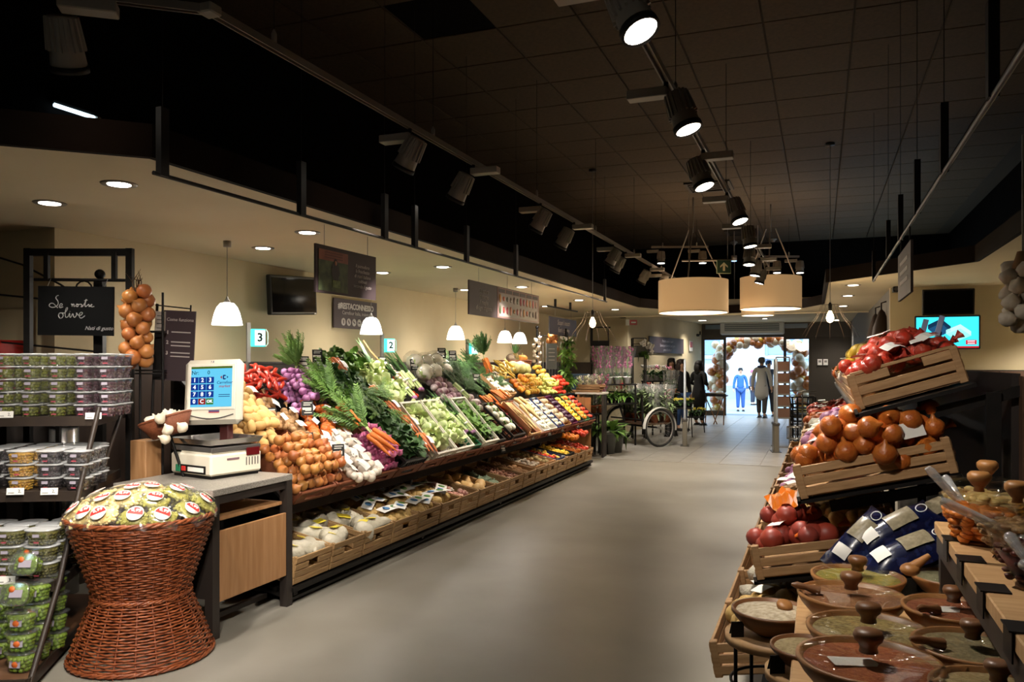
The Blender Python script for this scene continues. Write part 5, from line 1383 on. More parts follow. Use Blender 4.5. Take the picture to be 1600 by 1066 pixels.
# chalkboard
def camloc(X, Z, z): l, d = cf(X, Z); return (l, d, z)
cb = thing('chalkboard', 'black chalkboard reading Le nostre olive hung above the olive stand', 'chalkboard', camloc(-2.735, 4.98, 1.875), (0, 0.012, PSI))
put('board', MBX('box', (0, 0, 0), (.475, .012, .308)).mesh('board', mat('chalkboard_black', '#080808', .85, spec=.1)), cb)
for x in (-.19, .17): put('chain', MBX('tube', [(x, .01, .15), (x, .05, .205)], .002, 4).mesh('chain', M_grey), cb)
M_chk = mat('chalk_line', '#8f8d88', .8)
def chalk(pts, w=.0026):
    q = [((x - 785) / 1360 * .475, -.0075, -(y - 520) / 880 * .308) for x, y in pts]
    sm_ = []
    for i in range(len(q) - 1):
        p0, p1, p2, p3 = [Vector(q[max(0, min(len(q) - 1, i + d_))]) for d_ in (-1, 0, 1, 2)]
        for u in (0, .25, .5, .75): sm_.append(.5 * ((2 * p1) + (p2 - p0) * u + (2 * p0 - 5 * p1 + 4 * p2 - p3) * u * u + (3 * p1 - p0 - 3 * p2 + p3) * u ** 3))
    sm_.append(Vector(q[-1])); put('chalk_stroke', MBX('tube', sm_, w, 4).mesh('chalk_stroke', M_chk), cb)
chalk([(478, 245), (440, 262), (432, 300), (465, 345), (472, 400), (430, 450), (360, 462), (312, 435), (330, 395), (380, 390), (425, 430), (465, 470)])
chalk([(490, 440), (540, 428), (545, 402), (515, 398), (492, 440), (510, 466), (560, 450)])
chalk([(705, 400), (722, 405), (722, 442), (735, 405), (755, 402), (758, 442), (790, 425), (805, 400), (830, 410), (828, 440), (800, 440), (800, 412), (850, 405), (885, 400), (900, 425), (880, 445), (910, 440), (950, 380), (975, 310), (955, 400), (965, 442), (1000, 415), (1020, 400), (1030, 415), (1025, 440), (1055, 425), (1080, 405), (1065, 400), (1055, 430), (1080, 445), (1120, 435)])
chalk([(940, 335), (1000, 325)], .002)
chalk([(545, 560), (500, 565), (480, 610), (510, 655), (550, 640), (565, 595), (545, 560), (590, 560), (635, 500), (640, 465), (615, 480), (600, 560), (610, 635), (650, 625), (680, 560), (680, 620), (700, 635), (735, 570), (750, 620), (775, 635), (805, 590), (800, 555), (840, 600), (890, 590), (910, 555), (880, 545), (850, 590), (865, 640), (900, 645), (955, 605)])
chalk([(684, 530), (688, 536)], .003)
text(cb, 'Nati di gusto', .034, M_chk, (.148, -.0075, -.108), shear=.35)

# tubs
P_olv = mat('green_olive', '#8f9236', .35, var=.1, c2='#6f7428', scale=12); P_old = mat('purple_olive', '#4a2436', .3, var=.15, c2='#5e3344', scale=10); P_olk = mat('black_olive', '#2a2428', .3, var=.2, c2='#3c3034', scale=10)
P_lpy = mat('lupin_tub_yellow', '#ecbc4c', .4, c2='#d8a23a', scale=14); P_olm = mat('mixed_olive', '#8a8438', .4, c2='#5e5a26', scale=25); P_brg = mat('bright_olive', '#9dbb3e', .35, c2='#7da030', scale=12)
C_tub = clear('tub_plastic', (.93, .93, .93), .10, .1, haze=.03); C_lid = clear('tub_lid', (.93, .93, .93), .10, .25, haze=.30)
def sq(a, z): return 1 / (abs(math.cos(a)) ** 3.2 + abs(math.sin(a)) ** 3.2) ** (1 / 3.2)
def m_tub(w0, w1, h, sy=1.0):
    mb = MB(); mb.lathe([(w0, .002), (w1, h)], 24, jit=sq, sy=sy); mb.f.pop(); mb.m.pop(); mb.sm.pop(); return mb.mesh('cup', C_tub)
def m_lid(w1, h, sy=1.0, m_=C_lid):
    mb = MB(); mb.lathe([(w1 * .92, h + .003), (w1 * 1.08, h + .001), (w1 * 1.08, h + .006), (w1 * .9, h + .009), (0, h + .009)], 24, jit=sq, sy=sy); return mb.mesh('lid', m_)
def m_olives(m, w0, w1, h, r, sd, sy=1.0):
    q = random.Random(sd); mb = MB(); nl = max(2, int(h * .86 / (r * 1.5)))
    mb.lathe([(w0 * .8, .006), (w1 * .78, h * .85)], 12, jit=sq, sy=sy)
    for l in range(nl):
        z = r + (h * .88 - r) * l / (nl - .3); wz = (w0 + (w1 - w0) * z / h) * .97 - r; n_ = max(5, int(wz * 7.2 / (2 * r)))
        if l == nl - 1:
            for k in range(int(5.5 * (w1 / (2 * r)) ** 2 * .5)):
                a = q.uniform(0, 6.28); rr_ = wz * math.sqrt(q.random()) * .95; mb.ball((rr_ * math.cos(a), rr_ * math.sin(a) * sy, z + q.uniform(0, .004)), (r, r, r * .85), 7, 5)
        for k in range(n_):
            a = 2 * math.pi * (k + .5 * (l % 2)) / n_ + q.uniform(-.08, .08); rr_ = wz * sq(a, 0)
            mb.ball((rr_ * math.cos(a), rr_ * math.sin(a) * sy, z + q.uniform(-.003, .003)), (r, r, r * .85), 7, 5)
    return mb.mesh('olives', m)
ME_tlab = MBX('box', (0, 0, 0), (.034, .0015, .016)).mesh('tub_label', mat('tub_label_grey', '#a39aa6', .5)); ME_tred = MBX('box', (0, 0, 0), (.026, .0015, .006)).mesh('tub_label_red', mat('tub_label_red', '#b04a58', .5))
def tub_set(w0, w1, h, m, r, sd, sy=1.0): return (m_tub(w0, w1, h, sy), m_lid(w1, h, sy, C_tub if m is P_brg else C_lid), m_olives(m, w0, w1, h, r, sd, sy), w0, w1, h, sy)
KT = {'green': tub_set(.036, .046, .062, P_olv, .0105, 1), 'purple': tub_set(.036, .046, .062, P_old, .0095, 2), 'yellow': tub_set(.052, .064, .062, P_lpy, .008, 3, .8), 'black': tub_set(.052, .064, .062, P_olk, .010, 4, .8),
      'mixed': tub_set(.062, .074, .075, P_olm, .009, 5, .8), 'bright': tub_set(.05, .066, .088, P_brg, .0125, 6, .8)}
W_org = mat('orange_dot', '#d0662a', .5)
ME_dot = MBX('lathe', [(0, 0), (.011, 0), (.011, .0015), (0, .0015)], 12).mesh('dot_label', W_org)
def tub(kind, X, Z, z, label, group, rz=0, rx=0, dot=False):
    cup, lid, olv, w0, w1, h, sy = KT[kind]
    t = thingM('olive_tub', label, 'tub', mtx(camloc(X, Z, z), (rx, 0, PSI + rz)), group)
    put('cup', cup, t); put('olives', olv, t); put('lid', lid, t)
    if dot: put('dot_label', ME_dot, t, (0, -(w0 + w1) / 2 * sy - .002, h * .5), (math.pi / 2, 0, 0), (1.4, 1.4, 1)); put('paper_label', ME_tlab, t, (0, -(w0 + w1) / 2 * sy - .001, h * .52), (-.12, 0, 0), (1.6, 1, 2.0))
    else: put('paper_label', ME_tlab, t, (0, -w1 * sy * .97, h * .72), (-.16, 0, 0)); put('red_label', ME_tred, t, (0, -(w0 * .75 + w1 * .25) * sy - .0015, h * .25), (-.16, 0, 0))
    return t
for c_, px in enumerate((-28, 12, 52, 92, 135, 172)):
    X = (px - 800) / 1240 * 4.5; kind = 'green' if c_ < 4 else 'purple'
    if c_ == 3: X += .006
    for row in range(3):
        for k in range(5 if row == 0 else 5):
            if row and c_ == 0: continue
            tub(kind, X - row * .0 + U(-.004, .004) - (.015 * row), 4.5 + row * .118 - .02, 1.246 + k * .0715, f'tub of {kind} olives, {ORD[k]} up, {ORD[c_]} stack from the left, {["front", "second", "third"][row]} row, top shelf', 'tubs on the top shelf', U(-.12, .12))
for c_, px in enumerate((-14, 37, 82, 126)):
    X = (px - 800) / 1240 * 4.3; kind = ['black', 'yellow', 'black', 'black'][c_]
    for row in range(4):
        for k in range(3):
            if row > 2 and c_ > 2: continue
            tub(kind, X - .02 * row, 4.28 + row * .125, .866 + k * .0715, f'wide tub of {"yellow lupin beans" if kind == "yellow" else "dark olives"}, {ORD[k]} up, {ORD[c_]} stack, {["front", "second", "third", "fourth"][row]} row, second shelf', 'tubs on the second shelf', U(-.25, .05))
for k in range(3):
    for j in range(2): tub('black', -2.44 + .02 * j - .02, 4.52 + j * .14, .866 + k * .0715, f'wide tub of dark olives, {ORD[k]} up, {["nearer", "farther"][j]} stack at the second shelf side', 'tubs on the second shelf', -.5)
for c_, px in enumerate((-28, 22, 72)):
    X = (px - 800) / 1240 * 4.12
    for row in range(3):
        for k in range(3):
            tub('mixed' if not (row == 2 and k == 2) else 'black', X - .02 * row, 4.09 + row * .13, .446 + k * .0845, f'wide tub of mixed olives, {ORD[k]} up, {ORD[c_]} stack, {["front", "middle", "back"][row]} row, third shelf', 'tubs on the third shelf', U(-.1, .1))
for k in range(3): tub('mixed', -2.42, 4.33, .446 + k * .0845, f'wide tub of mixed olives, {ORD[k]} up, at the open side of the third shelf', 'tubs on the third shelf', -.4)
for (px, Z, n, lab) in ((34, 3.80, 3, 'front'), (-25, 3.80, 4, 'front'), (58, 3.95, 4, 'middle'), (84, 4.10, 4, 'back'), (2, 3.98, 4, 'middle'), (40, 4.14, 4, 'back')):
    for k in range(n): tub('bright', (px - 800) / 1240 * Z, Z, .076 + k * .0975, f'tub of bright green olives, {ORD[k]} up, {lab} stack {"nearer" if px in (34, 58, 84) else "farther from"} the basket', 'tubs on the bottom shelf', U(-.1, .1), dot=True)
for (px, Z, z, lab) in ((30, 3.77, .375, 'nearest'), (44, 3.93, .475, 'middle'), (52, 4.08, .475, 'farthest')):
    tub('bright', (px - 800) / 1240 * Z, Z + .045, z + .055, f'clear tub of bright green olives standing on edge, {lab} of three', 'olive tubs standing on edge', 0, 1.2, dot=True)
    t_ = col.objects[-1].parent; put('dot_label', ME_dot, t_, (-.01, .02, .0985), (0, 0, 0), 1.3); put('paper_label', MBX('box', (.012, .0, .0982), (.06, .035, .001)).mesh('lid_label', MATS['tub_label_grey']), t_)
# shelf price tickets
for (px, py, Z, lab, s_) in ((8, 648, 4.36, 'white price ticket on the top olive shelf, by the green olives', 1), (146, 650, 4.40, 'white price ticket on the top olive shelf, by the purple olives', 1), (24, 768, 4.13, 'white price ticket on the second olive shelf, by the yellow lupin beans', 1.0), (77, 768, 4.165, 'white price ticket on the second olive shelf, by the dark olives', 1.0), (8, 907, 3.93, 'white price ticket on the third olive shelf', 1.1)):
    q = at_d(px, py, Z - .0); t = thing('price_ticket', lab, 'price ticket', tuple(q), (-.15, 0, PSI + .12), 'white price tickets on the olive stand', s_)
    put('card', MBX('box', (0, 0, 0), (.085, .003, .036)).mesh('card', W_label), t)
    text(t, '3,' if px in (8,) and py > 800 else '2,', .022, M_iron, (.022, -.0025, 0)); put('small_print', MBX('box', (-.02, -.002, -.008), (.03, .001, .004)).mesh('small_print', M_grey), t)

# onion braid on the post
ob = thing('onion_braid', 'thick braid of brown onions hanging on the olive stand post', 'onions', camloc(-2.36, 5.0, 1.98))
for k in range(26):
    a = k * 2.4; r_ = .055 + .01 * math.sin(k); put('onion', ONION, ob, (r_ * math.cos(a), r_ * math.sin(a), -.018 * k + .02), (U(-1.2, 1.2), U(-1.2, 1.2), U(0, 6)), U(1.15, 1.45))
ft = MB()
for k in range(9): ft.tube([(U(-.01, .01), 0, -.02), (U(-.03, .03), U(-.02, .02), .08), (U(-.09, .09), U(-.05, .05), U(.08, .16))], [.006, .004, .001], 4)
put('dry_stalks', ft.mesh('dry_stalks', mat('dark_stalk', '#4a3620', .9)), ob)
put('hook', MBX('tube', [(-.06, 0, .0), (-.085, .02, .03), (-.08, .04, -.03)], .005, 5).mesh('hook', M_iron), ob)
rk = thing('onion_rack', 'thin black wire rack behind the hanging onion braid', 'rack', camloc(-2.33, 5.12, 0))
for x in (-.09, .1): put('upright', MBX('tube', [(x, 0, 0), (x, 0, 2.0)], .008, 5).mesh('upright', M_iron), rk)
for z in (1.48, 1.5, 1.75): put('ring', MBX('tube', [(.1 * math.cos(a * .393), .08 * math.sin(a * .393), z) for a in range(17)], .005, 5).mesh('ring', M_iron), rk)
# instruction sign
M_sgn = mat('sign_brown', '#3a2c30', .6); M_ltr = mat('sign_letter', '#b9b0aa', .6)
q = at_d(272, 545, 5.2)
sg = thing('instruction_sign', 'brown hanging sign headed Come funziona above the scale', 'sign', (q.x, q.y, q.z), (0, .05, PSI - .08))
put('board', MBX('box', (.03, 0, .02), (.215, .01, .46)).mesh('board', M_sgn), sg)
put('note', MBX('box', (-.098, -.008, .17), (.07, .003, .14)).mesh('note', mat('grey_note', '#a59c92', .6)), sg)
for z in (.21, .185, .16, .13): put('note_line', MBX('box', (-.098, -.0105, z), (.045, .001, .006)).mesh('note_line', M_sdark), sg)
text(sg, 'Come funziona', .03, M_ltr, (.035, -.007, .19), shear=.1)
for k, z in enumerate((.105, .04, -.03)):
    text(sg, str(k + 1), .032, M_ltr, (-.045, -.007, z), bold=.001)
    for j in range(1 if k == 0 else 2): put('text_line', MBX('box', (.045, -.006, z - .024 * j + .004), (.13, .002, .007)).mesh('text_line', M_ltr), sg)
put('hang_rod', MBX('tube', [(-.14, .0, .28), (.10, 0, .265)], .005, 5).mesh('hang_rod', M_iron), sg); put('rod_end', MBX('box', (.10, 0, .265), (.008, .008, .05)).mesh('rod_end', M_iron), sg)
put('pole', MBX('tube', [(-.14, .02, .29), (-.14, .02, -q.z)], .01, 6).mesh('pole', M_iron), sg)
put('lower_plate', MBX('box', (-.098, .004, -.05), (.07, .004, .32)).mesh('lower_plate', M_iron), sg)
# deli things glimpsed behind the stand
q = at_d(62, 535, 6.0)
t = thing('red_machine', 'red slicing machine behind the olive tubs', 'machine', camloc(-3.42, 5.32, 0))
put('table', MBX('box', (0, 0, .70), (.5, .3, 1.40)).mesh('table', M_dbr), t); put('housing', MBX('box', (-.05, 0, 1.56), (.34, .26, .28), bev=.02).mesh('housing', mat('machine_red', '#8c1512', .35)), t)
for k in range(4): put('louvre', MBX('box', (.04, -.133, 1.48 + k * .05), (.12, .006, .012)).mesh('louvre', mat('machine_dark_red', '#5a0d0c', .4)), t)
t = thing('deli_counter', 'steel and glass deli counter glimpsed between the olive shelves', 'counter', camloc(-3.75, 5.3, 0), (0, 0, PSI))
put('base', MBX('box', (-.3, .0, .42), (1.0, .3, .84)).mesh('base', M_white), t); put('steel_top', MBX('box', (-.3, -.02, .99), (1.05, .36, .04), bev=.01).mesh('steel_top', M_chrome), t); put('glass', MBX('box', (-.3, -.16, .92), (1.0, .01, .14)).mesh('glass', mat('deli_blue_glass', '#8fa9b8', .2)), t)
t = thing('steel_cylinder', 'brushed steel cylinder glimpsed between the olive shelves', 'container', camloc(-3.02, 5.35, 0)); put('body', MBX('lathe', [(.09, 0), (.09, 1.12)], 20).mesh('body', M_chrome), t); put('lid', MBX('lathe', [(.095, 1.12), (.095, 1.14), (.02, 1.16), (0, 1.16)], 20).mesh('lid', M_chrome), t)
# ================================================================== stand of netted onions on the aisle's other side
M_lw = mat('pale_crate_wood', '#b08a60', .6, var=.08, c2='#9a754d', scale=8, stretch=(1.2, 12, 12))
Y0 = 3.34                                  # near end of the stand
TI = [  # per tier: left front x, z of crate bottom, tilt, crate depth (across), label
    (.14, 1.365, .30, .40), (-.07, 1.015, .24, .56), (-.235, .68, .20, .56), (-.37, .36, .18, .5)]
ns_ = thing('onion_stand', 'tall dark stepped stand for crates of netted onions', 'display stand', (.3, 3.4, 0))
so = Vector((.3, 3.4, 0)); LEN = 4.7
def np_(nm, c, d, m=M_iron, rot=(0, 0, 0)): return put(nm, MBX('box', (0, 0, 0), d).mesh(nm, m), ns_, Vector(c) - so, rot)
np_('back_panel', (.68, Y0 + LEN / 2 + .1, .76), (.03, LEN, 1.5), mat('stand_back_dark', '#241b16', .6))
np_('back_board', (.70, Y0 + .05, .8), (.03, .06, 1.4), M_wb)
np_('plinth', (.2, Y0 + LEN / 2 + .1, .05), (.9, LEN, .1))
for (x, z, tl, dp) in TI:
    c = Vector((x + dp / 2 * math.cos(tl), Y0 + LEN / 2, z + dp / 2 * math.sin(tl) - .018)); np_('shelf', c, (dp + .03, LEN, .014), M_iron, (0, -tl, 0))
    np_('shelf_lip', (x - .01, Y0 + LEN / 2, z - .01), (.012, LEN, .03), mat('lip_grey', '#55504a', .4), (0, -tl, 0))
for k in range(3):
    y = Y0 + .08 + k * (LEN - .2) / 2
    np_('upright', (.6, y, .72), (.05, .05, 1.44))
    for (x, z, tl, dp) in TI: np_('bracket', (x + .35, y, z + .02), (.5, .03, .04), M_iron, (0, -tl, 0))
def tier(k):
    x, z, tl, dp = TI[k]
    return Matrix.Translation((x, 0, z)) @ Matrix.Rotation(-tl, 4, 'Y')      # local x up the slope, y along the aisle
RG = 'crates on the onion stand'
def side_crate(M, Wd, Ld, Hh, label, slats=3, hole=False):
    """crate seen from its long side: local x = depth Wd, y = length Ld"""
    t = thingM('onion_crate', label, 'crate', M, RG)
    hs = Hh / slats
    for y in (0, Ld):
        for k in range(slats):
            zz = hs * (k + .5)
            if hole and k == slats - 1:
                for c, w_ in ((Wd * .2, Wd * .4 - .02), (Wd * .83, Wd * .34 - .02)): put('slat', MBX('box', (c, y, zz), (w_, .012, hs * .8), bev=.002).mesh('slat', M_lw), t)
                put('slat', MBX('box', (Wd / 2, y, Hh + .004), (Wd - .02, .012, hs * .3), bev=.002).mesh('slat', M_lw), t)
            else: put('slat', MBX('box', (Wd / 2, y, zz), (Wd - .02, .012, hs * .8), bev=.002).mesh('slat', M_lw), t)
    for x in (.0, Wd):
        for k in range(slats): put('slat', MBX('box', (x, Ld / 2, hs * (k + .5)), (.012, Ld, hs * .8), bev=.002).mesh('slat', M_lw), t)
        for y in (.01, Ld - .01): put('corner_post', MBX('box', (x + (.012 if x == 0 else -.012), y, Hh / 2), (.03, .034, Hh + .012), bev=.003).mesh('corner_post', M_lw), t)
    put('base', MBX('box', (Wd / 2, Ld / 2, .005), (Wd - .01, Ld, .01)).mesh('base', M_lw), t)
    return t
TN = ['top', 'middle', 'lower', 'lowest']
for k, (x, z, tl, dp) in enumerate(TI):
    for j in range(8 if k < 3 else 8):
        side_crate(tier(k) @ lm(0, Y0 + j * .575 - (.0 if k else -.1) - (.25 if k == 3 else 0), 0), dp, .56, .125 if k else .135, f'pale slatted crate, {ORD[j]} along the {TN[k]} tier of the onion stand', 3, hole=(k == 0))
def rbag(k, xs, y, kind, vs_, tails, label, cat, group, h=.11, s=1.0, lab=True, patch=None):
    n0 = len(col.objects)
    bagpile(tier(k), kind, vs_, tails, [(xs, y)], h, label, cat, group, lab=lab, patch=patch, sc_=(s, s * 1.1), rz=(-2.5, -.6))
    if kind == 'red_potato_bag' and h > .15: put('foil_header', ME_foil, col.objects[n0])
N_rpn = mat('red_potato_net', '#a03a24', .45, var=.15, c2='#8a3a30', scale=14); B_rpo = [m_bag(N_rpn, 10, .08, .06, .036, 70)(i) for i in range(2)]; T_rp = [m_tail(mat('orange_foil', '#e0701c', .3))(0)]
N_vio = mat('violet_net', '#8a4a78', .45, var=.2, c2='#b07a98', scale=20); B_vio = [m_bag(N_vio, 10, .07, .05, .032, 90)(i) for i in range(2)]
kinds_top = [('red_onion_net', B_red, T_red, 'onion net', 'red net of onions')] * 3 + [('white_onion_net', B_wht, T_wht, 'onion net', 'white net of onions'), ('lemon_net', [m_like(0, b_, mat('yellow_net', '#d8b23a', .5, var=.1)) for b_ in B_org[:2]], T_org, 'fruit net', 'yellow net of lemons'), ('orange_net', B_org, T_org, 'fruit net', 'orange net of oranges')]
M_tagw = MBX('box', (0, 0, 0), (.07, .05, .003)).mesh('tag', W_label)
def fill_tier(k, y0, y1, kind, depth, per=.16, h=.1, s=1.05, rows=3, lay2=True):
    nm, vs_, tl_, cat, base = kind
    lab = f'{base} on the {TN[k]} tier of the onion stand'
    y = y0 + per / 2; i = 0
    while y < y1:
        for r in range(rows):
            rbag(k, depth * (r + .55) / rows + U(-.02, .02), y + U(-.02, .02), nm, vs_, tl_, lab, cat, lab, h=h + U(0, .015), s=s, lab=(U(0, 1) < .5))
        if lay2 and rows > 1:
            for r in range(rows - 1): rbag(k, depth * (r + 1.0) / rows, y + per * .5, nm, vs_, tl_, lab, cat, lab, h=h + .075, s=s, lab=(U(0, 1) < .5))
        y += per; i += 1
ME_foil = MB().add([(x * .075, y * .05 + .02, .085 + .022 * math.sin(5 * x + 3 * y) - .03 * abs(x) - .012 * y) for y in [-1 + j / 3 for j in range(7)] for x in [-1 + i / 4 for i in range(9)]], [(j * 9 + i, j * 9 + i + 1, j * 9 + i + 10, j * 9 + i + 9) for j in range(6) for i in range(8)], 0, False).mesh('foil_header', mat('orange_foil_sheet', '#d8741e', .3, c2='#e0a070', scale=30, lo=.5, hi=.7))
K_red = kinds_top[0]; K_wht = kinds_top[3]; K_lem = kinds_top[4]; K_orn = kinds_top[5]
K_gold = ('golden_onion_net', B_orgr, T_org, 'onion net', 'orange net of large golden onions'); K_pnk = ('pink_onion_net', B_pnk, T_wht, 'onion net', 'pale pink net of onions')
K_vio = ('violet_onion_net', B_vio, T_wht, 'onion net', 'violet net of onions'); K_rpo = ('red_potato_bag', B_rpo, T_rp, 'potato bag', 'red net bag of red potatoes'); K_pot = ('potato_net', B_pot, T_pt, 'potato net', 'yellow net of potatoes'); K_brn = ('brown_potato_net', B_brn, T_brn, 'potato net', 'brown net of small potatoes'); K_sac = ('cloth_potato_bag', B_clo, T_cl, 'bag', 'cream cloth bag of potatoes')
fill_tier(0, Y0 + .14, Y0 + .72, K_red, .40, .17, .12, 1.1, 2); fill_tier(0, Y0 + .72, Y0 + 1.4, K_wht, .40, .17, .1, 1.05, 2); fill_tier(0, Y0 + 1.4, Y0 + 2.4, K_lem, .40, .18, .12, 1.1, 2); fill_tier(0, Y0 + 2.4, Y0 + 3.2, K_orn, .4, .18, .1, 1.05, 2); fill_tier(0, Y0 + 3.2, Y0 + 4.5, K_pnk, .4, .2, .08, 1, 2, False)
fill_tier(1, Y0 + .06, Y0 + .34, K_gold, .56, .2, .11, 1.15, 3); fill_tier(1, Y0 + .40, Y0 + .9, K_pnk, .5, .17, .1, 1.1, 2); fill_tier(1, Y0 + .95, Y0 + 1.6, K_vio, .45, .17, .1, 1.05, 2); fill_tier(1, Y0 + 1.6, Y0 + 2.3, K_sac, .45, .2, .1, .9, 2, False); fill_tier(1, Y0 + 2.3, Y0 + 3.2, K_orn, .4, .2, .1, 1, 2, False); fill_tier(1, Y0 + 3.2, Y0 + 4.5, K_red, .4, .2, .1, 1, 2, False)
fill_tier(2, Y0 + .05, Y0 + .3, K_rpo, .30, .2, .11, 1.15, 2); fill_tier(2, Y0 + .4, Y0 + 1.0, K_pot, .45, .19, .1, 1.05, 2, False); fill_tier(2, Y0 + 1.0, Y0 + 1.7, K_brn, .4, .18, .1, 1.05, 2, False); fill_tier(2, Y0 + 1.7, Y0 + 2.5, K_vio, .4, .2, .1, 1, 2, False); fill_tier(2, Y0 + 2.5, Y0 + 4.5, K_wht, .4, .22, .1, 1, 1, False)
fill_tier(3, Y0 - .2, Y0 + .3, K_pot, .3, .18, .11, 1.1, 1, True); fill_tier(3, Y0 + .4, Y0 + 1.2, K_sac, .3, .2, .1, 1, 1); fill_tier(3, Y0 + 1.2, Y0 + 2.4, K_lem, .3, .2, .1, 1, 1); fill_tier(3, Y0 + 2.4, Y0 + 4.4, K_brn, .3, .22, .1, 1, 1)
ME_bigon = m_like(0, ONION, M_orgnet)
# single large onion nets leaning over the middle crate
for (xs, y, h, lab) in ((.20, Y0 + .06, .19, 'orange net of onions leaning at the crate edge, nearer the aisle'), (.33, Y0 + .02, .16, 'orange net of onions bulging over the middle crate edge'), (.48, Y0 + .08, .15, 'orange net of onions in the middle crate by its white label')):
    t = thingM('golden_onion_net', lab, 'onion net', tier(1) @ lm(xs, y, h, 0, 0, 0, 1.0), 'large onion nets over the edge')
    cs = []; rs = []
    for j in range(9): put('onion', ME_bigon, t, (.058 * math.cos(j * 2.4), .05 * math.sin(j * 2.4), -.09 + .022 * j), (U(-1.5, 1.5), U(-1.5, 1.5), 0), U(1.05, 1.3))
    put('net', lumpy([(0, 0, -.05), (0, 0, .04)], [.05, .045], 14, 10).mesh('net', N_org), t)
    if 'label' in lab: put('paper_label', M_tagw, t, (-.03, -.075, .03), (1.3, 0, .3), 1.2)
# strap labels on the red nets
for (xs, y) in ((.2, Y0 + .14), (.33, Y0 + .13)):
    t = thingM('paper_tag', f'curled cream paper label on the red onion nets, {"nearer the aisle" if xs < .3 else "farther from the aisle"}', 'label', tier(0) @ lm(xs, y, .19, .4, .2, .5))
    put('sheet', MB().add([(x * .05, y_ * .03, .02 * (1 - x * x)) for y_ in (-1, 1) for x in (-1, -.5, 0, .5, 1)], [(i, i + 1, i + 6, i + 5) for i in range(4)]).mesh('sheet', W_label), t)
    put('print', MBX('box', (.01, 0, .0215), (.03, .02, .001)).mesh('print', mat('print_red', '#b85a4a', .5)), t)
# ticket blades on the top tier
M_tick = mat('pale_blue_ticket', '#a9b4d6', .4)
for (px, py, y, lab) in ((1443, 515, Y0 + .5, 'tall pale blue ticket blade left of the other on the onion crate'), (1468, 510, Y0 + .35, 'tall pale blue ticket blade in front of the lit screen'), (1413, 518, Y0 + .9, 'short pale ticket blade behind the red onion nets'), (1404, 522, Y0 + 1.1, 'shortest pale ticket blade behind the red onion nets')):
    q = at_y(px, py, y); t = thing('ticket_blade', lab, 'price ticket', tuple(q), (0, .25, .2), 'ticket blades on the onion stand')
    put('blade', MBX('box', (0, 0, 0), (.022, .006, .09 if px > 1430 else .03), bev=.002).mesh('blade', M_tick), t); put('clip', MBX('box', (.01, .01, -.06), (.014, .014, .08)).mesh('clip', M_iron), t)
# rice bags in the lower crate
M_navy = mat('navy_print_film', '#0b1132', .25, c2='#1a2248', scale=30, lo=.55, hi=.62); C_rice = mat('rice_window', '#94896f', .25, c2='#7d735c', scale=60)
def rice(p, rot, L_, lab, s=1.0):
    t = thing('rice_bag', lab, 'rice bag', p, rot, 'navy rice bags', s)
    mb = MB(); vv = []; fs = []
    for sg_ in (1, -1):
        b0 = len(vv)
        for j in range(7):
            for i in range(9):
                x, y = -1 + i / 4, -1 + j / 3
                vv.append((x * L_ / 2, y * .07, sg_ * .055 * max(0, 1 - x ** 4) * max(0, 1 - y * y) ** .6 + .003 * math.sin(11 * x + 3 * y)))
        for j in range(6):
            for i in range(8):
                q = (b0 + j * 9 + i, b0 + j * 9 + i + 1, b0 + j * 9 + i + 10, b0 + j * 9 + i + 9); fs.append(q if sg_ > 0 else q[::-1])
    mb.add(vv, fs, 0, True); put('film', mb.mesh('film', M_navy), t)
    def bow(x0, x1, w_, dz, m, nm):
        q = MB(); q.add([(x0 + (x1 - x0) * i / 4, y * w_, .055 * max(0, 1 - ((x0 + (x1 - x0) * i / 4) / (L_ / 2)) ** 4) * max(0, 1 - (y * w_ / .07) ** 2) ** .6 + dz) for y in (-1, -.5, 0, .5, 1) for i in range(5)], [(j * 5 + i, j * 5 + i + 1, j * 5 + i + 6, j * 5 + i + 5) for j in range(4) for i in range(4)], 0, True)
        put(nm, q.mesh(nm, m), t)
    bow(-L_ * .05, L_ * .26, .036, .007, C_rice, 'window'); bow(-L_ * .36, -L_ * .2, .03, .007, W_label, 'paper_label')
    put('emblem', MBX('tube', [(.018 * math.cos(a * .393), .018 * math.sin(a * .393), 0) for a in range(17)], .002, 5).mesh('emblem', W_label), t, (L_ * .36, 0, .048))
def P3(px, py, Z): return tuple(at_d(px, py, Z))
rice(P3(1345, 848, 2.86), (.5, -.75, .5), .28, 'navy rice bag leaning with its white label downwards')
rice(P3(1398, 832, 2.82), (.5, -.5, .3), .32, 'navy rice bag with clear window lying highest in the crate')
rice(P3(1420, 868, 2.70), (.35, -.4, .3), .32, 'navy rice bag with round emblem lying lowest in the crate')
rice(P3(1450, 815, 2.85), (.5, -.5, .3), .3, 'navy rice bag at the back of the lower crate')

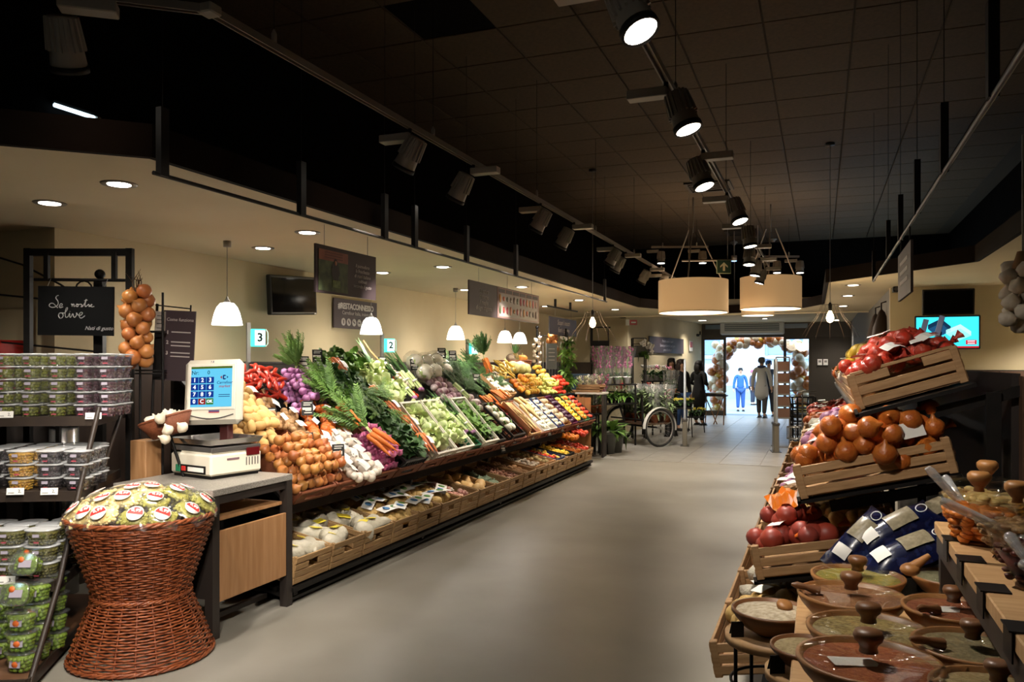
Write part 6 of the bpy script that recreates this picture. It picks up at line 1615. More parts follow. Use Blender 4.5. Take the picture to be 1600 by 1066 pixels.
# ================================================================== spice bowls
M_bowl = mat('turned_wood', '#7d5230', .42, c2='#5a381c', scale=5, stretch=(1, 1, 5)); M_bowl2 = mat('turned_wood_light', '#a3713f', .42, c2='#7f5229', scale=5, stretch=(1, 1, 6)); M_disc = mat('light_beech', '#c9a273', .5, c2='#b98f60', scale=6, stretch=(1, 8, 1))
C_gl = clear('lid_glass', (.97, .97, .96), .03, .03, edge=.16)
def bowl(px, Z, z, dia, fillc, lab, lid=True, m=M_bowl2, py=None, scoop=None, heap=.0, grain=90, paper=False, fill2=None):
    X = (px - 800) / 1240 * Z; l, d = cf(X, Z); r = dia / 2; h = r * .62
    t = thing('spice_bowl', lab, 'bowl', (l, d, z - h), group='wooden spice bowls')
    put('body', MBX('lathe', [(0, 0), (r * .42, 0), (r * .48, .006), (r * .72, h * .3), (r * .92, h * .68), (r, h - .008), (r, h), (r * .93, h), (r * .86, h * .66), (r * .66, h * .32), (r * .4, .02), (0, .016)], 40).mesh('body', m), t)
    fm = mat('fill_' + fillc.strip('#'), fillc, .8, c2=fill2 or fillc, scale=grain, bump=.6, bscale=grain * 2)
    put('spice', MBX('lathe', [(r * .9, h * .84), (r * .88, h * .88), (r * .45, h * (.92 + heap)), (0, h * (.94 + heap))], 32, jit=lambda a, q: 1 + .02 * math.sin(3 * a)).mesh('spice', fm), t)
    kn = MB(); kn.lathe([(.02, 0), (.018, .01), (.021, .018), (.029, .026), (.032, .036), (.028, .046), (.012, .05), (0, .05)], 18)
    if lid:
        put('glass_lid', MBX('lathe', [(r * .95, h + .002), (r * .9, h + .008), (r * .5, h + .014), (0, h + .016)], 36).mesh('glass_lid', C_gl), t)
        put('lid_knob', kn.mesh('lid_knob', M_bowl), t, (0, 0, h + .015), (0, 0, 0), r / .15)
    else: put('scoop_knob', kn.mesh('lid_knob', M_bowl2), t, (.03, .02, h * .8), (.3, .2, 0), .8)
    if paper: put('paper_label', MBX('box', (0, 0, 0), (.1, .045, .001)).mesh('paper_label', W_label), t, (-.03, -.02, h * .96), (.05, .05, .4))
    if scoop is not None:
        sp_ = MB(); sp_.tube([(-.02, 0, 0), (.02, 0, .006), (.045, 0, .008), (.06, 0, .008)], [.016, .009, .011, .004], 8); put('scoop', sp_.mesh('scoop', M_bowl), t, (r * .72 * math.cos(scoop), r * .72 * math.sin(scoop), h + .004), (0, -.1, scoop))
    return t
bowl(1357, 1.73, .905, .30, '#a0522c', 'large glass lidded wooden bowl of red paprika nearest the camera', fill2='#b86a3a', scoop=None, paper=True)
bowl(1357, 2.03, .872, .30, '#bfa868', 'large glass lidded wooden bowl of dried oregano behind the paprika', fill2='#8f7c48')
bowl(1330, 2.33, .872, .30, '#a5744a', 'large glass lidded wooden bowl of brown spice behind the oregano', fill2='#8a5a38', scoop=3.3)
bowl(1340, 2.60, .855, .29, '#b59a3a', 'glass lidded wooden bowl of yellow curry nearest the lower crate', fill2='#8a8a3a')
bowl(1207, 2.50, .775, .25, '#d8cbb0', 'open wooden bowl of white beans on a round beech board', lid=False, m=M_bowl, fill2='#b5a384', heap=.1, grain=60)
bowl(1264, 2.13, .79, .20, '#b3a076', 'open wooden bowl of barley beside the white beans', lid=False, m=M_bowl, fill2='#96845c', grain=80)
bowl(1482, 2.55, .865, .22, '#8f8a6a', 'small lidded wooden bowl of herbs by the raised shelf end', scoop=None, fill2='#706c4c')
bowl(1490, 2.16, .885, .26, '#a5603a', 'lidded wooden bowl of red spice with paper label beside the raised shelf', scoop=4.0, fill2='#8a4a2c', paper=True)
bowl(1520, 1.83, .90, .26, '#a09068', 'lidded wooden bowl of grey herb mix beside the raised shelf', scoop=3.6, fill2='#7d6e4c')
bowl(1560, 1.57, .905, .25, '#b8a070', 'lidded wooden bowl cut off at the picture bottom beside the shelf', fill2='#9a8456')
# boards and stand under the bowls
tb_ = thing('spice_table', 'dark metal table with beech boards under the spice bowls', 'table', (.15, 2.3, 0))
put('board', MBX('box', (.09, .0, .765), (.62, 1.0, .03), bev=.004).mesh('board', M_disc), tb_)
for x in (-.17, .37):
    for y in (-.45, .45): put('leg', MBX('box', (x, y, .375), (.03, .03, .75)).mesh('leg', M_iron), tb_)
put('lower_frame', MBX('box', (.1, 0, .3), (.56, .9, .02)).mesh('lower_frame', M_iron), tb_)
for (px, Z, z, dia, lab) in ((1207, 2.50, .695, .29, 'round beech board on wire legs under the white beans'), (1262, 2.13, .725, .22, 'round beech board on wire legs under the barley')):
    X = (px - 800) / 1240 * Z; l, d = cf(X, Z); t = thing('round_stand', lab, 'stand', (l, d, 0), group='round bowl stands')
    put('disc', MBX('lathe', [(dia / 2, z - .026), (dia / 2, z), (0, z)], 32).mesh('disc', M_disc), t)
    for k in range(4): a = k * 1.57 + .6; put('leg', MBX('tube', [(dia * .44 * math.cos(a), dia * .44 * math.sin(a), z - .026), (dia * .44 * math.cos(a), dia * .44 * math.sin(a), 0)], .006, 6).mesh('leg', M_iron), t)
    put('ring', MBX('tube', [(dia * .44 * math.cos(a * .262), dia * .44 * math.sin(a * .262), z - .15) for a in range(25)], .005, 5).mesh('ring', M_iron), t)
    c = thing('tent_card', f'small black tent card at the edge of the {"larger" if dia > .25 else "smaller"} round beech board', 'card', (l - dia * .36, d - dia * .2, z), (0, 0, .4), 'black tent cards')
    put('front', MBX('box', (0, -.012, .024), (.04, .002, .05)).mesh('front', M_iron), c, (0, 0, 0), (-.0, 0, 0)); put('back', MBX('box', (0, .008, .022), (.04, .002, .05)).mesh('back', M_iron), c, (0, 0, .004), (.5, 0, 0))
# raised beech shelf with glass bowls
SX, SZ = .335, 1.05
rs_ = thing('raised_shelf', 'raised beech shelf on dark legs beside the spice bowls', 'shelf', (SX, 1.2, 0))
put('board', MBX('box', (.24, .82, SZ - .018), (.48, 1.60, .036), bev=.003).mesh('board', M_disc), rs_)
put('front_apron', MBX('box', (.015, .82, SZ - .065), (.02, 1.58, .06)).mesh('front_apron', M_dbr), rs_)
for x in (.03, .42): put('leg', MBX('box', (x, 1.58, (SZ - .04) / 2), (.04, .04, SZ - .04)).mesh('leg', M_dbr), rs_)
put('leg', MBX('box', (.44, .1, (SZ - .04) / 2), (.04, .04, SZ - .04)).mesh('leg', M_dbr), rs_)
for k, y in enumerate((2.55, 2.30, 2.02, 1.74)):
    c = thing('edge_ticket', f'black ticket holder folded over the beech shelf edge, {ORD[k]} from the far end', 'price ticket', (SX, y, SZ), group='black edge tickets')
    put('top', MBX('box', (.02, 0, .002), (.06, .075, .003)).mesh('top', M_iron), c); put('front', MBX('box', (-.004, 0, -.028), (.003, .075, .06)).mesh('front', M_iron), c)
    c = thing('tent_card', f'black tent card standing on the beech shelf, {ORD[k]} from the far end', 'card', (SX + .1, y + .06, SZ), (0, 0, 1.2), 'black tent cards on the shelf')
    put('front', MBX('box', (0, -.014, .025), (.065, .002, .058)).mesh('front', M_iron), c, (0, 0, 0), (-.45, 0, 0)); put('back', MBX('box', (0, .014, .025), (.065, .002, .058)).mesh('back', M_iron), c, (0, 0, 0), (.45, 0, 0))
def gbowl(px, Z, dia, kind, lab, fill):
    X = (px - 800) / 1240 * Z; l, d = cf(X, Z); r = dia / 2; h = .13
    t = thing('glass_bowl', lab, 'bowl', (l, d, SZ), group='glass bowls on the raised shelf')
    put('glass', MBX('lathe', [(r * .45, .004), (r * .7, h * .35), (r * .92, h * .75), (r, h), (r * .985, h), (r * .9, h * .75)], 36).mesh('glass', C_gl), t)
    put('foot', MBX('lathe', [(r * .46, 0), (r * .46, .008), (0, .008)], 24).mesh('foot', M_bowl2), t)
    q = random.Random(int(px)); mb = MB(); mb.lathe([(0, .012), (r * .42, .012), (r * .8, h * .62), (0, h * .68)], 24, 0)
    for k in range(130):
        u = q.random(); zz = .015 + u * h * .62; a = q.uniform(0, 6.28); rr_ = r * (.47 + .45 * (zz / h) ** .8) * .96
        if k > 70: rr_ = r * .8 * math.sqrt(q.random()); zz = h * .66
        mb.ball((rr_ * math.cos(a), rr_ * math.sin(a), zz), (fill[1], fill[1], fill[1] * .6), 7, 5, amp=.2, freq=2, seed=k)
    put('contents', mb.mesh('contents', fill[0]), t)
    put('glass_lid', MBX('lathe', [(r * .99, h + .002), (r * .6, h + .012), (0, h + .016)], 30).mesh('glass_lid', C_gl), t)
    kn = MB(); kn.lathe([(.014, 0), (.012, .01), (.02, .02), (.03, .034), (.03, .046), (.022, .054), (0, .055)], 18); put('lid_knob', kn.mesh('lid_knob', M_bowl2), t, (0, 0, h + .014))
F_chip = (mat('banana_chip', '#d8c084', .5, c2='#c4a45c', scale=40), .017); F_apr = (mat('apricot', '#c9762c', .4, c2='#b5601c', scale=20), .019); F_nut = (mat('nut_brown', '#b08a5a', .5, c2='#8a6238', scale=30), .013); F_cran = (mat('cranberry_dark', '#6a2620', .4, c2='#4a1814', scale=30), .010)
gbowl(1543, 2.45, .28, 0, 'large glass bowl of banana chips farthest along the beech shelf', F_chip)
gbowl(1530, 2.2, .2, 0, 'smaller glass bowl of orange apricots in front of the banana chips', F_apr)
gbowl(1590, 2.02, .22, 0, 'glass bowl of nuts in the middle of the beech shelf', F_nut)
gbowl(1628, 1.75, .22, 0, 'glass bowl of dark cranberries nearest the camera on the beech shelf', F_cran)
# clear plastic scoops
C_sc = clear('scoop_plastic', (.9, .9, .9), .16, .12, haze=.22)
for k, (a, b_, Za, Zb) in enumerate((((1449, 731), (1506, 792), 2.3, 2.28), ((1476, 744), (1510, 796), 2.4, 2.32), ((1470, 782), (1588, 836), 2.05, 1.95), ((1575, 835), (1602, 872), 1.7, 1.65))):
    t = thing('plastic_scoop', ['long clear plastic scoop standing out of the banana chips', 'shorter clear plastic scoop beside the long one', 'clear plastic scoop lying across the nut bowl', 'clear plastic scoop in the cranberries'][k], 'scoop', (0, 0, 0), group='clear plastic scoops')
    pa_, pb_ = at_d(a[0], a[1], Za), at_d(b_[0], b_[1], Zb)
    put('handle', MBX('tube', [pa_, pa_.lerp(pb_, .1), pa_.lerp(pb_, .6), pb_], [.009, .013, .011, .009], 8).mesh('handle', C_sc), t)
    put('blade', MBX('ball', pb_ + (pb_ - pa_).normalized() * .02, (.024, .03, .014), 10, 6).mesh('blade', C_sc), t)
t = thing('wooden_scoop', 'small wooden scoop resting in the lower crate beside the rice bags', 'scoop', (0, 0, 0)); pa_, pb_ = at_d(1452, 868, 2.45), at_d(1422, 890, 2.45)
put('handle', MBX('tube', [pa_, pa_.lerp(pb_, .5), pb_], [.008, .014, .02], 8).mesh('handle', M_bowl2), t); put('cup', MBX('ball', pb_, (.03, .03, .02), 10, 6).mesh('cup', M_bowl2), t)
# garlic braid at the picture edge
q = at_d(1598, 420, 3.2)
gbk = thing('garlic_braid', 'pale garlic braid hanging at the picture edge above the onion stand', 'garlic', tuple(q))
for k in range(20):
    a = k * 2.4; put('garlic_bulb', V_ga[0], gbk, (.05 * math.cos(a), .05 * math.sin(a), -.013 * k + .02), (U(-1, 1), U(-1, 1), 0), 1.35)
put('twine', MBX('tube', [(0, 0, .02), (0, 0, ZS - q.z)], .004, 5).mesh('twine', M_grey), gbk)
put('stalks', MBX('tube', [(0, 0, .0), (.0, 0, .07)], [.04, .02], 8).mesh('stalks', mat('dry_stalk', '#8d6a42', .8)), gbk)
# ================================================================== flowers, cart, people and fittings near the doors
import bmesh
M_terra = mat('terracotta_pot', '#a8603c', .75, var=.1); M_wpot = mat('white_pot', '#c9c7c4', .4); M_gpot = mat('grey_bucket', '#6e706e', .4, metal=.4)
P_or = mat('orchid_purple', '#93305f', .5, var=.2, c2='#c06a96', scale=30); P_ow = mat('orchid_cream', '#e3dcb4', .5, var=.1); P_fr = mat('flower_red', '#b8202c', .5, var=.1); P_fw = mat('flower_white', '#e6e2dc', .5); P_fp = mat('flower_pink', '#d98aa6', .5); P_fy = mat('flower_yellow', '#d8c84a', .5)
P_silv = mat('sleeved_leaf', '#93a578', .6, var=.15, c2='#5d7048', scale=10)
def m_bloom(m, n, R, hh, r, sd):
    q = random.Random(sd); mb = MB()
    for k in range(n):
        a = q.uniform(0, 6.28); rr_ = R * math.sqrt(q.random()); z = q.uniform(hh[0], hh[1])
        for j in range(5):
            b_ = j * 1.257 + q.random(); c = Vector((rr_ * math.cos(a), rr_ * math.sin(a), z)) + Vector((math.cos(b_), .3 * math.sin(b_ * 2), math.sin(b_))) * r * .6
            mb.ball(c, (r * .55, r * .3, r * .55), 5, 4)
    return mb.mesh('blossoms', m)
def m_spike(m, n, h, r, sd):
    q = random.Random(sd); mb = MB()
    for s_ in range(n):
        a = 6.28 * s_ / n + q.random(); bx, by = .05 * math.cos(a), .05 * math.sin(a)
        for k in range(11):
            u = k / 10; mb.ball((bx * (1 + u) + q.uniform(-.035, .035), by * (1 + u) + q.uniform(-.035, .035), h * (.38 + .6 * u)), (r, r * .6, r * .9), 5, 4)
    return mb.mesh('blossoms', m)
VB = {'purple': [m_spike(P_or, 3, .52, .030, i) for i in range(2)], 'cream': [m_spike(P_ow, 2, .5, .028, 5)], 'red': [m_bloom(P_fr, 6, .08, (.2, .27), .025, 1)], 'white': [m_bloom(P_fw, 7, .09, (.16, .24), .028, 2)], 'pink': [m_bloom(P_fp, 7, .09, (.14, .2), .025, 3)], 'yellow': [m_bloom(P_fy, 9, .1, (.08, .12), .022, 4)], 'rose': [m_bloom(P_fp, 3, .06, (.3, .42), .035, 9)]}
def m_tallbush(m, sd):
    q = random.Random(sd); mb = MB()
    for k in range(110):
        a = q.uniform(0, 6.28); e = q.uniform(.2, 1.2); z = q.uniform(0, .34); r_ = q.uniform(0, .07)
        leaf(mb, (r_ * math.cos(a), r_ * math.sin(a), z), (math.cos(a) * math.cos(e), math.sin(a) * math.cos(e), math.sin(e)), q.uniform(.09, .16), .04, q.uniform(.2, 1.2), seg=2)
    return mb.mesh('leaves', m)
VL = {'low': [m_leafbunch(P_leafd, 46, .13, .06, .03, 200)(i) for i in range(2)], 'mid': [m_leafbunch(P_leafm, 60, .16, .06, .05, 230)(i) for i in range(2)], 'tall': [m_tallbush(P_silv, 260 + i) for i in range(2)], 'big': [m_leafbunch(P_leafm, 60, .2, .11, .08, 290)(i) for i in range(2)]}
def m_pot(m, r, h): return MBX('lathe', [(0, 0), (r * .72, 0), (r * .96, h * .82), (r * 1.05, h * .83), (r * 1.06, h), (r * .94, h), (r * .9, h * .85), (0, h * .84)], 16).mesh('pot', m)
POT = {'terra': m_pot(M_terra, .075, .13), 'white': m_pot(M_wpot, .075, .12), 'bucket': m_pot(M_gpot, .13, .3), 'black': m_pot(M_bplas, .07, .1)}
PH = {'terra': .11, 'white': .1, 'bucket': .26, 'black': .09}
C_sleeve = clear('cellophane', (.93, .93, .93), .10, .1, haze=.05)
ME_sleeve = MBX('lathe', [(.06, 0), (.11, .28), (.15, .55)], 12, jit=lambda a, z: 1 + .1 * math.sin(5 * a + z * 9)); ME_sleeve.f = ME_sleeve.f[:24]; ME_sleeve.m = ME_sleeve.m[:24]; ME_sleeve.sm = ME_sleeve.sm[:24]; ME_sleeve = ME_sleeve.mesh('sleeve', C_sleeve)
def plant(loc, label, pot='white', leaves='low', bloom=None, s=1.0, sleeve=False, ls=1.0, group='potted plants', name='potted_plant'):
    t = thing(name, label, 'plant', loc, (0, 0, U(0, 6)), group, s)
    put('pot', POT[pot], t); put('leaves', rnd.choice(VL[leaves]), t, (0, 0, PH[pot]), (0, 0, U(0, 6)), ls)
    if bloom: put('blossoms', rnd.choice(VB[bloom]), t, (0, 0, PH[pot] - .02))
    if bloom in ('purple', 'cream'):
        st_ = MB()
        for k in range(3): a = 2.1 * k; st_.tube([(0, 0, 0), (.05 * math.cos(a), .05 * math.sin(a), .25), (.1 * math.cos(a), .1 * math.sin(a), .5)], .005, 4)
        put('stems', st_.mesh('stems', P_leafm), t, (0, 0, PH[pot]))
    if sleeve: put('sleeve', ME_sleeve, t, (0, 0, PH[pot] * .6))
    return t
# orchid table: two-level metal shelf, pots along it
def shelf_unit(name, label, a, b, levels, depth=.3):
    a, b = Vector(a), Vector(b); d = (b - a); L_ = d.length; ang = math.atan2(d.y, d.x)
    t = thing(name, label, 'shelf', (a.x, a.y, 0), (0, 0, ang))
    for z in levels: put('shelf', MBX('box', (L_ / 2, 0, z - .012), (L_ + .08, depth, .024)).mesh('shelf', M_iron), t)
    for x in (0, L_):
        for y in (-depth / 2 + .015, depth / 2 - .015): put('leg', MBX('box', (x, y, max(levels) / 2), (.025, .025, max(levels))).mesh('leg', M_iron), t)
    return t
a, b = at_d(938, 600, 14.6), at_d(984, 600, 15.0); zt = H - 33 * 14.8 / F
shelf_unit('orchid_shelf', 'dark metal shelf carrying white pots of purple orchids', a, b, [zt, .8], .34)
for k, px in enumerate((936, 950, 964, 979)):
    q = at_d(px, 600, 14.6 + .13 * k); plant((q.x, q.y, zt), f'purple orchid in a white pot and clear sleeve, {ORD[k]} along the orchid shelf', 'white', 'low', 'purple', 1.15, True, .8, 'purple orchids')
for k, px in enumerate((934, 944, 956, 967, 980)):
    q = at_d(px, 600, 14.55 + .1 * k); plant((q.x, q.y, .8), f'{["dark leafy plant", "red flowering plant", "white flowering plant", "red flowering plant with dark leaves", "white and green plant"][k]}, {ORD[k]} on the board under the orchids', 'black', 'mid', [None, 'red', 'white', 'red', 'white'][k], 1.05, False, 1.0, 'plants under the orchids')
for k, (px, py, Z, bl) in enumerate(((914, 648, 13.2, 'cream'), (926, 646, 13.3, 'cream'), (938, 645, 13.4, 'purple'))):
    q = at_d(px, py, Z); tt = thing('flower_stool', f'small dark stool under the sleeved orchid, {ORD[k]} from the vegetable bench', 'stool', (q.x, q.y, 0), group='flower stools'); put('top', MBX('lathe', [(.11, q.z - .03), (.11, q.z), (0, q.z)], 14).mesh('top', M_iron), tt)
    for j in range(3): put('leg', MBX('tube', [(.09 * math.cos(j * 2.1), .09 * math.sin(j * 2.1), q.z - .03), (.13 * math.cos(j * 2.1), .13 * math.sin(j * 2.1), 0)], .01, 5).mesh('leg', M_iron), tt)
    plant(tuple(q), f'{["cream orchid", "pale yellow orchid", "magenta orchid"][k]} in a tall clear sleeve beside the vegetable bench', 'terra', 'low', bl, 1.05, True, .8, 'sleeved orchids')
# the cargo tricycle with potted plants
W1, W2 = at_d(1031, 699, 14.56), at_d(968, 690, 15.6)
W1.z = W2.z = 0
ax = (W2 - W1).normalized(); fwd = Vector((ax.y, -ax.x, 0))          # fwd points towards the hall
if fwd.y > 0: fwd = -fwd
trk = thing('cargo_tricycle', 'black cargo tricycle with white mudguards loaded with potted plants', 'tricycle', tuple(W1.lerp(W2, .5)), (0, 0, math.atan2(ax.y, ax.x) + math.pi))
HW = (W2 - W1).length / 2; RW = .335
M_tyre = mat('tyre_black', '#1c1b1a', .7); M_wrim = mat('wheel_rim', '#8f8c86', .35, metal=.6); M_mud = mat('white_mudguard', '#cfccc4', .35)
def wheel(x, y, guard=True):
    wh = put('wheel', MBX('tube', [(0, RW * math.cos(a * .1963), RW * math.sin(a * .1963)) for a in range(33)], .022, 8, caps=False).mesh('tyre', M_tyre), trk, (x, y, RW + .02))
    put('rim', MBX('tube', [(0, (RW - .03) * math.cos(a * .1963), (RW - .03) * math.sin(a * .1963)) for a in range(33)], .011, 6, caps=False).mesh('rim', M_wrim), wh)
    put('hub', MBX('tube', [(-.05, 0, 0), (.05, 0, 0)], .022, 8).mesh('hub', M_wrim), wh)
    for k in range(18):
        a = k * .349; put('spoke', MBX('tube', [(.02 * (1 if k % 2 else -1), .02 * math.cos(a), .02 * math.sin(a)), (0, (RW - .03) * math.cos(a), (RW - .03) * math.sin(a))], .0022, 4).mesh('spoke', M_wrim), wh)
    if guard:
        vv = []; fs = []
        for k in range(15):
            a = -.15 + k * 3.3 / 14
            for xx in (-.04, .0, .04): vv.append((xx, (RW + .05 - abs(xx) * .4) * math.cos(a), (RW + .05 - abs(xx) * .4) * math.sin(a)))
        for k in range(14):
            for j in range(2): fs.append((k * 3 + j, k * 3 + j + 1, k * 3 + j + 4, k * 3 + j + 3))
        put('mudguard', MB().add(vv, fs, 0, True).mesh('mudguard', M_mud), wh)
wheel(-HW, 0); wheel(HW, 0)
sy_ = 1 if True else -1
bx_ = MB(); bx_.box((0, .1, .42), (HW * 2 - .22, .75, .03)); put('cargo_deck', bx_.mesh('cargo_deck', mat('cart_wood', '#4a3524', .6)), trk)
for y in (-.28, .48): put('deck_rail', MBX('tube', [(-HW + .1, y, .50), (HW - .1, y, .50)], .014, 6).mesh('deck_rail', M_iron), trk)
put('axle', MBX('tube', [(-HW, 0, RW + .02), (HW, 0, RW + .02)], .018, 6).mesh('axle', M_iron), trk)
put('frame_tube', MBX('tube', [(0, -.25, .4), (.0, -.9, .45), (.0, -1.3, .36)], .022, 8).mesh('frame_tube', M_iron), trk)
put('frame_tube', MBX('tube', [(0, -.35, .45), (0, -.55, 1.0)], .02, 8).mesh('frame_tube', M_iron), trk)
put('frame_tube', MBX('tube', [(HW - .12, -.3, .42), (HW - .0, -.42, .95)], .02, 8).mesh('frame_tube', M_iron), trk)
put('handlebar', MBX('tube', [(-.3, -.62, 1.02), (-.25, -.5, 1.0), (.25, -.5, 1.0), (.3, -.62, 1.02)], .014, 6).mesh('handlebar', M_iron), trk)
put('seat_post', MBX('tube', [(0, -1.1, .42), (0, -1.15, .8)], .016, 6).mesh('seat_post', M_iron), trk); put('saddle', MBX('ball', (0, -1.15, .83), (.09, .14, .04), 10, 6).mesh('saddle', M_tyre), trk)
wheel(0, -1.35)
mw = trk.matrix_basis
for k, (u, v) in enumerate(((-.36, .32), (-.18, .34), (0, .33), (.18, .33), (.36, .32), (-.36, .05), (-.14, .05), (.1, .05), (.34, .05))):
    q = mw @ Vector((u * HW * 1.9, v, .435)); plant(tuple(q), f'bushy sleeved plant in a terracotta pot, {ORD[k]} on the cargo tricycle', 'terra', 'tall', ['rose', None, 'white', None, 'rose', None, 'white', None, None][k], 1.15, k % 2 == 0, 1.15, 'plants on the tricycle')
# more plants: leafy pot, buckets, board of flowers
q = at_d(948, 668, 13.5); plant((q.x, q.y, 0), 'large leafy plant in a grey bucket beside the tricycle', 'bucket', 'big', None, 1.35, False, 1.2, name='leafy_plant')
q = at_d(962, 680, 13.7); plant((q.x, q.y, 0), 'drooping green plant in a grey bucket in front of the tricycle wheel', 'bucket', 'mid', None, 1.1, False, 1.4, name='leafy_plant')
# iron flower stand with planter box
q = at_d(998, 560, 16.2)
fs_ = thing('flower_stand', 'tall black iron flower stand with a box planter', 'stand', (q.x, q.y, 0), (0, 0, PSI))
for x in (-.13, .13):
    for y in (-.1, .1): put('post', MBX('box', (x, y, 1.02), (.025, .025, 2.05)).mesh('post', M_iron), fs_)
for z in (2.05, 1.93, 1.0, .6): put('bar', MBX('box', (0, 0, z), (.27, .2, .015)).mesh('bar', M_iron), fs_)
put('planter', MBX('box', (.02, -.12, 1.78), (.26, .2, .24), bev=.01).mesh('planter', mat('planter_grey', '#4a4a44', .7)), fs_)
q2 = at_d(1010, 552, 15.9); t = thing('white_orchid', 'white orchid spray hanging from the box planter', 'orchid', tuple(q2)); put('blossoms', m_bloom(P_fw, 9, .12, (0, .3), .045, 12), t); put('leaves', VL['mid'][0], t, (-.05, 0, -.05), (0, 0, 0), .9)
# shelf of white pots by the people
a, b = at_d(1012, 597, 17.0), at_d(1040, 597, 17.4); zt = H - 28 * 17.2 / F
shelf_unit('flower_bench', 'dark bench with white pots of white and pink flowers', a, b, [zt, .75, .35], .3)
for k, px in enumerate((1009, 1017, 1025, 1033, 1041)):
    q = at_d(px, 597, 17.0 + .08 * k); plant((q.x, q.y, zt), f'{["white", "white", "pink", "white", "pink"][k]} flowering plant in a white pot, {ORD[k]} on the flower bench', 'white', 'low', ['white', 'white', 'pink', 'white', 'pink'][k], 1.1, False, 1.0, 'plants on the flower bench')
for k, px in enumerate((1011, 1020, 1030, 1040)):
    q = at_d(px, 620, 16.9 + .1 * k); plant((q.x, q.y, .75), f'{["red", "white", "leafy", "terracotta potted"][k]} plant on the middle board of the flower bench', ['black', 'white', 'black', 'terra'][k], 'mid', ['red', 'white', None, None][k], 1.1, False, 1.0, 'plants on the flower bench middle board')
for k, (px, lab) in enumerate(((1044, 'nearer'), (1053, 'farther'))):
    q = at_d(px, 610, 16.6 + .2 * k); t = thing('plant_pedestal', f'dark pedestal under the {lab} tall sleeved bouquet', 'pedestal', (q.x, q.y, 0)); put('column', MBX('lathe', [(.1, 0), (.07, .05), (.07, .85), (.12, .88), (0, .88)], 12).mesh('column', M_iron), t); put('tray', MBX('lathe', [(.14, .88), (.15, .9), (0, .9)], 14).mesh('tray', M_iron), t)
    plant((q.x, q.y, .90), f'tall sleeved bouquet in a terracotta pot, {lab} of two beside the women', 'terra', 'tall', 'white', .8, True, .75, 'sleeved bouquets')
# low trays of yellow flowers
for k, (px, py, Z, zz) in enumerate(((1068, 637, 16.5, .62), (1088, 652, 17.6, .36))):
    q = at_d(px, py, Z); t = thing('flower_trestle', f'small dark trestle under yellow flowers, {["behind", "beside"][k]} the security gate', 'trestle', (q.x, q.y, 0)); put('top', MBX('box', (0, 0, zz - .015), (.36, .24, .03)).mesh('top', M_iron), t)
    for x in (-.15, .15): put('leg', MBX('tube', [(x, 0, zz), (x * 1.2, 0, 0)], .012, 5).mesh('leg', M_iron), t)
    for j in range(3): plant((q.x - .11 + .11 * j, q.y + .04 * j, zz), f'small yellow flowers in a black pot on the trestle {["behind", "beside"][k]} the security gate', 'black', 'low', 'yellow', 1.0, False, .8, f'yellow flowers {["behind", "beside"][k]} the gate')
# tables and boxes at the end of the bench
q = at_d(925, 655, 13.1); t = thing('pale_table', 'small table with pale top and tan side at the end of the bench', 'table', (q.x, q.y, 0), (0, 0, .1)); put('top', MBX('box', (0, 0, 1.05), (.5, .36, .03), bev=.004).mesh('top', M_white), t); put('side', MBX('box', (-.2, 0, .52), (.03, .34, 1.03)).mesh('side', M_oakv), t); put('side', MBX('box', (.2, 0, .52), (.03, .34, 1.03)).mesh('side', M_dbr), t)
for k in range(3): 
    tt = thing('wooden_tray', f'flat wooden tray, {["lowest", "middle", "highest"][k]} of the pile on the pale table', 'tray', (q.x - .05 + .02 * k, q.y, 1.066 + k * .042), (0, 0, .1 - .1 * k), 'wooden trays on the pale table'); put('base', MBX('box', (0, 0, .006), (.4, .28, .01)).mesh('base', M_lw), tt)
    for s_ in (-1, 1): put('side', MBX('box', (0, s_ * .135, .02), (.4, .01, .04)).mesh('side', M_lw), tt)
# wire rack with braids by the far end of the bench
q = at_d(858, 600, 13.2)
rk = thing('wire_gate', 'black wire rack with hanging braids at the end of the bench', 'rack', (q.x, q.y, 0), (0, 0, PSI))
for x in (-.2, .28): put('post', MBX('tube', [(x, 0, 0), (x, 0, 2.12)], .018, 6).mesh('post', M_iron), rk)
for z in (2.0, 1.2): put('rail', MBX('tube', [(-.2, 0, z), (.28, 0, z)], .01, 5).mesh('rail', M_iron), rk)
for k in range(9): put('bar', MBX('tube', [(-.15 + .05 * k, 0, 1.0), (-.15 + .05 * k, 0, 1.9)], .006, 4).mesh('bar', M_grey), rk)
put('finial', MBX('ball', (-.2, 0, 2.14), .03, 8, 6).mesh('finial', M_iron), rk)
for (px, py, n, m_, lab) in ((839, 528, 16, 'g', 'garlic braid hanging on the wire rack at the bench end'), (863, 521, 14, 'o', 'onion braid hanging on the wire rack at the bench end')):
    qq = at_d(px, py, 13.0); t = thing('hanging_braid', lab, 'braid', tuple(qq))
    for k in range(n): put('bulb', V_ga[0] if m_ == 'g' else ONION, t, (.05 * math.cos(k * 2.4), .05 * math.sin(k * 2.4), -.032 * k), (U(-1, 1), U(-1, 1), 0), 1.3 if m_ == 'g' else 1.5)
    put('twine', MBX('tube', [(0, 0, -.03 * n), (0, .15, .1)], .008, 5).mesh('twine', M_grey), t)
qq = at_d(862, 557, 12.9); t = thing('slate_board', 'grey green slate board hung on the wire rack', 'board', tuple(qq), (0, 0, PSI)); put('slate', MBX('box', (0, 0, 0), (.17, .012, .42)).mesh('slate', mat('slate_green', '#474c48', .7)), t)
for z in (.12, .06, 0, -.06): put('chalk_line', MBX('box', (0, -.008, z), (.1, .002, .012)).mesh('chalk_line', M_grey), t)
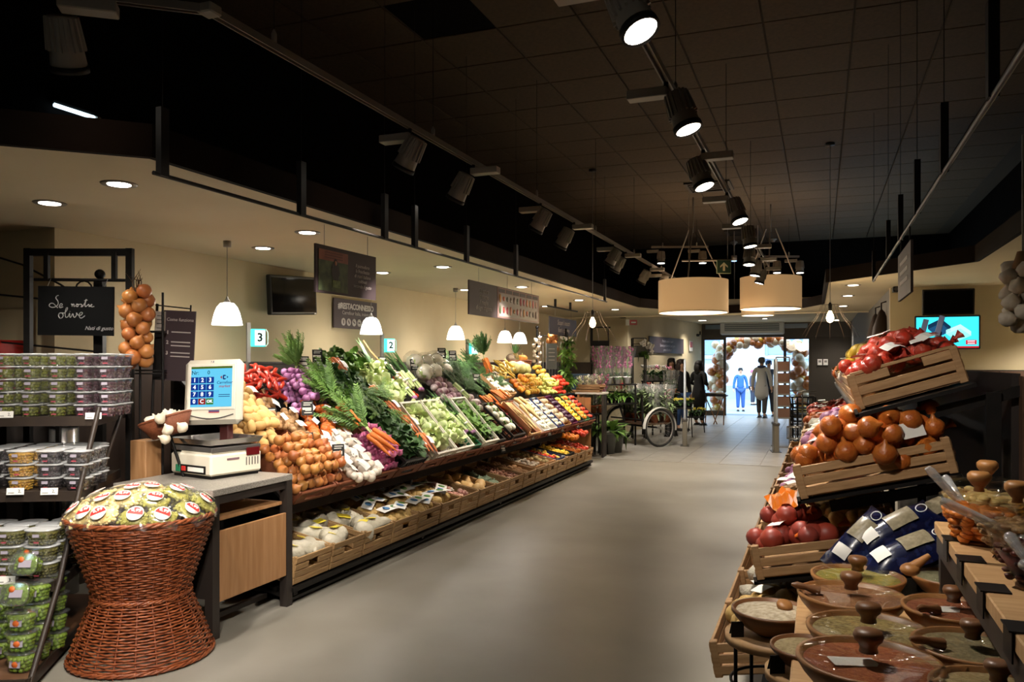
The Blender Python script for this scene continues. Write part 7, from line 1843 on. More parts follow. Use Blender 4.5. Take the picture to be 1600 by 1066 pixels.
qq = at_d(886, 575, 13.0); t = thing('climbing_plant', 'climbing green plant on a dark post beside the wire rack', 'plant', (qq.x, qq.y, 0)); put('stake', MBX('tube', [(0, 0, 0), (0, 0, 2.05)], .02, 6).mesh('stake', M_iron), t)
for k in range(6): put('leaves', VL['mid'][k % 2], t, (U(-.05, .05), U(-.05, .05), 1.05 + .16 * k), (U(-.6, .6), U(-.6, .6), U(0, 6)), 1.0)
put('blossoms', VB['white'][0], t, (0, 0, 1.75)); put('pot', POT['bucket'], t)
t = thing('desk_chair', 'blue grey desk chair beyond the flowers', 'chair', tuple(at_d(905, 610, 14.6).xy) + (0,)); put('backrest', MBX('box', (0, 0, 1.05), (.4, .06, .6), bev=.02).mesh('backrest', mat('chair_blue', '#33485a', .7)), t); put('seat', MBX('box', (0, -.2, .72), (.42, .42, .06), bev=.02).mesh('seat', MATS['chair_blue']), t)
for x in (-.17, .17): put('leg', MBX('tube', [(x, -.2, .7), (x, -.2, 0)], .016, 5).mesh('leg', M_iron), t)
t = thing('service_desk', 'pale service desk beyond the flowers', 'desk', tuple(at_d(900, 600, 13.9).xy) + (0,), (0, 0, PSI)); put('top', MBX('box', (0, 0, 1.05), (.7, .3, .04)).mesh('top', M_ply), t); put('front', MBX('box', (0, .1, .5), (.65, .03, 1.0)).mesh('front', M_dbr), t)
for x in (-.32, .32): put('side', MBX('box', (x, 0, .5), (.03, .28, 1.0)).mesh('side', M_dbr), t)
# frame and dark board on the recess wall
q = at_d(938, 538, 17.9); t = thing('black_board', 'small black board on the recess wall above the orchids', 'board', tuple(q), (0, 0, PSI)); put('panel', MBX('box', (0, 0, 0), (.4, .02, .16)).mesh('panel', M_iron), t)
for x in (-.18, .18): put('strap', MBX('box', (x, 0, .2), (.02, .02, .36)).mesh('strap', M_iron), t)
put('bar', MBX('box', (0, 0, .38), (.46, .02, .03)).mesh('bar', M_iron), t); put('post', MBX('box', (-.2, .03, -(q.z) / 2 + .2), (.04, .04, q.z + .4)).mesh('post', M_iron), t)

# ---- security gates, box rack, baskets
M_gate = clear('gate_acrylic', (.75, .78, .8), .12, .15, haze=.35)
def gate(px, py, Z, lab):
    q = at_d(px, py, Z); t = thing('security_gate', lab, 'security gate', (q.x, q.y, 0), (0, 0, .15), 'security gates')
    put('pedestal', MBX('box', (0, 0, .24), (.09, .3, .48), bev=.012).mesh('pedestal', mat('brushed_steel', '#8f897d', .35, metal=.6)), t); put('cap', MBX('box', (0, 0, .49), (.11, .34, .05), bev=.01).mesh('cap', M_sdark), t)
    mb = MB(); mb.tube([(0, -.15, .5), (0, -.15, 1.5), (0, -.09, 1.6), (0, .09, 1.6), (0, .15, 1.5), (0, .15, .5)], .022, 8); put('loop', mb.mesh('loop', mat('gate_grey', '#9aa0a6', .4)), t)
    put('panel', MBX('box', (0, 0, 1.03), (.014, .27, 1.06)).mesh('panel', M_gate), t); put('foot', MBX('box', (0, 0, .006), (.16, .4, .012)).mesh('foot', M_sdark), t)
    put('sticker', MBX('box', (.048, -.02, .36), (.003, .12, .08)).mesh('sticker', M_white), t)
gate(1070, 697, 14.8, 'security gate with steel pedestal beside the tricycle'); gate(1212, 706, 13.8, 'security gate with steel pedestal beside the box rack')
q = at_d(1223, 662, 14.6); t = thing('leaflet_rack', 'tall grey wire rack with five brown leaflet boxes', 'rack', (q.x, q.y, 0), (0, 0, .25))
for x in (-.12, .12): put('upright', MBX('tube', [(x, 0, 0), (x, 0, 1.65)], .012, 6).mesh('upright', M_grey), t)
for k in range(5): b_ = put('box', MBX('box', (0, -.04, .62 + k * .215), (.21, .1, .19), bev=.004).mesh('box', mat('leaflet_brown', '#7a5a4a', .7, var=.1)), t); put('front_lip', MBX('box', (0, -.1, .54 + k * .215), (.23, .01, .03)).mesh('front_lip', M_grey), b_)
put('foot', MBX('box', (0, 0, .01), (.36, .3, .02)).mesh('foot', M_grey), t); put('top_bar', MBX('tube', [(-.12, 0, 1.65), (.12, 0, 1.65)], .012, 6).mesh('top_bar', M_grey), t)
q = at_d(1254, 652, 15.4); M_bask = mat('black_basket', '#141416', .45)
st_ = thing('basket_stand', 'chrome stand holding the black shopping baskets', 'stand', (q.x, q.y, 0)); put('pole', MBX('tube', [(0, -.22, 0), (0, -.22, 1.0)], .014, 6).mesh('pole', M_chrome), st_); put('hoop', MBX('tube', [(.24 * math.cos(a * .393), .19 * math.sin(a * .393), 1.0) for a in range(17)], .01, 6).mesh('hoop', M_chrome), st_); put('foot', MBX('box', (0, 0, .012), (.5, .4, .024)).mesh('foot', M_grey), st_)
for k in range(6):
    t = thing('shopping_basket', f'black shopping basket, {ORD[k]} from the floor in the nested stack', 'basket', (q.x, q.y, .03 + k * .13), group='nested shopping baskets')
    mb = MB(); 
    for (w_, z) in ((.21, 0), (.24, .2)): mb.tube([(w_ * sq(a * .262, 0) * math.cos(a * .262), w_ * .72 * sq(a * .262, 0) * math.sin(a * .262), z) for a in range(25)], .009, 5)
    for j in range(16): a = j * .393; mb.tube([(.21 * sq(a, 0) * math.cos(a), .21 * .72 * sq(a, 0) * math.sin(a), 0), (.24 * sq(a, 0) * math.cos(a), .24 * .72 * sq(a, 0) * math.sin(a), .2)], .012, 4)
    put('basket_wall', mb.mesh('basket_wall', M_bask), t); put('base', MBX('box', (0, 0, .004), (.38, .27, .008)).mesh('base', M_bask), t)
    put('handle', MBX('tube', [(-.24, 0, .2), (-.2, 0, .24), (.2, 0, .24), (.24, 0, .2)], .008, 5).mesh('handle', M_grey), t)
q = at_d(1243, 668, 13.6); t = thing('wire_trolley', 'small chrome wire trolley beside the netted onions', 'trolley', (q.x, q.y, 0)); mb = MB()
for z in (.25, .45): mb.tube([(.14 * math.cos(a * .393), .14 * math.sin(a * .393), z) for a in range(17)], .008, 5)
for j in range(12): a = j * .524; mb.tube([(.14 * math.cos(a), .14 * math.sin(a), .25), (.14 * math.cos(a), .14 * math.sin(a), .45)], .005, 4)
put('wire_basket', mb.mesh('wire_basket', M_chrome), t)
for j in range(3): put('leg', MBX('tube', [(.1 * math.cos(j * 2.1), .1 * math.sin(j * 2.1), .25), (.14 * math.cos(j * 2.1), .14 * math.sin(j * 2.1), 0)], .008, 5).mesh('leg', M_chrome), t)
q = at_d(1117, 652, 19.8); t = thing('sampling_table', 'small folding table with a steel tray beside the doorway', 'table', (q.x, q.y, 0)); put('tray', MBX('box', (0, 0, .78), (.55, .36, .05), bev=.015).mesh('tray', M_chrome), t); put('top', MBX('box', (0, 0, .73), (.6, .4, .03)).mesh('top', M_dbr), t)
for x in (-.22, .22): put('leg', MBX('tube', [(x, -.12, .72), (-x * .6 + x * .4, .1, 0)], .014, 5).mesh('leg', M_ply), t); put('leg', MBX('tube', [(x, .12, .72), (x, -.1, 0)], .014, 5).mesh('leg', M_ply), t)

# ---- balloon garland round the doorway
M_bc = mat('balloon_copper', '#b8652a', .22, var=.25, coat=.3); M_bw = mat('balloon_cream', '#dcb890', .25, var=.1, coat=.3); M_bg = mat('balloon_gold', '#c9952e', .22, var=.15, coat=.3)
BAL = [MBX('lathe', [(.0, -1.16), (.09, -1.14), (.05, -1.07), (.3, -.9), (.72, -.55), (.96, -.08), (.96, .28), (.75, .68), (.4, .92), (0, 1.0)], 14).mesh('balloon', m_) for m_ in (M_bc, M_bw, M_bg)]
def garland(label, path, n, spread, rr_):
    t = thing('balloon_garland', label, 'balloons', (0, 0, 0), group='balloon garlands')
    path = [Vector(p) for p in path]
    ln = [0]
    for a, b in zip(path[:-1], path[1:]): ln.append(ln[-1] + (b - a).length)
    for k in range(n):
        s_ = ln[-1] * (k + .5) / n
        for i in range(len(path) - 1):
            if s_ <= ln[i + 1]: break
        p = path[i].lerp(path[i + 1], (s_ - ln[i]) / (ln[i + 1] - ln[i])); a = k * 2.399; sp_ = spread * (.55 + .45 * math.sin(k * 1.7))
        d = (path[i + 1] - path[i]).normalized(); e1 = Vector((0, 1, 0)); e2 = d.cross(e1)
        o_ = e1 * math.cos(a) + e2 * math.sin(a); pos = p + o_ * sp_
        put('balloon', BAL[(0, 1, 0, 1, 2, 1, 0)[k % 7]], t, pos, (o_).to_track_quat('Z', 'Y').to_euler(), U(*rr_))
    put('line', MBX('tube', path, .006, 4).mesh('line', M_grey), t)
yb = 24.75
gl = at_y(1127, 640, yb).x; gr = at_y(1247, 640, yb).x
garland('copper and cream balloon column left of the doorway', [(gl - .1, yb, -.0), (gl - .15, yb, .9), (gl - .05, yb, 1.6), (gl + .0, yb, 2.1)], 46, .2, (.11, .17))
garland('copper and cream balloon swag over the doorway', [(gl + .15, yb, 1.75), (gl + .25, yb, 2.05), (gl + .7, yb, 2.2), ((gl + gr) / 2, yb, 2.25), (gr - .5, yb, 2.2), (gr - .2, yb, 2.0)], 44, .14, (.10, .16))
garland('copper and cream balloon column right of the doorway', [(gr + .1, yb, 0), (gr + .1, yb, .9), (gr + .05, yb, 1.6), (gr - .05, yb, 2.1)], 48, .22, (.11, .17))

# ---- air curtain, signs and small wall things
q = at_y(1175, 513, DEN - .25); t = thing('air_curtain', 'long pale air curtain unit above the doors', 'air conditioner', (q.x, DEN - .22, q.z)); put('case', MBX('box', (0, 0, 0), (1.75, .36, .36), bev=.03).mesh('case', mat('unit_grey_white', '#c8cccd', .4)), t); put('grille', MBX('box', (0, -.185, .02), (1.5, .01, .2)).mesh('grille', mat('unit_grey', '#6d757c', .5)), t)
for k in range(3): put('louvre', MBX('box', (0, -.192, -.04 + k * .06), (1.48, .008, .012)).mesh('louvre', MATS['unit_grey_white']), t)
q = at_d(989, 504, 17.2); t = thing('fire_sign', 'small red sign sticking out of the cream wall corner', 'sign', tuple(q), (0, 0, PSI)); put('plate', MBX('box', (0, 0, 0), (.18, .015, .11)).mesh('plate', mat('sign_red', '#a82420', .4)), t); put('mark', MBX('box', (.01, -.009, 0), (.1, .002, .03)).mesh('mark', W_label), t); put('bracket', MBX('box', (-.12, .0, 0), (.08, .02, .13)).mesh('bracket', W_label), t)
# on the slanted wall
def on_flower(px, py, off=.03):
    A, B = Vector((-4.02, 17.5)), Vector((-3.28, DEN)); best = None
    for i in range(600):
        u = i / 599; p = A.lerp(B, u); X = p.y * SN + p.x * CN; Z = p.y * CN - p.x * SN; x = CX + F * X / Z
        if best is None or abs(x - px) < best[0]: best = (abs(x - px), p, Z)
    n = Vector((B.y - A.y, -(B.x - A.x))).normalized(); p = best[1] + n * off
    return Vector((p.x, p.y, H - (py - HY) * best[2] / F))
WANG = math.atan2(DEN - 17.5, .74)
a, b = on_flower(1012, 538), on_flower(1066, 540); z0, z1 = on_flower(1012, 551).z, on_flower(1012, 525).z
c = a.lerp(b, .5); Lp = (b - a).length
t = thing('wall_banner', 'long dark banner with three lines of pale script on the wall behind the women', 'sign', (c.x, c.y, (z0 + z1) / 2), (0, 0, WANG)); put('panel', MBX('box', (0, 0, 0), (Lp, .02, z1 - z0)).mesh('panel', M_sgn), t)
for k, (s_, f_) in enumerate((('Prodotti colori e sapori', .8), ("l'amore per la terra fa quel gusto", .95), ('prima di coltivarlo', .9))): text(t, s_, .10, mat('banner_script', '#b8b4bc', .6), (0, -.014, .1 - k * .11), shear=.25)
q = on_flower(1078, 541); t = thing('wall_notice', 'small red and white notice on the cream wall near the doors', 'notice', tuple(q), (0, 0, WANG)); put('sheet', MBX('box', (0, 0, 0), (.34, .01, .28)).mesh('sheet', W_label), t); put('red_block', MBX('box', (0, -.008, .04), (.28, .004, .16)).mesh('red_block', mat('notice_red', '#b05048', .5)), t)
def camera_dome(q, lab, rz=0):
    t = thing('security_camera', lab, 'camera', tuple(q), (0, 0, rz)); put('body', MBX('box', (0, 0, 0), (.07, .16, .07), bev=.01).mesh('body', M_iron), t); put('bracket', MBX('box', (.05, .06, .06), (.03, .03, .1)).mesh('bracket', M_iron), t); put('lens', MBX('tube', [(0, -.08, 0), (0, -.095, 0)], .022, 10).mesh('lens', M_sdark), t)
q = on_flower(1084, 524, .12); camera_dome(q, 'small security camera high on the wall near the doors')
q = at_y(1381, 453, DT - .15); q.x = .85; camera_dome(q, 'small security camera at the wall corner beside the black screens')
# exit signs
G_ex = glow('exit_cyan', '#8fe6f0', 1.6); G_exw = glow('exit_white', '#f4ffff', 2.2)
q = at_d(1148, 485, 15.6); t = thing('exit_light', 'glowing cyan exit light between the drum lampshades', 'sign', tuple(q), (0, 0, PSI)); put('box', MBX('box', (0, .02, .0), (.28, .04, .12), bev=.006).mesh('box', M_white), t); put('panel', MBX('box', (-.01, -.003, 0), (.26, .006, .1)).mesh('panel', G_ex), t); put('pictogram', MBX('box', (0, -.008, 0), (.1, .003, .05)).mesh('pictogram', G_exw), t); put('rod', MBX('tube', [(0, .02, .06), (0, .02, ZC - q.z)], .008, 5).mesh('rod', M_grey), t)
q = at_d(1131, 417, 11.4); t = thing('arrow_sign', 'dark green sign with a pale upward arrow hung before the lampshades', 'sign', tuple(q), (0, 0, PSI)); put('panel', MBX('box', (0, 0, 0), (.19, .012, .18)).mesh('panel', mat('sign_dark_green', '#1c3a2c', .5)), t); put('border', MBX('box', (0, .004, 0), (.205, .01, .195)).mesh('border', mat('sign_border', '#8f9a7c', .5)), t)
ar = MB(); ar.add([(0, 0, .065), (.055, 0, .01), (.055, 0, -.015), (.016, 0, .02), (.016, 0, -.06), (-.016, 0, -.06), (-.016, 0, .02), (-.055, 0, -.015), (-.055, 0, .01)], [(0, 1, 2, 3), (3, 4, 5, 6), (6, 7, 8, 0), (0, 3, 6)][0:4]); put('arrow', ar.mesh('arrow', mat('arrow_pale', '#c9c2a0', .5)), t, (0, -.008, 0)); put('bar', MBX('tube', [(-.6, .02, .09), (.12, .02, .1)], .014, 6).mesh('bar', M_track), t)
for x in (-.5, .06): put('wire', MBX('tube', [(x, .02, .1), (x, .02, ZC - q.z)], .003, 4).mesh('wire', M_grey), t)
q = at_d(1147, 408, 14.5); t = thing('blue_spotlight', 'cool blue spotlight high beside the arrow sign', 'spotlight', tuple(q)); put('housing', MBX('lathe', [(.05, .0), (.05, .1), (0, .1)], 14).mesh('housing', M_head), t); put('lens', MBX('lathe', [(0, -.004), (.046, -.004), (.046, .004)], 14).mesh('lens', glow('blue_lens', '#7fb6ff', 3.0)), t); put('stem', MBX('tube', [(0, 0, .1), (0, 0, ZC - q.z)], .01, 5).mesh('stem', M_track), t)
# notices and ham-like shapes on the dark partition
for k, px in enumerate((1281, 1290)):
    q = at_y(px, 566, DEN - .04); t = thing('door_notice', f'small white notice on the dark partition, {["nearer the doors", "nearer the onions"][k]}', 'notice', tuple(q)); put('sheet', MBX('box', (0, 0, 0), (.12, .01, .17)).mesh('sheet', W_label), t); put('print', MBX('box', (0, -.007, .02), (.07, .003, .06)).mesh('print', M_grey), t)
for k, (px, py, hh) in enumerate(((1368, 516, .55), (1377, 512, .6))):
    q = at_x(px, py, .74); t = thing('hanging_bundle', f'dark dried bundle hanging on the grey side wall, {["farther", "nearer"][k]} of two', 'bundle', (q.x, min(q.y, 22), q.z)); put('body', MBX('lathe', [(0, -hh), (.09, -hh * .85), (.14, -hh * .5), (.1, 0), (.04, .2), (0, .25)], 12, jit=lambda a, z: 1 + .12 * math.sin(3 * a + 9 * z)).mesh('body', mat('dried_brown', '#2c1d14', .8)), t); put('hook', MBX('tube', [(0, 0, .2), (0, 0, .32), (.06, 0, .34)], .01, 5).mesh('hook', M_iron), t)

# ================================================================== people
def skin_mesh(nodes, edges, m, sub=1, name='body'):
    bm = bmesh.new(); ly = bm.verts.layers.skin.verify(); vs_ = []
    for i, (p, r) in enumerate(nodes):
        v = bm.verts.new(p); v[ly].radius = r if hasattr(r, '__len__') else (r, r); v[ly].use_root = (i == 0); vs_.append(v)
    for a, b in edges: bm.edges.new((vs_[a], vs_[b]))
    me = bpy.data.meshes.new(name); bm.to_mesh(me); bm.free()
    o = bpy.data.objects.new(name, me)
    md = o.modifiers.new('skin', 'SKIN'); md.use_smooth_shade = True; s2 = o.modifiers.new('sub', 'SUBSURF'); s2.levels = s2.render_levels = sub
    out = baked(o)
    bpy.data.objects.remove(o); bpy.data.meshes.remove(me)
    out.materials.clear(); out.materials.append(m); out.polygons.foreach_set('use_smooth', [True] * len(out.polygons))
    return out
M_skinc = mat('skin', '#c79a7c', .55)
def person(loc, rz, hgt, label, top, bottom, hair, arms='down', coat=False, step=.0, longhair=True, boots='#1c1a1a', head_turn=0.0, scarf=None):
    t = thing('person', label, 'person', loc, (0, 0, rz), scale=hgt)
    # facing local -y; unit height
    e = {'down': ((.145, .0, .635), (.155, -.02, .50)), 'fold': ((.145, .015, .65), (.07, -.12, .62)), 'pocket': ((.165, .03, .655), (.125, -.04, .535))}[arms]
    J = [((0, 0, .53), (.075, .055)), ((0, 0, .62), (.068, .05)), ((0, -.005, .74), (.082, .058)), ((0, .0, .815), (.05, .04)), ((0, -.004, .855), (.03, .032)),
         ((0, -.012, .895), (.038, .045)), ((0, -.014, .94), (.046, .056)), ((0, -.008, .975), (.036, .044))]
    E = [(i, i + 1) for i in range(7)]
    for sx in (-1, 1):
        b_ = len(J); J += [((sx * .105, 0, .80), (.034, .034)), ((sx * e[0][0], e[0][1], e[0][2]), (.025, .025)), ((sx * e[1][0], e[1][1], e[1][2]), (.018, .02)), ((sx * e[1][0], e[1][1] - .012, e[1][2] - .035), (.012, .02))]
        E += [(3, b_), (b_, b_ + 1), (b_ + 1, b_ + 2), (b_ + 2, b_ + 3)]
        b_ = len(J); dy = step * sx
        J += [((sx * .05, 0, .50), (.052, .052)), ((sx * .056, -dy * .5 - .01, .285), (.036, .038)), ((sx * .058, -dy, .06), (.022, .024)), ((sx * .062, -dy - .07, .015), (.02, .014))]
        E += [(0, b_), (b_, b_ + 1), (b_ + 1, b_ + 2), (b_ + 2, b_ + 3)]
    body = skin_mesh(J, E, M_skinc)
    bo_ = put('body', body, t)
    # fingers: five unequal bent tubes from each palm, inside the same hand
    for sx in (-1, 1):
        hx, hy, hz = sx * e[1][0], e[1][1] - .012, e[1][2] - .035; mb = MB()
        for k in range(4): mb.tube([(hx, hy - .012 + .008 * k, hz), (hx + sx * .003, hy - .013 + .0085 * k, hz - .028 + .003 * abs(k - 1)), (hx - sx * .006, hy - .012 + .008 * k, hz - .048 + .005 * abs(k - 1))], [.006, .005, .0035], 6)
        mb.tube([(hx, hy - .012, hz + .01), (hx - sx * .004, hy - .03, hz - .004), (hx - sx * .006, hy - .036, hz - .02)], [.006, .005, .004], 6)
        put('hand', mb.mesh('hand', M_skinc), t)
    mt = mat('cloth_' + top.strip('#'), top, .8, bump=.15, bscale=20); mb_ = mat('cloth_' + bottom.strip('#'), bottom, .8); mh = mat('hair_' + hair.strip('#'), hair, .6, bump=.4, bscale=60)
    k_ = 1.16
    JT = [((0, 0, .475), (.104, .088)), ((0, 0, .63), (.082, .065)), ((0, -.005, .74), (.094, .07)), ((0, 0, .82), (.052, .045))]
    ET = [(0, 1), (1, 2), (2, 3)]
    if coat: JT[0] = ((0, 0, .27), (.145, .12)); JT.insert(1, ((0, 0, .5), (.128, .108))); ET = [(0, 1), (1, 2), (2, 3), (3, 4)]
    n0 = len(JT) - 1
    for sx in (-1, 1):
        b_ = len(JT); JT += [((sx * .105, 0, .798), (.043, .043)), ((sx * e[0][0], e[0][1], e[0][2]), (.034, .034)), ((sx * e[1][0] * .99, e[1][1], e[1][2] + .012), (.027, .028))]
        ET += [(n0, b_), (b_, b_ + 1), (b_ + 1, b_ + 2)]
    put('jacket', skin_mesh(JT, ET, mt, name='jacket'), t)
    JB = [((0, 0, .545), (.095, .08))]; EB = []
    for sx in (-1, 1):
        b_ = len(JB); dy = step * sx; JB += [((sx * .05, 0, .495), (.068, .07)), ((sx * .056, -dy * .5 - .01, .285), (.047, .048)), ((sx * .058, -dy, .07), (.036, .038))]; EB += [(0, b_), (b_, b_ + 1), (b_ + 1, b_ + 2)]
    if coat: JB = [(p_, (r_[0] * .72, r_[1] * .72)) if p_[2] > .4 else (p_, r_) for p_, r_ in JB]
    put('trousers', skin_mesh(JB, EB, mb_, name='trousers'), t)
    for sx in (-1, 1):
        dy = step * sx; mb = MB(); mb.ball((sx * .06, -dy - .035, .022), (.03, .075, .024), 10, 6); mb.box((sx * .06, -dy - .03, .006), (.055, .14, .012), bev=.004); put('shoe', mb.mesh('shoe', mat('shoe_' + boots.strip('#'), boots, .5)), t)
    # hair: cap over the back of the skull, longer locks if any
    mb = MB(); mb.ball((0, .006, .952), (.058, .066, .055), 14, 9, amp=.1, freq=3); mb.ball((0, -.042, .985), (.046, .026, .022), 10, 6)
    if longhair:
        mb.ball((0, .045, .89), (.056, .034, .075), 12, 8, amp=.15, freq=4)
        for sx in (-1, 1): mb.ball((sx * .05, -.005, .885), (.016, .035, .075), 8, 6)
    put('hair', mb.mesh('hair', mh), t)
    fc_ = MB(); fc_.ball((0, -.066, .925), (.008, .013, .013), 8, 6); put('nose', fc_.mesh('nose', M_skinc), t)
    for sx in (-1, 1): put('eye', MBX('ball', (sx * .018, -.058, .94), (.006, .004, .004), 8, 6).mesh('eye', M_iron), t); put('ear', MBX('ball', (sx * .05, .0, .93), (.006, .014, .018), 8, 6).mesh('ear', M_skinc), t)
    put('mouth', MBX('ball', (0, -.056, .902), (.014, .004, .0035), 8, 4).mesh('mouth', mat('lips', '#a8584e', .5)), t)
    if scarf: mb = MB(); mb.tube([(.05 * math.cos(a * .524), .045 * math.sin(a * .524) - .005, .845) for a in range(13)], .022, 8); put('scarf', mb.mesh('scarf', mat('scarf_' + scarf.strip('#'), scarf, .9)), t)
    return t
def floorpt(px, Z): X = (px - CX) / F * Z; l, d = cf(X, Z); return (l, d, 0)
person(floorpt(1049, 18.6), .35, 1.66, 'woman with dark fringe and pale jacket standing behind the sleeved bouquets', '#8f9184', '#2a2c34', '#17120f')
person(floorpt(1064, 18.1), .9, 1.63, 'woman with long brown hair in black top and blue jeans beside the flowers', '#17161a', '#2c4a78', '#2c1a12', 'down')
person(floorpt(1092, 19.6), 2.6, 1.6, 'person in a long black coat seen from behind near the doors', '#101013', '#121214', '#140f10', 'fold', coat=True)
person(floorpt(1190, 22.2), 2.9, 1.70, 'person in a long pale grey coat walking out through the doors', '#a3a098', '#3a3432', '#4a4440', 'down', coat=True, step=.05, longhair=False, scarf='#2a3350')
person(floorpt(1201, 23.0), .3, 1.62, 'person in dark jacket and blue cap partly hidden behind the grey coat', '#20222c', '#26262c', '#2c4a78', 'down', step=.06, longhair=False)
l_ = floorpt(1157, 31.4); person((l_[0], l_[1], -.37), PSI * .6, 1.72, 'man in a blue jacket and jeans standing out in the street', '#2f5f9c', '#2a4f8c', '#1c1a1c', 'down', longhair=False)
l_ = floorpt(1176, 36); person((l_[0], l_[1], -.37), 1.2, 1.6, 'person in dark clothes with pink hood far out in the street', '#3a3a4a', '#2c3040', '#b05a78', 'down', longhair=False)
# ================================================================== signs and screens
def plane_sign(name, label, px0, px1, pyt, pyb, x, th=.015, m=M_sgn, cat='sign', group=None, py_near=True):
    """board lying in a plane parallel to the aisle (x const); returns Empty at its centre, local x runs away from the camera"""
    a, b = at_x(px0, pyt, x), at_x(px1, pyt, x); zt = a.z; zb = at_x(px0, pyb, x).z
    t = thing(name, label, cat, (x, (a.y + b.y) / 2, (zt + zb) / 2), (0, 0, math.pi / 2), group)
    Lg, Hh = b.y - a.y, zt - zb
    put('panel', MBX('box', (0, 0, 0), (Lg, th, Hh)).mesh('panel', m), t)
    return t, Lg, Hh
def wires(t, xs, z0, ztop):
    for x in xs: put('wire', MBX('tube', [(x, 0, z0), (x, 0, ztop)], .0025, 4).mesh('wire', M_grey), t)
t, Lg, Hh = plane_sign('poster_sign', 'brown hanging sign with a farmer photograph and pale script', 492, 586, 380, 456, -3.08, group='hanging signs')
wires(t, (-Lg * .36, Lg * .36), Hh / 2, ZS - t.location.z)
M_ph = mat('photo_leaves', '#4f5a38', .6, c2='#2f3a22', scale=18, detail=5); fx = -Lg * .235; yf = -.0095
ph = put('photo', MBX('box', (fx, yf, -.02 * Hh), (Lg * .46, .003, Hh * .86)).mesh('photo', M_ph), t)
put('photo_sky', MBX('box', (fx, yf - .002, Hh * .30), (Lg * .46, .002, Hh * .22)).mesh('photo_sky', mat('photo_brick', '#8a5444', .6, c2='#7a4638', scale=10)), t)
fg = MB(); fg.add([(-.05, 0, -.02), (-.04, 0, .03), (-.015, 0, .075), (.0, 0, .085), (.015, 0, .075), (.04, 0, .03), (.05, 0, -.02), (.03, 0, -.05), (.035, 0, -.1), (-.02, 0, -.09), (-.035, 0, -.05)], [tuple(range(10, -1, -1))]); put('farmer', fg.mesh('farmer', mat('photo_dark', '#1e1714', .6)), t, (fx + .02, yf - .004, 0))
put('farmer_face', MBX('lathe', [(0, 0), (.013, 0), (.013, .001), (0, .001)], 12, sy=1.3).mesh('face', mat('photo_skin', '#9c6a50', .6)), t, (fx + .02, yf - .005, .052), (math.pi / 2, 0, 0))
put('farmer_crate', MBX('box', (fx + .03, yf - .004, -.09), (.09, .002, .05)).mesh('crate', mat('photo_green', '#6f7d45', .6, c2='#4a5a30', scale=40)), t)
for k, s_ in enumerate(('Il pomodoro', 'la freschezza', 'di mani italiane', 'coltivati', 'secondo il gusto')): text(t, s_, .036, M_ltr, (Lg * .25, -.0095, .065 - .036 * k), shear=.25)
for k in range(3): put('caption_line', MBX('box', (fx, yf - .0035, Hh * (.36 - .055 * k)), (Lg * .28, .001, .006)).mesh('caption_line', mat('caption_tan', '#5e342c', .6)), t)
t, Lg, Hh = plane_sign('calendar_sign', 'long brown hanging sign with a printed calendar of fruit and vegetables', 732, 841, 437, 491, -3.08, group='hanging signs')
wires(t, (-Lg * .38, 0, Lg * .38), Hh / 2, ZS - t.location.z)
put('chart', MBX('box', (Lg * .17, -.0095, 0), (Lg * .64, .003, Hh * .96)).mesh('chart', mat('chart_mauve', '#8a6660', .6)), t)
put('chart_white', MBX('box', (Lg * .17, -.0115, -Hh * .06), (Lg * .6, .002, Hh * .74)).mesh('chart_white', mat('chart_white', '#a59a92', .6)), t)
for k in range(6): put('heading', MBX('box', (Lg * (-.09 + .104 * k), -.0118, Hh * .385), (Lg * .085, .002, Hh * .11)).mesh('heading', M_sgn), t)
FC = ['#c98a3a', '#c96a4a', '#3a3a30', '#6a5a48', '#5a3a2a', '#4a5a3a', '#b03a3a', '#a83a4a', '#c97a5a', '#c98a4a', '#c96a6a', '#b88a7a']
FM = [mat('print_' + c_.strip('#'), c_, .6) for c_ in FC]
fr_ = MBX('lathe', [(0, 0), (.028, 0), (.028, .001), (0, .001)], 10, sy=1.5)
FMS = [fr_.mesh('fruit_print', m_) for m_ in FM]
for r in range(2):
    for k in range(12): put('fruit_print', FMS[(k + 5 * r) % 12], t, (Lg * (-.115 + .0505 * k), -.0128, Hh * (.14 - .36 * r)), (math.pi / 2, 0, 0), (1, U(.6, 1.2), 1))
for k, s_ in enumerate(('La natura', 'ci riserva', 'il meglio', 'di ogni stagione')): text(t, s_, .062, M_ltr, (-Lg * .325, -.0095, .08 - .055 * k), shear=.25)
t, Lg, Hh = plane_sign('hashtag_sign', 'dark wall sign reading #RESTACONNESSO with round social icons', 521, 588, 465, 512, LW + .03)
text(t, '#RESTACONNESSO', .088, mat('sign_letter_bright', '#c9c2bc', .6), (0, -.009, Hh * .25), bold=.003, spacing=.92); text(t, 'Carrefour Italia, insieme', .058, M_ltr, (0, -.009, Hh * .03))
ic = MBX('lathe', [(0, 0), (.042, 0), (.042, .001), (0, .001)], 16).mesh('icon', MATS['sign_letter_bright']); ic2 = MBX('box', (0, 0, 0), (.014, .002, .04)).mesh('icon_mark', M_sgn)
for k in range(6): o_ = put('icon', ic, t, (-.26 + .105 * k, -.009, -Hh * .28), (math.pi / 2, 0, 0)); put('icon_mark', ic2, o_, (0, 0, .002), (math.pi / 2, 0, .5 * k))
t, Lg, Hh = plane_sign('grey_sign', 'blue grey hanging sign with pale script beyond the calendar sign', 858, 900, 494, 522, -4.0, m=mat('sign_bluegrey', '#4d4d5e', .6), group='hanging signs')
wires(t, (-Lg * .3, Lg * .3), Hh / 2, ZS - t.location.z)
for k, s_ in enumerate(('Scopri i nostri', 'fiori e piante')): text(t, s_, .12, M_ltr, (0, -.0095, .06 - .12 * k), shear=.25)
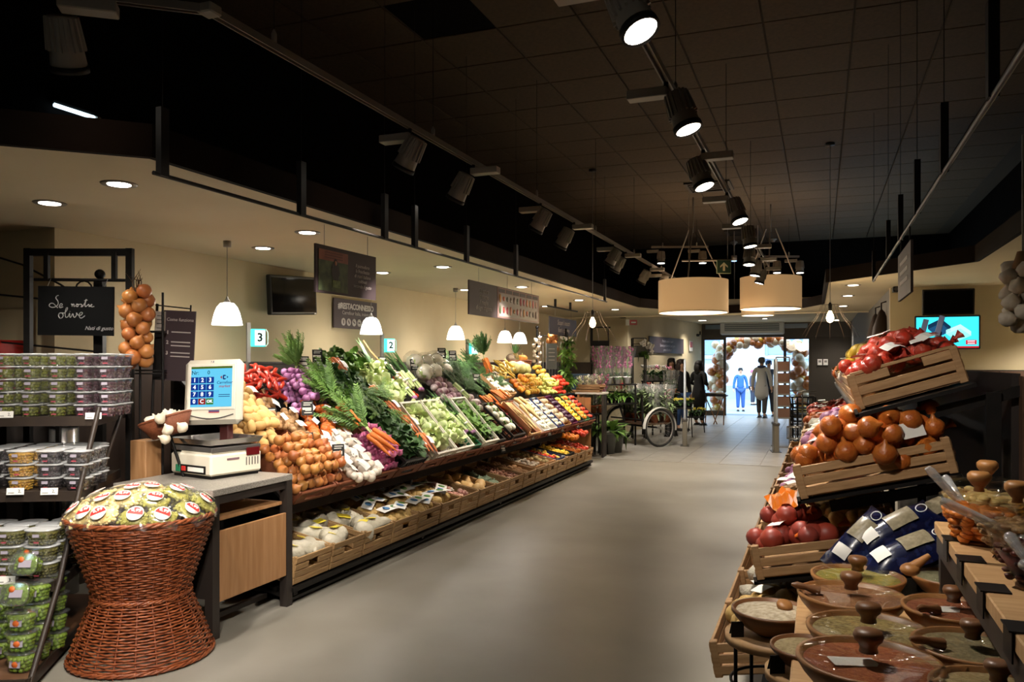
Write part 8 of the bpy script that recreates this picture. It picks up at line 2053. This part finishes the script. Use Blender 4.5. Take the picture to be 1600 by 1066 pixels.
# sign on the rail over the onion stand: seen edge-on, text towards the aisle
yn, yf_ = at_x(1425, 400, .48).y, at_x(1405, 400, .48).y
zt = at_x(1425, 374, .48).z; zb = at_x(1425, 456, .48).z
t = thing('rail_sign', 'narrow taupe sign hung on the rail over the onion stand', 'sign', (.48, (yn + yf_) / 2, (zt + zb) / 2), (0, 0, -math.pi / 2), 'hanging signs')
put('panel', MBX('box', (0, 0, 0), (yf_ - yn, .014, zt - zb)).mesh('panel', mat('sign_taupe', '#5a4e4c', .6)), t)
for k in range(3): put('text_line', MBX('box', (0, -.009, .07 - .06 * k), ((yf_ - yn) * .6, .002, .025)).mesh('text_line', M_ltr), t)
for x in (-.25, .25): put('hook', MBX('tube', [(x * (yf_ - yn) * 1.4, 0, (zt - zb) / 2), (x * (yf_ - yn) * 1.4, 0, 2.345 - (zt + zb) / 2)], .004, 4).mesh('hook', M_iron), t)
# screens
M_scr = mat('television_black', '#060505', .08, spec=.3); M_bez = mat('bezel_black', '#141313', .3)
a, b = at_x(405, 426, LW), at_x(479, 437, LW); zt = a.z; zb = at_x(405, 489, LW).z
t = thing('wall_television', 'black switched off television on the left cream wall', 'television', (LW + .1, (a.y + b.y) / 2, (zt + zb) / 2), (0, -.06, math.pi / 2)); Lg, Hh = b.y - a.y, zt - zb
put('case', MBX('box', (0, 0, 0), (Lg, .05, Hh), bev=.01).mesh('case', M_bez), t); put('screen', MBX('box', (0, -.026, .0), (Lg - .05, .004, Hh - .05)).mesh('screen', M_scr), t); put('wall_bracket', MBX('box', (0, .06, 0), (.3, .06, .2)).mesh('wall_bracket', M_iron), t)
put('led', MBX('box', (Lg * .44, -.029, -Hh * .47), (.03, .004, .012)).mesh('led', W_label), t)
def front_tv(name, label, px0, px1, pyt, pyb, y, on=False, tilt=0.0):
    a, b = at_y(px0, pyt, y), at_y(px1, pyt, y); zb = at_y(px0, pyb, y).z; Lg, Hh = b.x - a.x, a.z - zb
    t = thing(name, label, 'television', ((a.x + b.x) / 2, y, (a.z + zb) / 2), (tilt, 0, 0))
    put('case', MBX('box', (0, 0.02, 0), (Lg, .05, Hh), bev=.008).mesh('case', M_bez), t); put('wall_bracket', MBX('box', (0, .09, 0), (.2, .12, .12)).mesh('wall_bracket', M_iron), t)
    return t, Lg, Hh
t, Lg, Hh = front_tv('black_screen', 'black switched off screen above the lit screen', 1441, 1523, 453, 493, DT - .22, tilt=.1)
put('screen', MBX('box', (0, -.007, 0), (Lg - .04, .004, Hh - .04)).mesh('screen', M_scr), t)
t, Lg, Hh = front_tv('lit_screen', 'lit screen showing folded towels on a turquoise background', 1429, 1532, 494, 546, DT - .22)
G_tq = glow('screen_turquoise', '#35c3d6', 1.0); put('screen', MBX('box', (0, -.007, .006), (Lg - .035, .004, Hh - .05)).mesh('screen', G_tq), t)
put('red_strip', MBX('box', (Lg * .25, -.010, -Hh * .44), (Lg * .45, .002, .02)).mesh('red_strip', glow('screen_red_bar', '#b02028', .8)), t)
rb_ = put('red_logo', MBX('box', (Lg * .36, -.0105, -Hh * .30), (Lg * .16, .002, Hh * .13)).mesh('red_logo', glow('screen_red_logo', '#b01828', .9)), t)
for z in (.012, -.012): put('logo_line', MBX('box', (Lg * .36, -.012, -Hh * .30 + z), (Lg * .11, .001, .01)).mesh('logo_line', G_txtw), rb_)
def towel(cx_, cz_, w_, h_, m1, m2):
    mb = MB(); mb.add([(-w_, 0, -.1 * h_), (-.1 * w_, 0, -h_), (w_, 0, -.35 * h_), (.15 * w_, 0, .5 * h_)], [(0, 1, 2, 3)], 0); mb.add([(-w_, 0, -.1 * h_), (-w_, 0, .35 * h_), (.15 * w_, 0, h_), (w_, 0, .15 * h_), (w_, 0, -.35 * h_), (.15 * w_, 0, .5 * h_)], [(5, 4, 3, 2, 1, 0)], 1)
    put('towel_picture', mb.mesh('towel_picture', m1, m2), t, (cx_, -.011, cz_))
towel(-Lg * .12, Hh * .13, .12, .11, glow('towel_navy', '#1f4a6e', .7), glow('towel_navy_dark', '#163450', .6)); towel(Lg * .17, -Hh * .02, .13, .1, glow('towel_aqua', '#7fd6d0', 1.0), glow('towel_aqua_light', '#9fe4dc', 1.0))
# number lamps of the scales
G_num = glow('number_box', '#c8fff0', 1.5); G_nedge = glow('number_edge', '#3fe0c0', 1.6)
for k, (px, py, D, n) in enumerate(((403, 528, 5.55, '3'), (608, 540, 7.7, '2'), (739, 545, 9.95, '1'))):
    q = at_y(px, py, D)
    t = thing('number_lamp', f'glowing box with the number {n} on a grey bracket above the vegetables', 'number lamp', tuple(q), (0, 0, PSI + .5), 'number lamps')
    put('box', MBX('box', (0, 0, 0), (.115, .05, .15), bev=.006).mesh('box', G_nedge), t); put('face', MBX('box', (.012, -.027, 0), (.085, .004, .13)).mesh('face', G_num), t)
    text(t, n, .1, M_iron, (.012, -.0305, -.0), bold=.003)
    put('bracket', MBX('box', (-.075, .02, -.04), (.03, .05, .34)).mesh('bracket', M_grey), t); put('hood', MBX('tube', [(.065, 0, .075), (.085, 0, .05), (.085, 0, -.05), (.065, 0, -.075)], .006, 5).mesh('hood', M_white), t)
    put('pole', MBX('tube', [(-.08, .03, -.2), (-.09, .05, -.35), (-.09, .05, -q.z)], .016, 6).mesh('pole', M_grey), t)
bpy.data.scenes.remove(SCRATCH)
